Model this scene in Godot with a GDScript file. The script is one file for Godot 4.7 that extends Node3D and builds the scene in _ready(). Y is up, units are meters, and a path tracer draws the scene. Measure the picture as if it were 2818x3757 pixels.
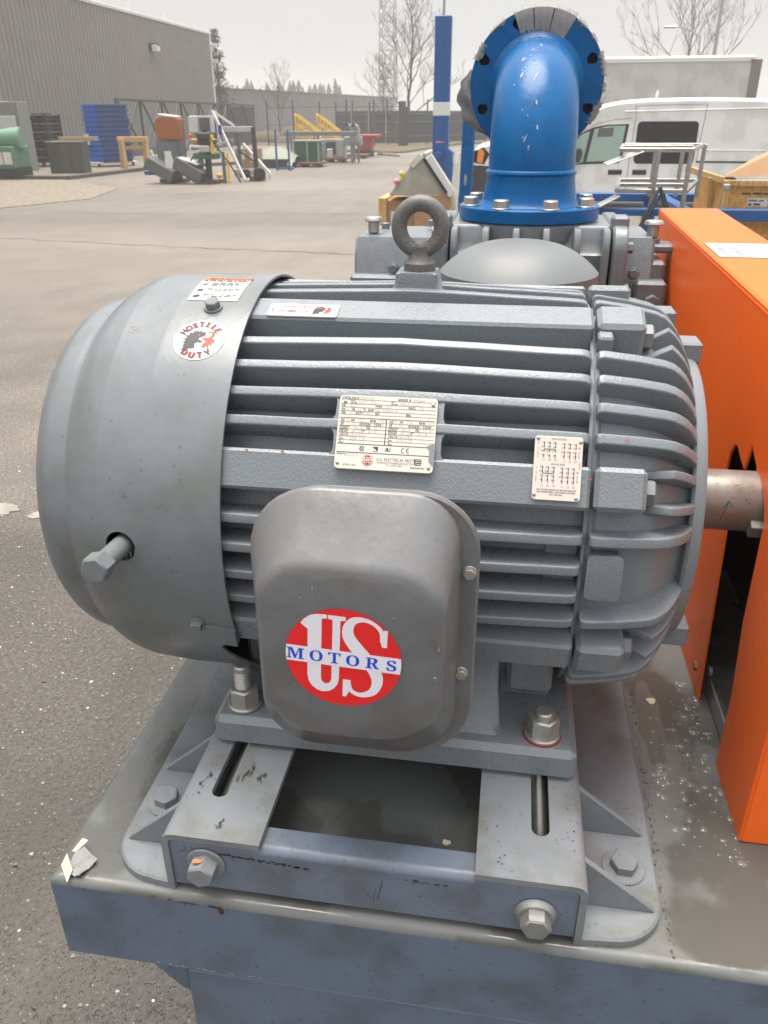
extends Node3D

const H := 1.186          # height of the motor shaft above the yard
var M := {}               # materials
var FONT := {}
var org := {}             # node -> where its origin lies
var taken := {}
var rng := RandomNumberGenerator.new()


# ---------------------------------------------------------------- mesh building
class MB:
	var v := PackedVector3Array()
	var n := PackedVector3Array()
	var c := PackedColorArray()
	var col := Color(1, 1, 1)
	var xf := Transform3D()

	func raw(a: Vector3, b: Vector3, d: Vector3, na: Vector3, nb: Vector3, nd: Vector3) -> void:
		v.append(a); v.append(d); v.append(b)
		n.append(na); n.append(nd); n.append(nb)
		c.append(col); c.append(col); c.append(col)

	func tri(a: Vector3, b: Vector3, d: Vector3) -> void:
		a = xf * a; b = xf * b; d = xf * d
		var f := (b - a).cross(d - a)
		if f.length_squared() < 1e-22:
			return
		f = f.normalized()
		raw(a, b, d, f, f, f)

	func quad(a: Vector3, b: Vector3, d: Vector3, e: Vector3) -> void:
		tri(a, b, d)
		tri(a, d, e)

	# turn everything emitted since «start» outwards
	func orient(start: int) -> void:
		var mid := Vector3.ZERO
		for i in range(start, v.size()):
			mid += v[i]
		mid /= maxf(1.0, v.size() - start)
		var flux := 0.0
		for i in range(start, v.size(), 3):
			var f := (v[i + 2] - v[i]).cross(v[i + 1] - v[i])
			flux += f.dot((v[i] + v[i + 1] + v[i + 2]) / 3.0 - mid)
		if flux < 0.0:
			flip(start)

	func flip(start: int) -> void:
		for i in range(start, v.size(), 3):
			var t := v[i + 1]; v[i + 1] = v[i + 2]; v[i + 2] = t
			t = n[i + 1]; n[i + 1] = n[i + 2]; n[i + 2] = t
		for i in range(start, n.size()):
			n[i] = -n[i]

	# a sheet through rows of points, smooth except across creases
	func grid(P: Array, closed := false, crease := 0.72) -> void:
		var R := P.size() - 1
		var W: int = P[0].size()
		var C := W if closed else W - 1
		var F := PackedVector3Array()
		F.resize(R * C)
		for i in R:
			for j in C:
				var k := (j + 1) % W
				var f: Vector3 = (P[i + 1][k] - P[i][j]).cross(P[i + 1][j] - P[i][k])
				F[i * C + j] = f
		for i in R:
			for j in C:
				var k := (j + 1) % W
				var f := F[i * C + j]
				var fu := f.normalized()
				var q := [P[i][j], P[i][k], P[i + 1][k], P[i + 1][j]]
				var nn := []
				for e in 4:
					var di := -1 if e < 2 else 1
					var dj := -1 if e == 0 or e == 3 else 1
					var s := f
					var i2 := i + di
					var j2 := j + dj
					if closed:
						j2 = (j2 + C) % C
					var oi := i2 >= 0 and i2 < R
					var oj := j2 >= 0 and j2 < C
					if oi:
						var g := F[i2 * C + j]
						if g.normalized().dot(fu) > crease: s += g
					if oj:
						var g := F[i * C + j2]
						if g.normalized().dot(fu) > crease: s += g
					if oi and oj:
						var g := F[i2 * C + j2]
						if g.normalized().dot(fu) > crease: s += g
					nn.append((xf.basis * s).normalized())
				if (q[1] - q[0]).cross(q[2] - q[0]).length_squared() > 1e-22:
					raw(xf * q[0], xf * q[1], xf * q[2], nn[0], nn[1], nn[2])
				if (q[2] - q[0]).cross(q[3] - q[0]).length_squared() > 1e-22:
					raw(xf * q[0], xf * q[2], xf * q[3], nn[0], nn[2], nn[3])

	func fan(P: PackedVector3Array) -> void:
		for i in range(1, P.size() - 1):
			tri(P[0], P[i], P[i + 1])

	func box(m: Vector3, s: Vector3, b := 0.0) -> void:
		var st := v.size()
		var h := s / 2.0
		b = minf(b, minf(h.x, minf(h.y, h.z)) * 0.98)
		var pt := func(sx, sy, sz, ax) -> Vector3:
			return m + Vector3(sx * (h.x - (b if ax != 0 else 0.0)), sy * (h.y - (b if ax != 1 else 0.0)), sz * (h.z - (b if ax != 2 else 0.0)))
		var o := func(q: Array) -> void:
			var f: Vector3 = (q[1] - q[0]).cross(q[2] - q[0])
			var mid := Vector3.ZERO
			for p in q: mid += p
			if f.dot(mid / q.size() - m) < 0: q.reverse()
			if q.size() == 4: quad(q[0], q[1], q[2], q[3])
			else: tri(q[0], q[1], q[2])
		for s1 in [-1, 1]:
			o.call([pt.call(s1, -1, -1, 0), pt.call(s1, 1, -1, 0), pt.call(s1, 1, 1, 0), pt.call(s1, -1, 1, 0)])
			o.call([pt.call(-1, s1, -1, 1), pt.call(1, s1, -1, 1), pt.call(1, s1, 1, 1), pt.call(-1, s1, 1, 1)])
			o.call([pt.call(-1, -1, s1, 2), pt.call(1, -1, s1, 2), pt.call(1, 1, s1, 2), pt.call(-1, 1, s1, 2)])
			if b > 0:
				for s2 in [-1, 1]:
					o.call([pt.call(s1, s2, -1, 0), pt.call(s1, s2, 1, 0), pt.call(s1, s2, 1, 1), pt.call(s1, s2, -1, 1)])
					o.call([pt.call(s1, -1, s2, 0), pt.call(s1, 1, s2, 0), pt.call(s1, 1, s2, 2), pt.call(s1, -1, s2, 2)])
					o.call([pt.call(-1, s1, s2, 1), pt.call(1, s1, s2, 1), pt.call(1, s1, s2, 2), pt.call(-1, s1, s2, 2)])
					for s3 in [-1, 1]:
						o.call([pt.call(s1, s2, s3, 0), pt.call(s1, s2, s3, 1), pt.call(s1, s2, s3, 2)])

	# box from corner to corner
	func bb(a: Vector3, d: Vector3, b := 0.0) -> void:
		box((a + d) / 2.0, (d - a).abs(), b)

	# a bar of square section between two points
	func bar(a: Vector3, d: Vector3, w: float, t: float, b := 0.0, up := Vector3.UP) -> void:
		var keep := xf
		var z := (d - a).normalized()
		if absf(z.dot(up)) > 0.98: up = Vector3(0, 0, 1) if absf(z.z) < 0.9 else Vector3(1, 0, 0)
		var x := up.cross(z).normalized()
		xf = keep * Transform3D(Basis(x, z.cross(x), z), (a + d) / 2.0)
		box(Vector3.ZERO, Vector3(w, t, a.distance_to(d)), b)
		xf = keep

	static func ring(poly: PackedVector2Array, z: float) -> PackedVector3Array:
		var r := PackedVector3Array()
		for p in poly: r.append(Vector3(p.x, p.y, z))
		return r

	static func inset(poly: PackedVector2Array, d: float) -> PackedVector2Array:
		var r := PackedVector2Array()
		var N := poly.size()
		for i in N:
			var a := (poly[i] - poly[(i + N - 1) % N]).normalized()
			var b := (poly[(i + 1) % N] - poly[i]).normalized()
			var na := Vector2(-a.y, a.x)
			var nb := Vector2(-b.y, b.x)
			var m := (na + nb)
			m = m / maxf(0.35, m.length_squared() / 2.0)
			r.append(poly[i] + m * d)
		return r

	# polygon in the local XY plane drawn out along Z, edges eased by b
	func prism(poly: PackedVector2Array, z0: float, z1: float, b := 0.0, b0 := 0.0) -> void:
		var area := 0.0
		for i in poly.size():
			var p := poly[i]; var q := poly[(i + 1) % poly.size()]
			area += p.x * q.y - q.x * p.y
		if area < 0: poly.reverse()
		if z1 < z0:
			var t := z0; z0 = z1; z1 = t
			t = b; b = b0; b0 = t
		var lo := inset(poly, b0) if b0 > 0 else poly
		var hi := inset(poly, b) if b > 0 else poly
		var rows := []
		rows.append(ring(lo, z0))
		if b0 > 0: rows.append(ring(poly, z0 + b0))
		if b > 0: rows.append(ring(poly, z1 - b))
		rows.append(ring(hi, z1))
		grid(rows, true)
		for e in [[lo, z0, true], [hi, z1, false]]:
			var idx := Geometry2D.triangulate_polygon(e[0])
			for i in range(0, idx.size(), 3):
				var q := [e[0][idx[i]], e[0][idx[i + 1]], e[0][idx[i + 2]]]
				if ((q[1] - q[0]).cross(q[2] - q[0]) < 0) != e[2]: q.reverse()
				tri(Vector3(q[0].x, q[0].y, e[1]), Vector3(q[1].x, q[1].y, e[1]), Vector3(q[2].x, q[2].y, e[1]))

	static func frame(d: Vector3) -> Basis:
		var z := d.normalized()
		var x := (Vector3.UP if absf(z.y) < 0.9 else Vector3(1, 0, 0)).cross(z).normalized()
		return Basis(x, z.cross(x), z)

	# profile of (along, radius) turned about the axis o + d*along
	func lathe(prof: Array, o: Vector3, d: Vector3, N := 32, a0 := 0.0, a1 := TAU) -> void:
		var st := v.size()
		var B := frame(d)
		var full := absf(a1 - a0) > TAU - 1e-4
		var rows := []
		for p in prof:
			var r := PackedVector3Array()
			for j in (N if full else N + 1):
				var a := a0 + (a1 - a0) * j / N
				r.append(o + B.z * p.x + (B.x * cos(a) + B.y * sin(a)) * p.y)
			rows.append(r)
		grid(rows, full)
		orient(st)

	func cyl(a: Vector3, d: Vector3, r0: float, r1 := -1.0, N := 20, b := 0.0) -> void:
		if r1 < 0: r1 = r0
		var L := a.distance_to(d)
		var prof := [Vector2(0, 0)]
		if b > 0: prof += [Vector2(0, r0 - b), Vector2(b, r0), Vector2(L - b, r1), Vector2(L, r1 - b)]
		else: prof += [Vector2(0, r0), Vector2(L, r1)]
		prof.append(Vector2(L, 0))
		lathe(prof, a, d - a, N)

	func tube(path: Array, r, N := 10, closed := false) -> void:
		var st := v.size()
		var K := path.size()
		var rows := []
		var prev := Vector3.ZERO
		for i in K:
			var t: Vector3
			if closed: t = path[(i + 1) % K] - path[(i + K - 1) % K]
			else: t = path[mini(i + 1, K - 1)] - path[maxi(i - 1, 0)]
			t = t.normalized()
			var x := prev - t * prev.dot(t)
			if x.length() < 1e-4: x = frame(t).x
			x = x.normalized()
			prev = x
			var y := t.cross(x)
			var rad: float = r[i] if r is Array or r is PackedFloat32Array else r
			var row := PackedVector3Array()
			for j in N:
				var a := TAU * j / N
				row.append(path[i] + (x * cos(a) + y * sin(a)) * rad)
			rows.append(row)
		if closed: rows.append(rows[0])
		grid(rows, true)
		if not closed:
			var e := rows[0].duplicate() as PackedVector3Array
			e.reverse()
			fan(e)
			fan(rows[K - 1])
		orient(st)

	func ball(o: Vector3, s: Vector3, N := 12, R := 8, cut := 0.0) -> void:
		var st := v.size()
		var rows := []
		for i in R + 1:
			var e := lerpf(-PI / 2 + cut, PI / 2, float(i) / R)
			var row := PackedVector3Array()
			for j in N:
				var a := TAU * j / N
				row.append(o + Vector3(cos(e) * cos(a), sin(e), cos(e) * sin(a)) * s)
			rows.append(row)
		grid(rows, true)
		orient(st)

	# hexagon head (or nut) with a round washer below it, standing on p and pointing along d
	func hex(p: Vector3, d: Vector3, across: float, h: float, wr := 0.0, wh := 0.0, turn := 0.0) -> void:
		var keep := xf
		if wr > 0: cyl(p, p + d.normalized() * wh, wr, wr, 28, minf(0.0015, wh * 0.4))
		xf = keep * Transform3D(frame(d), p + d.normalized() * wh)
		var poly := PackedVector2Array()
		var R := across / sqrt(3.0)
		for k in 6:
			poly.append(Vector2(cos(turn + k * TAU / 6), sin(turn + k * TAU / 6)) * R)
		prism(poly, 0.0, h, R * 0.11)
		xf = keep

	# wall with a round hole: a patch whose outer edge is the list «outer» and whose hole is «inner», same count
	func patch(outer: PackedVector3Array, inner: PackedVector3Array) -> void:
		grid([outer, inner], true, -2.0)

	func mesh(at: Vector3, colored: bool) -> ArrayMesh:
		var a := []
		a.resize(Mesh.ARRAY_MAX)
		var w := PackedVector3Array()
		w.resize(v.size())
		for i in v.size(): w[i] = v[i] - at
		a[Mesh.ARRAY_VERTEX] = w
		a[Mesh.ARRAY_NORMAL] = n
		if colored: a[Mesh.ARRAY_COLOR] = c
		var m := ArrayMesh.new()
		m.add_surface_from_arrays(Mesh.PRIMITIVE_TRIANGLES, a)
		return m

	func foot() -> Vector3:
		var lo := Vector3(1e9, 1e9, 1e9)
		var hi := -lo
		for p in v:
			lo = lo.min(p); hi = hi.max(p)
		return Vector3((lo.x + hi.x) / 2, lo.y, (lo.z + hi.z) / 2)


# a printed sheet: (u, v) in metres on a plane, or wrapped round the x axis when R > 0; l counts layers of ink
class Print:
	var mb: MB
	var o: Vector3
	var ux: Vector3
	var uy: Vector3
	var R := 0.0
	var th := 0.0
	var rot := 0.0
	var step := 0.0002
	var host

	func p(u: float, w: float, l: int) -> Vector3:
		var q := Vector2(u, w).rotated(rot)
		if R > 0:
			var a := th + q.y / R
			var r := R + l * step
			return Vector3(o.x + q.x, o.y + sin(a) * r, o.z + cos(a) * r)
		return o + ux * q.x + uy * q.y + ux.cross(uy) * (l * step)

	func tri(a: Vector2, b: Vector2, d: Vector2, l: int, deep := 0) -> void:
		if R > 0 and deep < 4 and maxf(a.distance_to(b), maxf(b.distance_to(d), d.distance_to(a))) > 0.007:
			var ab := (a + b) / 2; var bd := (b + d) / 2; var da := (d + a) / 2
			tri(a, ab, da, l, deep + 1); tri(ab, b, bd, l, deep + 1); tri(da, bd, d, l, deep + 1); tri(ab, bd, da, l, deep + 1)
			return
		if (b - a).cross(d - a) < 0:
			var t := b; b = d; d = t
		mb.tri(p(a.x, a.y, l), p(b.x, b.y, l), p(d.x, d.y, l))

	func poly(pts: PackedVector2Array, l := 1, col := Color.BLACK) -> void:
		mb.col = col
		var idx := Geometry2D.triangulate_polygon(pts)
		for i in range(0, idx.size(), 3):
			tri(pts[idx[i]], pts[idx[i + 1]], pts[idx[i + 2]], l)

	func rect(u0: float, w0: float, u1: float, w1: float, l := 1, col := Color.BLACK) -> void:
		poly(PackedVector2Array([Vector2(u0, w0), Vector2(u1, w0), Vector2(u1, w1), Vector2(u0, w1)]), l, col)

	func line(a: Vector2, b: Vector2, w: float, l := 1, col := Color.BLACK) -> void:
		var d := (b - a).normalized().orthogonal() * w / 2
		poly(PackedVector2Array([a + d, b + d, b - d, a - d]), l, col)

	func disc(m: Vector2, r: float, l := 1, col := Color.BLACK, N := 48, a0 := 0.0, a1 := TAU) -> void:
		var q := PackedVector2Array()
		for i in (N if a1 - a0 > 6.2 else N + 1):
			q.append(m + Vector2.from_angle(a0 + (a1 - a0) * i / N) * r)
		poly(q, l, col)

	func arc(m: Vector2, r: float, w: float, a0: float, a1: float, l := 1, col := Color.BLACK, N := 24) -> void:
		mb.col = col
		for i in N:
			var s := Vector2.from_angle(lerpf(a0, a1, float(i) / N)); var t := Vector2.from_angle(lerpf(a0, a1, float(i + 1) / N))
			tri(m + s * r, m + s * (r + w), m + t * (r + w), l); tri(m + s * r, m + t * (r + w), m + t * r, l)

	# lettering with capitals h high; ax 0 / 0.5 / 1 sets left, middle or right; sx stretches
	func text(s: String, at: Vector2, h: float, col := Color.BLACK, l := 1, ax := 0.0, font := "sans", sx := 1.0, turn := 0.0, slant := 0.0) -> void:
		mb.col = col
		var g: Array = host.glyphs(s, font)
		var vs: PackedVector3Array = g[0]
		var k: float = h / g[2]
		var w: float = g[3] * k * sx
		for i in range(0, g[1].size(), 3):
			var q := []
			for e in 3:
				var a := vs[g[1][i + e]]
				q.append(at + Vector2((a.x - g[4]) * k * sx - w * ax + a.y * k * slant, a.y * k).rotated(turn))
			tri(q[0], q[1], q[2], l)


var glyph_store := {}

# triangles of a string: [vertices, indices, capital height, width, left edge], baseline at y = 0
func glyphs(s: String, font: String) -> Array:
	var key := font + "|" + s
	if glyph_store.has(key): return glyph_store[key]
	var tm := TextMesh.new()
	tm.font = FONT[font]; tm.font_size = 48; tm.pixel_size = 0.01; tm.depth = 0.0; tm.curve_step = 2.0
	tm.text = "H"
	var hb := tm.get_aabb()
	tm.text = s + "H"
	tm.horizontal_alignment = HORIZONTAL_ALIGNMENT_LEFT
	var lead := tm.get_aabb()
	tm.text = s
	var a := tm.surface_get_arrays(0)
	var box := tm.get_aabb()
	var vs: PackedVector3Array = a[Mesh.ARRAY_VERTEX]
	# the baseline: where an H of the same line stands
	var base := hb.position.y
	for i in vs.size(): vs[i].y -= base
	glyph_store[key] = [vs, a[Mesh.ARRAY_INDEX], hb.size.y, box.size.x, box.position.x]
	return glyph_store[key]


# ---------------------------------------------------------------- nodes
func numbered(called: String) -> String:
	var k: int = taken.get(called, 0)
	taken[called] = k + 1
	return called if k == 0 else "%s_%03d" % [called, k]

func tag(o: Node3D, label := "", category := "", group := "", kind := "") -> Node3D:
	if label: o.set_meta("label", label)
	if category: o.set_meta("category", category)
	if group: o.set_meta("group", group)
	if kind: o.set_meta("kind", kind)
	return o

func thing(called: String, label: String, category: String, at: Vector3, group := "") -> Node3D:
	var o := Node3D.new()
	o.name = numbered(called)
	add_child(o)
	o.position = at
	org[o] = at
	return tag(o, label, category, group)

# commit one mesh as one node; parent null = top level
func put(called: String, b: MB, mat: Material, parent: Node3D = null, colored := false, label := "") -> MeshInstance3D:
	var o := MeshInstance3D.new()
	var at := b.foot()
	o.mesh = b.mesh(at, colored)
	o.material_override = mat
	org[o] = at
	if parent == null:
		o.name = numbered(called)
		add_child(o)
		o.position = at
	else:
		o.name = called
		parent.add_child(o, true)
		o.position = at - org[parent]
	if label: o.set_meta("label", label)
	return o

func copy(o: Node3D, at: Vector3, turn: float, label: String) -> Node3D:
	var r: Node3D = o.duplicate()
	var base := String(o.name)
	r.name = numbered(base)
	add_child(r)
	r.position = at
	r.rotation.y = turn
	r.set_meta("label", label)
	return r

func struct(called: String, b: MB, mat: Material, colored := false) -> MeshInstance3D:
	var o := put(called, b, mat, null, colored)
	o.set_meta("kind", "structure")
	return o

func at_h(o := Vector3(0, H, 0)) -> MB:
	var b := MB.new()
	b.xf = Transform3D(Basis(), o)
	return b


# ---------------------------------------------------------------- materials
func lin(r: float, g: float, b: float, a := 1.0) -> Color:
	var c := Color(r, g, b).linear_to_srgb()
	c.a = a
	return c

func noise_image(size: int, freq: float, seed_: int, oct := 4, kind := FastNoiseLite.TYPE_SIMPLEX_SMOOTH, gain := 0.5) -> Image:
	var f := FastNoiseLite.new()
	f.noise_type = kind; f.frequency = freq; f.seed = seed_; f.fractal_octaves = oct; f.fractal_gain = gain
	if kind == FastNoiseLite.TYPE_CELLULAR: f.fractal_type = FastNoiseLite.FRACTAL_NONE
	var im := f.get_seamless_image(size, size, false, false, 0.15)
	im.convert(Image.FORMAT_L8)
	return im

# grey picture -> colours through a list of [value, colour]
func ramp(im: Image, stops: Array) -> ImageTexture:
	var lut := []
	for i in 256:
		var x := i / 255.0
		var c: Color = stops[0][1]
		for k in stops.size() - 1:
			if x >= stops[k][0]:
				c = (stops[k][1] as Color).lerp(stops[k + 1][1], clampf((x - stops[k][0]) / (stops[k + 1][0] - stops[k][0]), 0, 1))
		lut.append(c)
	var d := im.get_data()
	var out := PackedByteArray()
	out.resize(d.size() * 3)
	for i in d.size():
		var c: Color = lut[d[i]]
		out[i * 3] = int(clampf(c.r, 0, 1) * 255); out[i * 3 + 1] = int(clampf(c.g, 0, 1) * 255); out[i * 3 + 2] = int(clampf(c.b, 0, 1) * 255)
	return ImageTexture.create_from_image(Image.create_from_data(im.get_width(), im.get_height(), false, Image.FORMAT_RGB8, out))

func bumps(im: Image, k: float) -> ImageTexture:
	var b := im.duplicate() as Image
	b.convert(Image.FORMAT_RGBA8)
	b.bump_map_to_normal_map(k)
	return ImageTexture.create_from_image(b)

func mat(c: Color, rough := 0.6, metal := 0.0) -> StandardMaterial3D:
	var m := StandardMaterial3D.new()
	m.albedo_color = c
	m.roughness = rough
	m.metallic = metal
	return m

# world-space textures: one repeat of the pictures spans «span» metres
func tex(m: StandardMaterial3D, span: float, al: Texture2D = null, nm: Texture2D = null, ns := 1.0, ro: Texture2D = null) -> StandardMaterial3D:
	m.uv1_triplanar = true
	m.uv1_world_triplanar = true
	m.uv1_triplanar_sharpness = 4.0
	m.uv1_scale = Vector3.ONE / span
	if al: m.albedo_texture = al
	if nm:
		m.normal_enabled = true
		m.normal_texture = nm
		m.normal_scale = ns
	if ro: m.roughness_texture = ro
	return m

func printed(rough := 0.5, metal := 0.0) -> StandardMaterial3D:
	var m := mat(Color.WHITE, rough, metal)
	m.vertex_color_use_as_albedo = true
	return m

func materials() -> void:
	for f in [["sans", "Droid Sans", 400], ["bold", "Droid Sans", 700], ["serif", "Droid Serif", 700], ["serifr", "Droid Serif", 400], ["mono", "Droid Sans Mono", 400]]:
		var s := SystemFont.new()
		s.font_names = PackedStringArray([f[1]]); s.font_weight = f[2]
		FONT[f[0]] = s
	var W := Color.WHITE
	var cloudy := noise_image(512, 0.006, 3, 5)
	var fine := noise_image(512, 0.03, 5, 4)
	var lumps := noise_image(512, 0.022, 8, 5, FastNoiseLite.TYPE_SIMPLEX_SMOOTH, 0.55)
	var spots := noise_image(512, 0.04, 11, 3)
	var mottle := ramp(cloudy, [[0.25, Color(0.955, 0.95, 0.94)], [0.5, Color(0.985, 0.985, 0.985)], [0.75, Color(1, 1, 1)]])
	var dusty := ramp(cloudy, [[0.3, Color(0.945, 0.93, 0.90)], [0.5, Color(0.98, 0.98, 0.975)], [0.7, Color(1, 1, 1)]])
	# paint with a drift of tone and small specks of dirt and dust
	var grime := func(seed_: int, dots: int, lo: Color) -> ImageTexture:
		var im := ramp(noise_image(512, 0.007, seed_, 5), [[0.28, lo], [0.5, Color(0.975, 0.975, 0.972)], [0.7, W]]).get_image()
		var g := RandomNumberGenerator.new()
		g.seed = seed_
		for i in dots:
			var c := Color(0.55, 0.53, 0.50) if g.randf() < 0.6 else Color(1, 1, 1)
			var s := 0.12 + 0.3 * g.randf()
			var x := g.randi_range(0, 511); var y := g.randi_range(0, 511)
			var r := 0 if g.randf() < 0.75 else 1
			for dy in range(-r, r + 1):
				for dx in range(-r, r + 1):
					var px := posmod(x + dx, 512); var py := posmod(y + dy, 512)
					im.set_pixel(px, py, im.get_pixel(px, py).lerp(c, s))
		return ImageTexture.create_from_image(im)
	var grime_a: ImageTexture = grime.call(51, 900, Color(0.925, 0.915, 0.89))
	var grime_b: ImageTexture = grime.call(52, 2200, Color(0.90, 0.885, 0.85))
	var rou := ramp(cloudy, [[0.3, Color(0.75, 0.75, 0.75)], [0.65, W]])
	var nlump := bumps(lumps, 6.0)
	var nfine := bumps(fine, 3.0)
	M.cast = tex(mat(lin(0.172, 0.190, 0.204), 0.36), 0.048, null, nlump, 0.5, rou)
	M.sheet = tex(mat(lin(0.165, 0.180, 0.190), 0.40), 0.45, grime_a, nfine, 0.12, rou)
	M.box = tex(mat(lin(0.150, 0.152, 0.158), 0.40), 0.3, grime_a, nfine, 0.2, rou)
	M.slide = tex(mat(lin(0.19, 0.205, 0.218), 0.46), 0.4, grime_b, nfine, 0.18, rou)
	M.skid = tex(mat(lin(0.115, 0.145, 0.203), 0.5), 0.5, grime_b, nfine, 0.18, rou)  # grey paint; blue light reflected onto the sides is mixed into this colour
	M.channel = tex(mat(lin(0.138, 0.162, 0.215), 0.5), 0.4, grime_b, nfine, 0.16, rou)  # slide paint again, with the blue reflected cast put into the colour
	var wet := ramp(cloudy, [[0.38, Color(0.25, 0.25, 0.25)], [0.55, Color(0.75, 0.75, 0.75)], [0.7, W]])
	var wetal := ramp(cloudy, [[0.36, Color(0.84, 0.83, 0.81)], [0.46, Color(0.95, 0.95, 0.94)], [0.7, W]])
	M.deck = tex(mat(lin(0.138, 0.143, 0.138), 0.6), 0.7, wetal, nfine, 0.12, wet)
	M.blower = tex(mat(lin(0.165, 0.182, 0.195), 0.38), 0.12, mottle, nlump, 0.2, rou)
	M.dome = tex(mat(lin(0.135, 0.146, 0.15), 0.5), 0.5, mottle, nfine, 0.05)
	M.ring = tex(mat(lin(0.13, 0.13, 0.125), 0.5), 0.06, ramp(fine, [[0.3, Color(0.88, 0.85, 0.82)], [0.5, W]]), nlump, 0.2)
	M.rust = mat(lin(0.19, 0.075, 0.035), 0.85)
	M.zinc = tex(mat(lin(0.42, 0.41, 0.38), 0.4, 0.7), 0.05, mottle, nfine, 0.2)
	M.dull_zinc = tex(mat(lin(0.33, 0.335, 0.32), 0.42, 0.6), 0.05, mottle, nfine, 0.2)
	M.thread = mat(lin(0.30, 0.29, 0.26), 0.38, 0.9)
	M.shaft = tex(mat(lin(0.27, 0.255, 0.235), 0.42, 0.4), 0.12, dusty, nfine, 0.15, rou)
	M.plate = tex(printed(0.34, 0.0), 0.05, null, nfine, 0.1)
	M.ink = printed(0.5)
	M.gasket = mat(lin(0.22, 0.17, 0.11), 0.9)
	M.black = mat(lin(0.008, 0.008, 0.008), 0.7)
	M.fan = mat(lin(0.03, 0.03, 0.032), 0.6)
	# orange enamel with runs of water
	var runs := FastNoiseLite.new()
	runs.frequency = 0.05; runs.seed = 21
	var ri := Image.create(256, 256, false, Image.FORMAT_L8)
	for y in 256:
		for x in 256:
			var r := runs.get_noise_2d(x * 1.0, y * 0.05) * 0.5 + runs.get_noise_2d(x * 3.1 + 90, y * 0.14) * 0.35
			ri.set_pixel(x, y, Color(0.5 + r * 0.8, 0, 0))
	M.orange = tex(mat(lin(0.86, 0.138, 0.016), 0.42), 0.35, ramp(ri, [[0.2, Color(0.985, 0.98, 0.975)], [0.42, W], [0.75, W]]), bumps(ri, 1.0), 0.02, ramp(ri, [[0.3, Color(0.86, 0.86, 0.86)], [0.6, W]]))
	M.orange.metallic_specular = 0.32
	M.orange_shaded = mat(lin(0.05, 0.014, 0.006), 0.7)  # dark copy of the orange: shade inside the guard as colour
	M.blue = tex(mat(lin(0.001, 0.092, 0.262), 0.34), 0.25, ramp(cloudy, [[0.3, Color(0.95, 0.96, 0.97)], [0.6, W]]), nlump, 0.14, rou)
	M.blue.metallic_specular = 0.33
	M.post_blue = tex(mat(lin(0.010, 0.085, 0.27), 0.5), 0.6, mottle, nfine, 0.05)
	M.dark_blue = mat(lin(0.012, 0.045, 0.13), 0.5)
	M.tape = tex(mat(lin(0.20, 0.198, 0.19), 0.5), 0.04, mottle, nfine, 0.35)
	M.tape_back = mat(lin(0.6, 0.53, 0.36), 0.8)
	M.chip = mat(lin(0.62, 0.55, 0.36), 0.8)
	M.water = mat(Color(1, 1, 1, 0.06), 0.02)
	M.water.transparency = BaseMaterial3D.TRANSPARENCY_ALPHA
	M.wet_film = mat(Color(0.85, 0.86, 0.86, 0.08), 0.03)
	M.wet_film.transparency = BaseMaterial3D.TRANSPARENCY_ALPHA
	# asphalt: stones of many sizes in dark binder
	rng.seed = 77
	var ai := Image.create(1024, 1024, false, Image.FORMAT_RGB8)
	var hi := Image.create(1024, 1024, false, Image.FORMAT_L8)
	var grain := noise_image(1024, 0.05, 31, 4)
	var gd := grain.get_data()
	var ad := PackedByteArray(); ad.resize(1024 * 1024 * 3)
	var hd := PackedByteArray(); hd.resize(1024 * 1024)
	for i in 1024 * 1024:
		var g := gd[i] / 255.0
		ad[i * 3] = int(82 + 62 * g); ad[i * 3 + 1] = int(77 + 58 * g); ad[i * 3 + 2] = int(71 + 53 * g)
		hd[i] = int(60 + 60 * g)
	for k in 15000:
		var r := 0.8 + pow(rng.randf(), 3.2) * 4.2
		var cx := rng.randf() * 1024; var cy := rng.randf() * 1024
		var e := rng.randf_range(0.6, 1.0); var a := rng.randf() * PI
		var tone := rng.randf()
		var lift := rng.randf_range(-38, 42) if tone < 0.86 else rng.randf_range(45, 95)
		var warm := rng.randf_range(-6, 10)
		var ir := int(ceil(r))
		for dy in range(-ir, ir + 1):
			for dx in range(-ir, ir + 1):
				var q := Vector2(dx, dy).rotated(a)
				q.y /= e
				if q.length() <= r:
					var px := posmod(int(cx) + dx, 1024); var py := posmod(int(cy) + dy, 1024)
					var i := py * 1024 + px
					ad[i * 3] = clampi(ad[i * 3] + int(lift * 0.75 + warm), 28, 225); ad[i * 3 + 1] = clampi(ad[i * 3 + 1] + int(lift * 0.75 + warm * 0.5), 26, 220); ad[i * 3 + 2] = clampi(ad[i * 3 + 2] + int(lift * 0.75), 24, 210)
					hd[i] = clampi(int(120 + 100 * sqrt(maxf(0, 1 - q.length() / (r + 0.6)))), 0, 255)
	ai.set_data(1024, 1024, false, Image.FORMAT_RGB8, ad)
	hi.set_data(1024, 1024, false, Image.FORMAT_L8, hd)
	M.asphalt = tex(printed(0.62), 0.95, ImageTexture.create_from_image(ai), bumps(hi, 3.0), 0.9, ramp(grain, [[0.3, Color(0.7, 0.7, 0.7)], [0.6, W]]))
	M.concrete = tex(printed(0.7), 2.2, ramp(noise_image(512, 0.02, 41, 5), [[0.3, Color(0.84, 0.82, 0.78)], [0.7, W]]), nfine, 0.2)
	M.soil = tex(mat(lin(0.16, 0.12, 0.075), 0.95), 1.6, ramp(fine, [[0.3, Color(0.6, 0.58, 0.5)], [0.7, W]]), nlump, 0.9)
	M.siding = tex(mat(lin(0.225, 0.21, 0.195), 0.5), 5.0, mottle)
	M.far_wall = tex(mat(lin(0.105, 0.10, 0.10), 0.7), 9.0, dusty)
	M.trim = mat(lin(0.62, 0.62, 0.60), 0.5)
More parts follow.
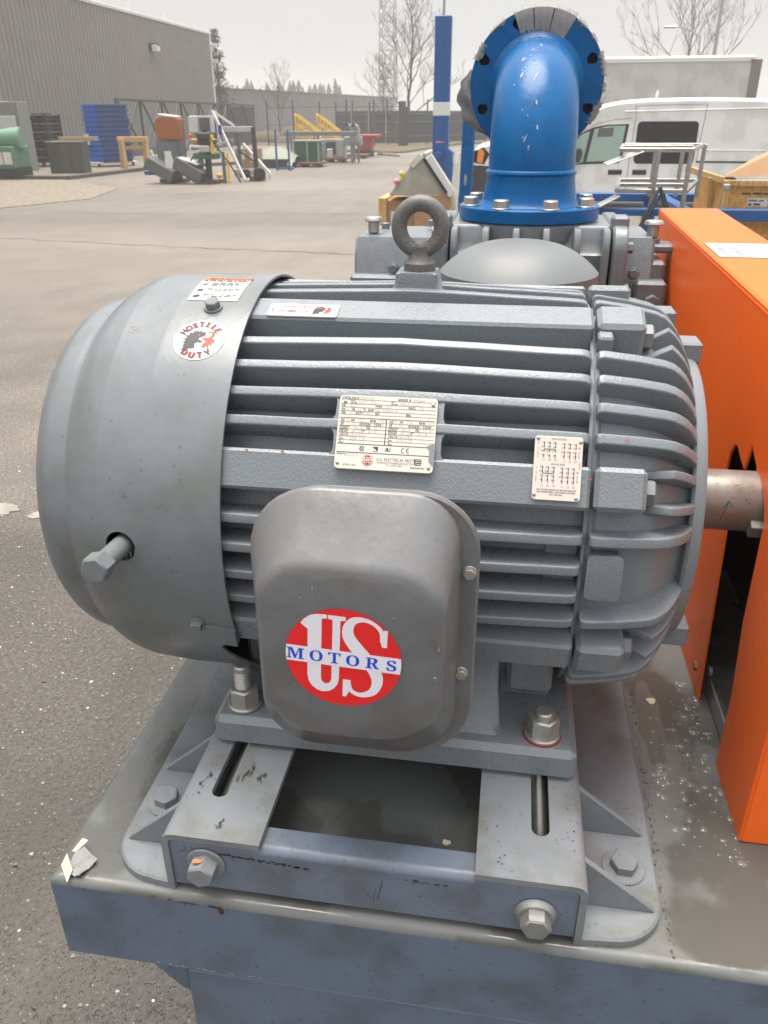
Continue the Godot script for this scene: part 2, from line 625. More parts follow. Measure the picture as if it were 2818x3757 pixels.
	M.iron = mat(lin(0.03, 0.031, 0.033), 0.55)
	M.slat = tex(mat(lin(0.032, 0.03, 0.03), 0.7), 2.0, mottle)
	M.bark = tex(mat(lin(0.085, 0.07, 0.058), 0.9), 0.6, ramp(fine, [[0.3, Color(0.6, 0.6, 0.6)], [0.7, W]]), nlump, 0.8)
	M.needles = printed(0.8)
	M.white_paint = tex(mat(lin(0.74, 0.745, 0.74), 0.26), 2.5, ramp(cloudy, [[0.3, Color(0.93, 0.93, 0.92)], [0.6, W]]))
	M.white_paint.clearcoat_enabled = true; M.white_paint.clearcoat = 0.5; M.white_paint.clearcoat_roughness = 0.1
	M.trailer = tex(mat(lin(0.50, 0.50, 0.48), 0.42), 3.0, ramp(cloudy, [[0.3, Color(0.93, 0.93, 0.92)], [0.6, W]]))
	M.glass_dark = mat(lin(0.012, 0.013, 0.014), 0.06)
	M.glass = mat(Color(0.55, 0.75, 0.68, 0.28), 0.04)
	M.glass.transparency = BaseMaterial3D.TRANSPARENCY_ALPHA
	M.rubber = mat(lin(0.018, 0.018, 0.018), 0.75)
	M.plastic = mat(lin(0.025, 0.025, 0.027), 0.5)
	M.amber = mat(lin(0.75, 0.24, 0.02), 0.2)
	M.stainless = tex(mat(lin(0.42, 0.40, 0.375), 0.38, 0.85), 0.3, mottle, nfine, 0.1, rou)
	M.wire = mat(lin(0.05, 0.05, 0.047), 0.5)
	# strand board: flakes lying every way
	rng.seed = 5
	var oi := Image.create(256, 256, false, Image.FORMAT_RGB8)
	oi.fill(Color(0.78, 0.6, 0.32))
	for k in 1500:
		var a := rng.randf() * PI; var L := rng.randf_range(8, 26); var w := rng.randf_range(2, 5)
		var t := rng.randf_range(0.78, 1.18)
		var c := Color(0.78 * t, 0.6 * t, 0.33 * t)
		var s := Vector2(rng.randf() * 256, rng.randf() * 256); var d := Vector2.from_angle(a)
		for i in int(L):
			for j in int(w):
				var q := s + d * i + d.orthogonal() * j
				oi.set_pixel(posmod(int(q.x), 256), posmod(int(q.y), 256), c)
	M.osb = tex(mat(Color(1, 0.97, 0.9), 0.75), 0.5, ImageTexture.create_from_image(oi))
	M.pine = tex(mat(lin(0.56, 0.36, 0.15), 0.7), 0.3, ramp(ri, [[0.2, Color(0.8, 0.76, 0.68)], [0.6, W]]))
	M.card = tex(mat(lin(0.40, 0.235, 0.12), 0.8), 0.4, mottle)
	M.console = tex(mat(lin(0.36, 0.355, 0.30), 0.5), 0.6, dusty)
	M.cream = tex(mat(lin(0.62, 0.58, 0.46), 0.5), 0.6, dusty)
	M.film = mat(Color(0.85, 0.85, 0.82, 0.35), 0.2)
	M.film.transparency = BaseMaterial3D.TRANSPARENCY_ALPHA
	M.tint = printed(0.55)                     # plain paints for the far clutter, colour by vertex
	M.tint_mottled = tex(printed(0.6), 0.8, mottle)
	M.galv = tex(mat(lin(0.42, 0.43, 0.42), 0.4, 0.7), 0.2, mottle)
	M.scuff = printed(0.6)


func rrect(x0: float, y0: float, x1: float, y1: float, r, N := 6) -> PackedVector2Array:
	var q := PackedVector2Array()
	var rr: Array = r if r is Array else [r, r, r, r]   # corners: low-left, low-right, high-right, high-left
	var cs := [Vector2(x0, y0), Vector2(x1, y0), Vector2(x1, y1), Vector2(x0, y1)]
	var sg := [Vector2(1, 1), Vector2(-1, 1), Vector2(-1, -1), Vector2(1, -1)]
	for k in 4:
		var m: Vector2 = cs[k] + sg[k] * rr[k]
		for i in N + 1:
			q.append(m + Vector2.from_angle(PI + k * PI / 2 + PI / 2 * i / N) * rr[k])
	return q

func V2(a: Array) -> PackedVector2Array:
	var q := PackedVector2Array()
	for i in range(0, a.size(), 2): q.append(Vector2(a[i], a[i + 1]))
	return q

# ragged spot
func ragged(m: Vector2, rx: float, ry: float, seed_: int, N := 16, rough := 0.45) -> PackedVector2Array:
	var g := RandomNumberGenerator.new()
	g.seed = seed_
	var q := PackedVector2Array()
	for i in N:
		var a := TAU * i / N
		var k := 1.0 - rough * g.randf()
		q.append(m + Vector2(cos(a) * rx, sin(a) * ry) * k)
	return q


func _ready() -> void:
	# camera: a phone held at eye height, tipped down at the motor
	var cam := Camera3D.new()
	cam.name = "camera"
	cam.position = Vector3(0.1093, H + 0.4136, 0.9162)
	cam.rotation = Vector3(deg_to_rad(-26.4), deg_to_rad(9.148), deg_to_rad(-0.2875))
	cam.fov = 65.67
	cam.near = 0.05
	cam.far = 900.0
	# a phone's small lens: far things a little soft
	var lens := CameraAttributesPhysical.new()
	lens.frustum_focal_length = 18.6
	lens.exposure_aperture = 11.0
	lens.frustum_focus_distance = 0.95
	lens.frustum_near = 0.05
	lens.frustum_far = 900.0
	cam.attributes = lens
	cam.fov = 65.67
	add_child(cam)
	# overcast sky, brighter overhead than at the horizon, in damp air
	var sky := ProceduralSkyMaterial.new()
	sky.sky_horizon_color = lin(0.118, 0.117, 0.114)
	sky.sky_top_color = lin(0.53, 0.54, 0.555)
	sky.sky_curve = 0.6
	sky.ground_horizon_color = lin(0.09, 0.085, 0.08)
	sky.ground_bottom_color = lin(0.05, 0.047, 0.043)
	sky.sun_angle_max = 1.0
	sky.sky_cover = ramp(noise_image(512, 0.008, 14, 4), [[0.3, Color(0, 0, 0)], [0.8, Color(0.12, 0.12, 0.12)]])
	sky.sky_cover_modulate = Color(1, 1, 1, 0.1)
	var env := Environment.new()
	env.background_mode = Environment.BG_SKY
	env.sky = Sky.new()
	env.sky.sky_material = sky
	env.tonemap_mode = Environment.TONE_MAPPER_LINEAR
	env.tonemap_exposure = 4.1
	env.sdfgi_enabled = true
	env.ssao_enabled = true
	env.ssil_enabled = true
	env.fog_enabled = true
	env.fog_density = 0.003
	env.fog_light_color = lin(0.46, 0.458, 0.447)
	var we := WorldEnvironment.new()
	we.name = "weather"
	we.environment = env
	add_child(we)
	var sun := DirectionalLight3D.new()
	sun.name = "veiled_sun"
	sun.light_energy = 0.5
	sun.light_color = Color(1.0, 0.97, 0.93)
	sun.light_angular_distance = 40.0
	sun.sky_mode = DirectionalLight3D.SKY_MODE_LIGHT_ONLY
	sun.shadow_enabled = true
	sun.rotation = Vector3(deg_to_rad(-80), deg_to_rad(-150), 0)
	add_child(sun)
	materials()
	M.tint_grey = mat(lin(0.12, 0.12, 0.12), 0.6)
	rng.seed = 1
	yard()
	warehouse()
	trees()
	van()
	far_clutter()
	near_clutter()
	rng.seed = 2
	skid()
	slide_base()
	blower()
	elbow()
	guard()
	motor()


# ---------------------------------------------------------------- the motor
func er(a: float) -> Vector3: return Vector3(0, sin(a), cos(a))
func et(a: float) -> Vector3: return Vector3(0, cos(a), -sin(a))

func fin_mesh(deg: float, line: Array, rb: float, wb: float, wt: float, seed_: int) -> MB:
	var b := at_h()
	var g := FastNoiseLite.new()
	g.frequency = 14.0; g.seed = seed_
	var a := deg_to_rad(deg)
	var r := er(a); var t := et(a)
	var rows := []
	for p in line:
		var x: float = p.x
		var q: float = p.y + g.get_noise_1d(x * 6.0) * 0.0006
		var k := g.get_noise_1d(x * 3.0 + 40.0) * 0.0007
		var base: float = minf(rb, bell_r(x)) if p.x > 0.195 else rb
		var row := PackedVector3Array()
		for e in [[-wb, base], [-wt * 1.04, q - 0.0026], [-wt * 0.92, q - 0.0008], [-wt * 0.66, q], [wt * 0.66, q], [wt * 0.92, q - 0.0008], [wt * 1.04, q - 0.0026], [wb, base]]:
			row.append(Vector3(x, 0, 0) + r * e[1] + t * (e[0] / 2.0 + k))
		rows.append(row)
	var st := b.v.size()
	b.grid(rows)
	var lo := rows[0].duplicate() as PackedVector3Array
	lo.reverse()
	b.fan(lo)
	b.fan(rows[-1])
	b.orient(st)
	return b

func bell_r(x: float) -> float:
	var L := [Vector2(0.196, 0.215), Vector2(0.230, 0.2115), Vector2(0.255, 0.2025), Vector2(0.272, 0.191), Vector2(0.285, 0.176), Vector2(0.294, 0.164), Vector2(0.307, 0.146)]
	for i in L.size() - 1:
		if x <= L[i + 1].x: return lerpf(L[i].y, L[i + 1].y, clampf((x - L[i].x) / (L[i + 1].x - L[i].x), 0, 1)) - 0.002
	return 0.144

func arc_block(b: MB, pts: PackedVector2Array, deg: float, r0: float, r1: float) -> void:
	var s := Print.new()
	s.mb = b; s.host = self; s.R = r1; s.th = deg_to_rad(deg); s.step = r1 - r0
	var st := b.v.size()
	s.poly(pts, 0, Color.WHITE)
	var lo := PackedVector3Array(); var hi := PackedVector3Array()
	for p in pts:
		lo.append(s.p(p.x, p.y, -1)); hi.append(s.p(p.x, p.y, 0))
	b.grid([lo, hi], true, 0.6)
	b.orient(st)

func flat_print(b: MB, o: Vector3, ux: Vector3, uy: Vector3, turn := 0.0) -> Print:
	var s := Print.new()
	s.mb = b; s.host = self; s.o = o; s.ux = ux; s.uy = uy; s.rot = turn
	return s

func round_print(b: MB, x: float, deg: float, R: float, turn := 0.0) -> Print:
	var s := Print.new()
	s.mb = b; s.host = self; s.o = Vector3(x, 0, 0); s.R = R; s.th = deg_to_rad(deg); s.rot = turn
	return s

# the roaring beast's head in black with red flame, about 2 x 1.6 units wide
func beast(s: Print, m: Vector2, k: float, l: int) -> void:
	var head := V2([-0.98,-0.80, -0.86,-0.55, -1.0,-0.52, -0.84,-0.34, -1.02,-0.24, -0.84,-0.10, -1.0,0.04, -0.80,0.14, -0.92,0.32, -0.68,0.36, -0.74,0.56, -0.48,0.52, -0.50,0.68, -0.30,0.58, -0.26,0.80, -0.12,0.60, 0.02,0.78, 0.06,0.56, 0.22,0.60, 0.36,0.52, 0.34,0.34, 0.30,0.20, 0.12,0.22, 0.16,0.12, 0.0,0.14, 0.0,0.04, -0.14,0.08, -0.10,-0.04, 0.02,-0.10, 0.06,-0.02, 0.14,-0.12, 0.22,-0.04, 0.24,-0.2, 0.12,-0.30, -0.10,-0.22, -0.22,-0.34, -0.18,-0.50, -0.30,-0.42, -0.34,-0.58, -0.16,-0.66, -0.30,-0.74, -0.5,-0.70, -0.66,-0.92, -0.72,-0.74, -0.84,-0.98])
	var fire := V2([0.10,0.04, 0.30,0.12, 0.52,0.12, 0.70,0.26, 0.72,0.44, 0.60,0.54, 0.44,0.46, 0.50,0.62, 0.74,0.66, 0.92,0.50, 0.94,0.26, 0.80,0.06, 1.0,-0.04, 0.98,-0.40, 0.84,-0.26, 0.90,-0.62, 0.70,-0.42, 0.66,-0.80, 0.52,-0.52, 0.40,-0.78, 0.34,-0.60, 0.10,-0.66, 0.36,-0.44, 0.18,-0.44, 0.46,-0.22, 0.30,-0.06])
	for e in [[fire, Color(0.72, 0.035, 0.02)], [head, Color(0.012, 0.012, 0.014)]]:
		var q := PackedVector2Array()
		for p in e[0]: q.append(m + p * k)
		s.poly(q, l, e[1])
	s.poly(PackedVector2Array([m + Vector2(-0.16, 0.34) * k, m + Vector2(0.0, 0.26) * k, m + Vector2(-0.04, 0.36) * k]), l + 1, Color(0.72, 0.035, 0.02))

func rivet(b: MB, p: Vector3, d: Vector3, r: float) -> void:
	var prof := [Vector2(0, r)]
	for i in 5: prof.append(Vector2(sin((i + 1) * PI / 10) * r * 0.75, cos((i + 1) * PI / 10) * r))
	b.lathe(prof, p, d, 12)

func motor() -> void:
	var t := thing("electric_motor", "large grey finned electric motor with a red and white sticker on its terminal box", "electric motor", Vector3(0, H - 0.254, 0))
	var cast: Material = M.cast
	# barrel
	var b := at_h()
	b.lathe([Vector2(-0.2, 0.10), Vector2(-0.2, 0.206), Vector2(0.191, 0.206), Vector2(0.191, 0.10)], Vector3.ZERO, Vector3.RIGHT, 72)
	put("frame_barrel", b, cast, t)
	var tops := [Vector2(-0.195, 0.2385), Vector2(-0.19, 0.2395), Vector2(-0.14, 0.241), Vector2(-0.09, 0.2425), Vector2(-0.045, 0.244), Vector2(0.0, 0.2455), Vector2(0.04, 0.244), Vector2(0.08, 0.2425), Vector2(0.12, 0.241), Vector2(0.16, 0.2395), Vector2(0.18, 0.2385), Vector2(0.186, 0.2375), Vector2(0.189, 0.2355), Vector2(0.1905, 0.2325)]
	var bell := [Vector2(0.1965, 0.2335), Vector2(0.198, 0.2365), Vector2(0.202, 0.238), Vector2(0.235, 0.2335), Vector2(0.262, 0.2275), Vector2(0.272, 0.223), Vector2(0.280, 0.216), Vector2(0.287, 0.2075), Vector2(0.294, 0.196), Vector2(0.301, 0.181), Vector2(0.307, 0.163)]
	var angles := [91.5, 84.0, 59.4, 51.8, 44.2, 36.6, 12.6, 5.0, -2.6, -10.2, 99.0, 106.5, 120.5, 128, 135.5, 143, 167, 175, 182.5, 190, -36.0, -43.0, 216, 223]
	var k := 0
	for d in angles:
		k += 1
		if d > -30 or d == 216 or d == 223:
			put("cooling_fin", fin_mesh(d, tops, 0.2045, 0.0145, 0.0104, k), cast, t)
		if d != 5.0 and d != -2.6:
			put("end_bell_fin", fin_mesh(d, bell, 0.205, 0.0155, 0.0108, k + 50), cast, t)
	for d in [67.0, 75.5, 29.5, 20.5, -17.5, -26.5, 113.0, 104.0]:
		k += 1
		var short := [Vector2(0.246, bell_r(0.246) + 0.004), Vector2(0.255, bell_r(0.255) + 0.012)]
		short.append_array(bell.slice(5))
		put("end_bell_fin", fin_mesh(d, short, 0.205, 0.0135, 0.0088, k + 90), cast, t)
	# wide ribs that carry the through bolts, their blocks on the end bell and the bolts
	for d in [72.0, 24.8, -21.8, 108.0, 155.2, 201.8]:
		var a := deg_to_rad(d)
		b = at_h()
		b.xf = Transform3D(Basis(Vector3.RIGHT, er(a), -et(a)), Vector3(0, H, 0))
		b.bb(Vector3(-0.195, 0.195, -0.0205), Vector3(0.193, 0.2425, 0.0205), 0.003)
		put("bolt_rib", b, cast, t)
		b = at_h()
		b.xf = Transform3D(Basis(Vector3.RIGHT, er(a), -et(a)), Vector3(0, H, 0))
		b.bb(Vector3(0.1965, 0.192, -0.0215), Vector3(0.2445, 0.2445, 0.0205), 0.0045)
		if d == 72.0: b.bb(Vector3(0.1967, 0.195, 0.019), Vector3(0.212, 0.238, 0.034), 0.002)
		put("bolt_block", b, cast, t)
		b = at_h()
		b.hex(Vector3(0.2443, 0, 0) + er(a) * 0.2195, Vector3.RIGHT, 0.0235, 0.0105, 0, 0, 0.3 + a)
		put("through_bolt", b, M.sheet, t)
	# filled pads between the fins
	b = at_h()
	var pad := PackedVector2Array()
	var r := 0.242
	var y0 := deg_to_rad(-5.6) * r; var y1 := deg_to_rad(9.8) * r
	var m0 := deg_to_rad(2.1) * r; var m1 := deg_to_rad(9.7) * r
	var cr := 0.009
	for side in [1, -1]:
		var xs: float = 0.0505 if side > 0 else -0.0555
		var seq := []
		for pocket in [[y0, m0 - 0.003], [m0 + 0.003, m1]]:
			for i in 5:
				var a := PI / 2 * i / 4
				seq.append(Vector2(xs + side * cr * (1 - sin(a)), pocket[0] + cr * (1 - cos(a))))
			for i in 5:
				var a := PI / 2 * i / 4
				seq.append(Vector2(xs + side * cr * (1 - cos(a)), pocket[1] - cr * (1 - sin(a))))
		if side < 0: seq.reverse()
		for q in seq: pad.append(q)
	arc_block(b, pad, 34.5, 0.2, 0.2418)
	put("plate_pad", b, cast, t)
	for d in [8.8, 1.2, -6.4]:
		b = at_h()
		arc_block(b, rrect(0.158, -0.0125, 0.188, 0.0125, 0.006), d, 0.2, 0.2105)
		put("filled_pocket", b, cast, t)
	# end bell
	b = at_h()
	b.lathe([Vector2(0.1905, 0.12), Vector2(0.1905, 0.226), Vector2(0.1935, 0.2275), Vector2(0.1936, 0.222), Vector2(0.196, 0.2225), Vector2(0.199, 0.2245), Vector2(0.203, 0.217), Vector2(0.230, 0.2135), Vector2(0.255, 0.2045), Vector2(0.272, 0.193), Vector2(0.285, 0.178), Vector2(0.294, 0.166), Vector2(0.2985, 0.163), Vector2(0.3, 0.172), Vector2(0.303, 0.174), Vector2(0.3105, 0.1725), Vector2(0.3145, 0.170), Vector2(0.3146, 0.150), Vector2(0.309, 0.148), Vector2(0.309, 0.06), Vector2(0.322, 0.055), Vector2(0.322, 0.03)], Vector3.ZERO, Vector3.RIGHT, 72)
	put("end_bell", b, cast, t)
	b = at_h()
	arc_block(b, rrect(0.1968, -0.0235, 0.231, 0.0245, 0.006), 3.2, 0.2, 0.2345)
	put("blank_pad", b, cast, t)
	for e in [[Vector3(0.294, 0.166, -0.03), Vector3(0.3205, 0.1895, 0.008)], [Vector3(0.297, -0.128, 0.09), Vector3(0.331, -0.102, 0.13)], [Vector3(0.294, 0.166, -0.19), Vector3(0.318, 0.19, -0.15)]]:
		b = at_h()
		b.bb(e[0], e[1], 0.002)
		put("flange_lug", b, cast, t)
	b = at_h()
	b.bb(Vector3(0.1925, 0.215, -0.02), Vector3(0.2365, 0.2445, -0.004), 0.0025)
	put("grease_lug", b, cast, t)
	# fan cover: turned sheet with a round access hole, a notch at the rim and a rolled step
	var prof := [Vector2(-0.166, 0.2482), Vector2(-0.2, 0.2483), Vector2(-0.225, 0.2483), Vector2(-0.25, 0.2482), Vector2(-0.30, 0.2445), Vector2(-0.318, 0.2395), Vector2(-0.333, 0.2315), Vector2(-0.342, 0.2245), Vector2(-0.3485, 0.2185), Vector2(-0.3515, 0.2172), Vector2(-0.355, 0.2178), Vector2(-0.363, 0.2172), Vector2(-0.374, 0.2145), Vector2(-0.384, 0.2095), Vector2(-0.393, 0.2015), Vector2(-0.400, 0.1905), Vector2(-0.4045, 0.177), Vector2(-0.4065, 0.16), Vector2(-0.407, 0.12), Vector2(-0.407, 0.0)]
	var h0 := deg_to_rad(-1.8); var h1 := deg_to_rad(9.2)
	var aa := [h0]
	for i in range(1, 8): aa.append(lerpf(h0, h1, i / 8.0))
	aa.append(h1)
	for i in range(1, 88): aa.append(lerpf(h1, h0 + TAU, i / 88.0))
	var rim_at := func(a: float) -> float:
		var d := rad_to_deg(a) - 360.0
		if d > -50 and d < -27.5: return lerpf(-0.166, -0.192, smoothstep(-50.0, -28.5, d)) if d < -28.5 else -0.192
		return -0.166
	b = at_h()
	var st := b.v.size()
	for part in 2:
		var rows := []
		for i in prof.size():
			var row := PackedVector3Array()
			for a in aa:
				var x: float = prof[i].x
				if i == 0: x = rim_at.call(a)
				if i == 1: x = minf(x, rim_at.call(a) - 0.01)
				row.append(Vector3(x, 0, 0) + er(a) * (prof[i].y - (0.0026 if part == 1 else 0.0)))
			rows.append(row)
		if part == 0:
			var outer_rows := rows
			b.grid(outer_rows.slice(0, 4), true)
			# the band with the hole: all columns but the first eight
			var band := []
			for i in [3, 4]: band.append((rows[i] as PackedVector3Array).slice(8) + (rows[i] as PackedVector3Array).slice(0, 1))
			b.grid(band)
			b.grid(outer_rows.slice(4), true)
		else:
			var inner := rows.slice(0, 4)
			inner.reverse()
			b.grid(inner, true)
			b.grid([(prof_row(prof[0], 0.0026, aa, rim_at)), (prof_row(prof[0], 0.0, aa, rim_at))], true)
	# patch round the hole
	var hx := -0.2765; var ha := deg_to_rad(3.7)
	var outer := PackedVector3Array(); var inner2 := PackedVector3Array(); var deep := PackedVector3Array()
	var wall := func(x: float, a: float, d: float) -> Vector3:
		return Vector3(x, 0, 0) + er(a) * (lerpf(0.2482, 0.2445, clampf((-0.25 - x) / 0.05, 0, 1)) - d)
	var ring_pts := []
	for i in 8: ring_pts.append(Vector2(-0.25, lerpf(h0, h1, i / 8.0)))
	for i in 6: ring_pts.append(Vector2(lerpf(-0.25, -0.30, i / 6.0), h1))
	for i in 8: ring_pts.append(Vector2(-0.30, lerpf(h1, h0, i / 8.0)))
	for i in 6: ring_pts.append(Vector2(lerpf(-0.30, -0.25, i / 6.0), h0))
	for q in ring_pts:
		outer.append(wall.call(q.x, q.y, 0.0))
		var d := Vector2(q.x - hx, (q.y - ha) * 0.247).normalized() * 0.0168
		inner2.append(wall.call(hx + d.x, ha + d.y / 0.247, 0.0))
		deep.append(wall.call(hx + d.x, ha + d.y / 0.247, 0.003))
	b.grid([outer, inner2], true, -2.0)
	b.grid([inner2, deep], true)
	b.orient(st)
	var cover := put("fan_cover", b, M.sheet, t)
	b = at_h()
	b.cyl(Vector3(-0.23, 0, 0), Vector3(-0.225, 0, 0), 0.205, -1, 40)
	for i in 9:
		var a := TAU * i / 9
		b.xf = Transform3D(Basis(Vector3.RIGHT, er(a), -et(a)), Vector3(0, H, 0))
		b.box(Vector3(-0.272, 0.13, 0), Vector3(0.085, 0.15, 0.006))
	put("cooling_fan", b, M.fan, t)
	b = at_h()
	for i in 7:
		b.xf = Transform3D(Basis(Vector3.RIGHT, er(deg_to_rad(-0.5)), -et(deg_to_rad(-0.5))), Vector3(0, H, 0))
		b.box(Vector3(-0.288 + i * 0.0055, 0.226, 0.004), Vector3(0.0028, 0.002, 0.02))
	put("slot_light_bars", b, M.trim, cover)  # pale bars stand for daylight coming in through the end grille slots
	# square headed lifting pin standing out of the hole
	b = at_h()
	var ba := deg_to_rad(3.7)
	var out := er(ba)
	b.cyl(Vector3(-0.2765, 0, 0) + out * 0.19, Vector3(-0.2765, 0, 0) + out * 0.285, 0.0105, 0.0105, 20)
	b.hex(Vector3(-0.2765, 0, 0) + out * 0.283, out, 0.0255, 0.019, 0.0118, 0.002, 0.2)
	put("drain_stem", b, M.sheet, t)
	for e in [[-0.209, 68.6, 0.0148], [-0.2065, -18.3, 0.012]]:
		b = at_h()
		var p := Vector3(e[0], 0, 0) + er(deg_to_rad(e[1])) * 0.2481
		b.hex(p, er(deg_to_rad(e[1])), e[2], 0.0075, e[2] * 0.72, 0.002, 0.5)
		put("cover_bolt", b, M.sheet, cover)
	b = at_h()
	var clip := round_print(b, 0, -22.0, 0.2492)
	clip.step = 0.002
	var cp := V2([-0.206, 0.0145, -0.1655, 0.0085, -0.1685, -0.0235, -0.19, -0.021, -0.207, 0.003])
	clip.poly(cp, 1, Color.WHITE)
	var clo := PackedVector3Array(); var chi := PackedVector3Array()
	for q in cp:
		clo.append(clip.p(q.x, q.y, -1)); chi.append(clip.p(q.x, q.y, 1))
	b.grid([chi, clo], true, 0.9)
	put("clip_plate", b, M.sheet, cover)
	# round sticker
	b = at_h()
	var s := round_print(b, -0.2105, 56.9, 0.2485, deg_to_rad(2.5))
	var Wc := Color(0.60, 0.595, 0.575)
	var red := Color(0.72, 0.035, 0.02)
	for i in 8:
		s.arc(Vector2.ZERO, 0.00345 * i, 0.00345, 0, TAU, 1, Wc, 40)
	beast(s, Vector2(0.0, -0.0005), 0.0172, 2)
	for e in [[1, red, 0.0012, -0.0008], [3, Color(0.012, 0.012, 0.014), 0.0, 0.0]]:
		var word := "HOSTILE"
		for i in word.length():
			var a := deg_to_rad(152.0 - i * 19.0 - (4.0 if i > 4 else 0.0))
			s.text(word[i], Vector2(e[2], e[3]) + Vector2.from_angle(a) * 0.0176, 0.0074, e[1], e[0] + 1, 0.5, "bold", 1.1, a - PI / 2)
		word = "DUTY"
		for i in word.length():
			var a := deg_to_rad(-125.0 + i * 23.0)
			s.text(word[i], Vector2(e[2], e[3]) + Vector2.from_angle(a) * 0.0252, 0.0074, e[1], e[0] + 1, 0.5, "bold", 1.1, a + PI / 2)
	s.text("381980", Vector2(-0.0243, -0.006), 0.002, Color(0.2, 0.2, 0.2), 2, 0.5, "sans", 1.0, PI / 2)
	put("duty_sticker", b, M.ink, cover, true, "round white sticker with a black and red beast's head")
	# warning label
	b = at_h()
	s = round_print(b, -0.2147, 79.3, 0.2486)
	s.rect(-0.0285, -0.033, 0.0285, 0.033, 1, Wc)
	s.rect(-0.0285, 0.0235, 0.0285, 0.033, 2, Color(0.85, 0.16, 0.03))
	s.text("WARNING", Vector2(0.004, 0.0252), 0.006, Color(0.1, 0.02, 0.01), 3, 0.5, "bold", 1.25)
	s.poly(V2([-0.023, 0.0248, -0.015, 0.0248, -0.019, 0.0318]), 3, Color(0.1, 0.02, 0.01))
	for i in 2: bar_text(s, -0.0265, 0.0208 - i * 0.0032, 0.052, 0.0018, 7 + i, 3, Color(0.06, 0.06, 0.06))
	var ly := [0.0145, -0.0025, -0.0175]
	for i in 3:
		s.line(Vector2(-0.0275, ly[i]), Vector2(0.0275, ly[i]), 0.0005, 2, Color(0.1, 0.1, 0.1))
		for j in (3 if i == 0 else 2): bar_text(s, -0.0135, ly[i] - 0.004 - j * 0.0036, 0.038 - 0.006 * (j % 2), 0.0019, 20 + i * 5 + j, 3, Color(0.06, 0.06, 0.06))
		s.poly(ragged(Vector2(-0.021, ly[i] - 0.0065), 0.0052, 0.0045, 60 + i, 11, 0.5), 2, Color(0.02, 0.02, 0.02))
	s.line(Vector2(-0.0152, 0.0145), Vector2(-0.0152, -0.031), 0.0005, 2, Color(0.1, 0.1, 0.1))
	s.text("831801", Vector2(0.024, -0.0312), 0.0022, Color(0.2, 0.2, 0.2), 3, 1.0)
	put("warning_label", b, M.ink, cover, true, "white and orange warning label")
	b = at_h()
	s = round_print(b, -0.289, 60.5, 0.2461)
	for i in 14:
		s.poly(ragged(Vector2(rng.randf_range(-0.008, 0.008), rng.randf_range(-0.009, 0.009)), 0.0016, 0.0007, 300 + i, 7, 0.6), 1, Color(0.33, 0.25, 0.13))
	put("scratch", b, M.scuff, cover, true)
	# plates
	name_plate(t)
	wiring_plate(t)
	duty_plate(t)
	# eye bolt and its boss
	b = at_h()
	b.xf = Transform3D(Basis(Vector3(1, 0, 0), 0), Vector3(0.0025, H, 0)) * Transform3D(Basis(), Vector3.ZERO)
	var rows := []
	for e in [[0.2265, 0.043, 0.024], [0.238, 0.0315, 0.0215], [0.2435, 0.0265, 0.0205], [0.2485, 0.0242, 0.02], [0.2585, 0.0236, 0.0195], [0.2605, 0.0215, 0.0175]]:
		var row := PackedVector3Array()
		for q in rrect(-e[1], -e[2], e[1], e[2], 0.004, 4): row.append(Vector3(q.x, e[0], -q.y))
		rows.append(row)
	st = b.v.size()
	b.grid(rows, true)
	b.fan(rows[-1])
	b.orient(st)
	put("eye_bolt_boss", b, cast, t)
	b = at_h()
	var pts := []
	for i in 40: pts.append(Vector3(0.004 + sin(TAU * i / 40) * 0.0236, 0.3062 + cos(TAU * i / 40) * 0.0245, 0))
	b.tube(pts, 0.0088, 14, true)
	b.lathe([Vector2(0, 0.0178), Vector2(0.0085, 0.0178), Vector2(0.0095, 0.0168), Vector2(0.0135, 0.0125), Vector2(0.02, 0.0112), Vector2(0.026, 0.012)], Vector3(0.004, 0.2602, 0), Vector3.UP, 28)
	var eye := put("eye_bolt", b, M.ring, t, false, "dark iron lifting eye with rust freckles")
	b = at_h()
	for i in 34:
		var a := rng.randf() * TAU; var c := rng.randf_range(-0.2, PI * 0.75)
		if i < 16: a = PI + rng.randf_range(-0.7, 0.7); c = rng.randf_range(2.0, 3.2)
		var axis := Vector3(sin(a), cos(a), 0)
		var nn := axis * cos(c) + Vector3(0, 0, 1) * sin(c)
		b.xf = Transform3D(MB.frame(nn), Vector3(0.004, H + 0.3062, 0) + Vector3(sin(a) * 0.0236, cos(a) * 0.0245, 0) + nn * 0.00895)
		var q := ragged(Vector2.ZERO, rng.randf_range(0.0004, 0.0013), rng.randf_range(0.0003, 0.0008), 500 + i, 7, 0.6)
		b.prism(q, -0.0004, 0.0001)
	put("rust_freckle", b, M.rust, eye)
	# shaft with its key
	b = at_h()
	b.cyl(Vector3(0.30, 0, 0), Vector3(0.475, 0, 0), 0.0365, -1, 48, 0.002)
	var sh := put("shaft", b, M.shaft, t)
	b = at_h()
	b.xf = Transform3D(Basis(Vector3.RIGHT, er(deg_to_rad(-28)), -et(deg_to_rad(-28))), Vector3(0, H, 0))
	b.bb(Vector3(0.400, 0.03, -0.0095), Vector3(0.47, 0.0465, 0.0095), 0.0008)
	put("key", b, M.shaft, sh)
	b = at_h()
	s = round_print(b, 0.37, 4, 0.03655)
	var green := Color(0.03, 0.13, 0.09)
	s.line(Vector2(-0.004, -0.013), Vector2(0.003, 0.012), 0.0013, 1, green)
	s.line(Vector2(0.003, 0.012), Vector2(-0.003, 0.003), 0.0013, 1, green)
	s.line(Vector2(0.003, 0.012), Vector2(0.007, 0.005), 0.001, 1, green)
	for i in 16: s.poly(ragged(Vector2(rng.randf_range(-0.012, 0.03), rng.randf_range(0.008, 0.034)), 0.0011, 0.0008, 700 + i, 7, 0.5), 1, Color(0.05, 0.045, 0.04))
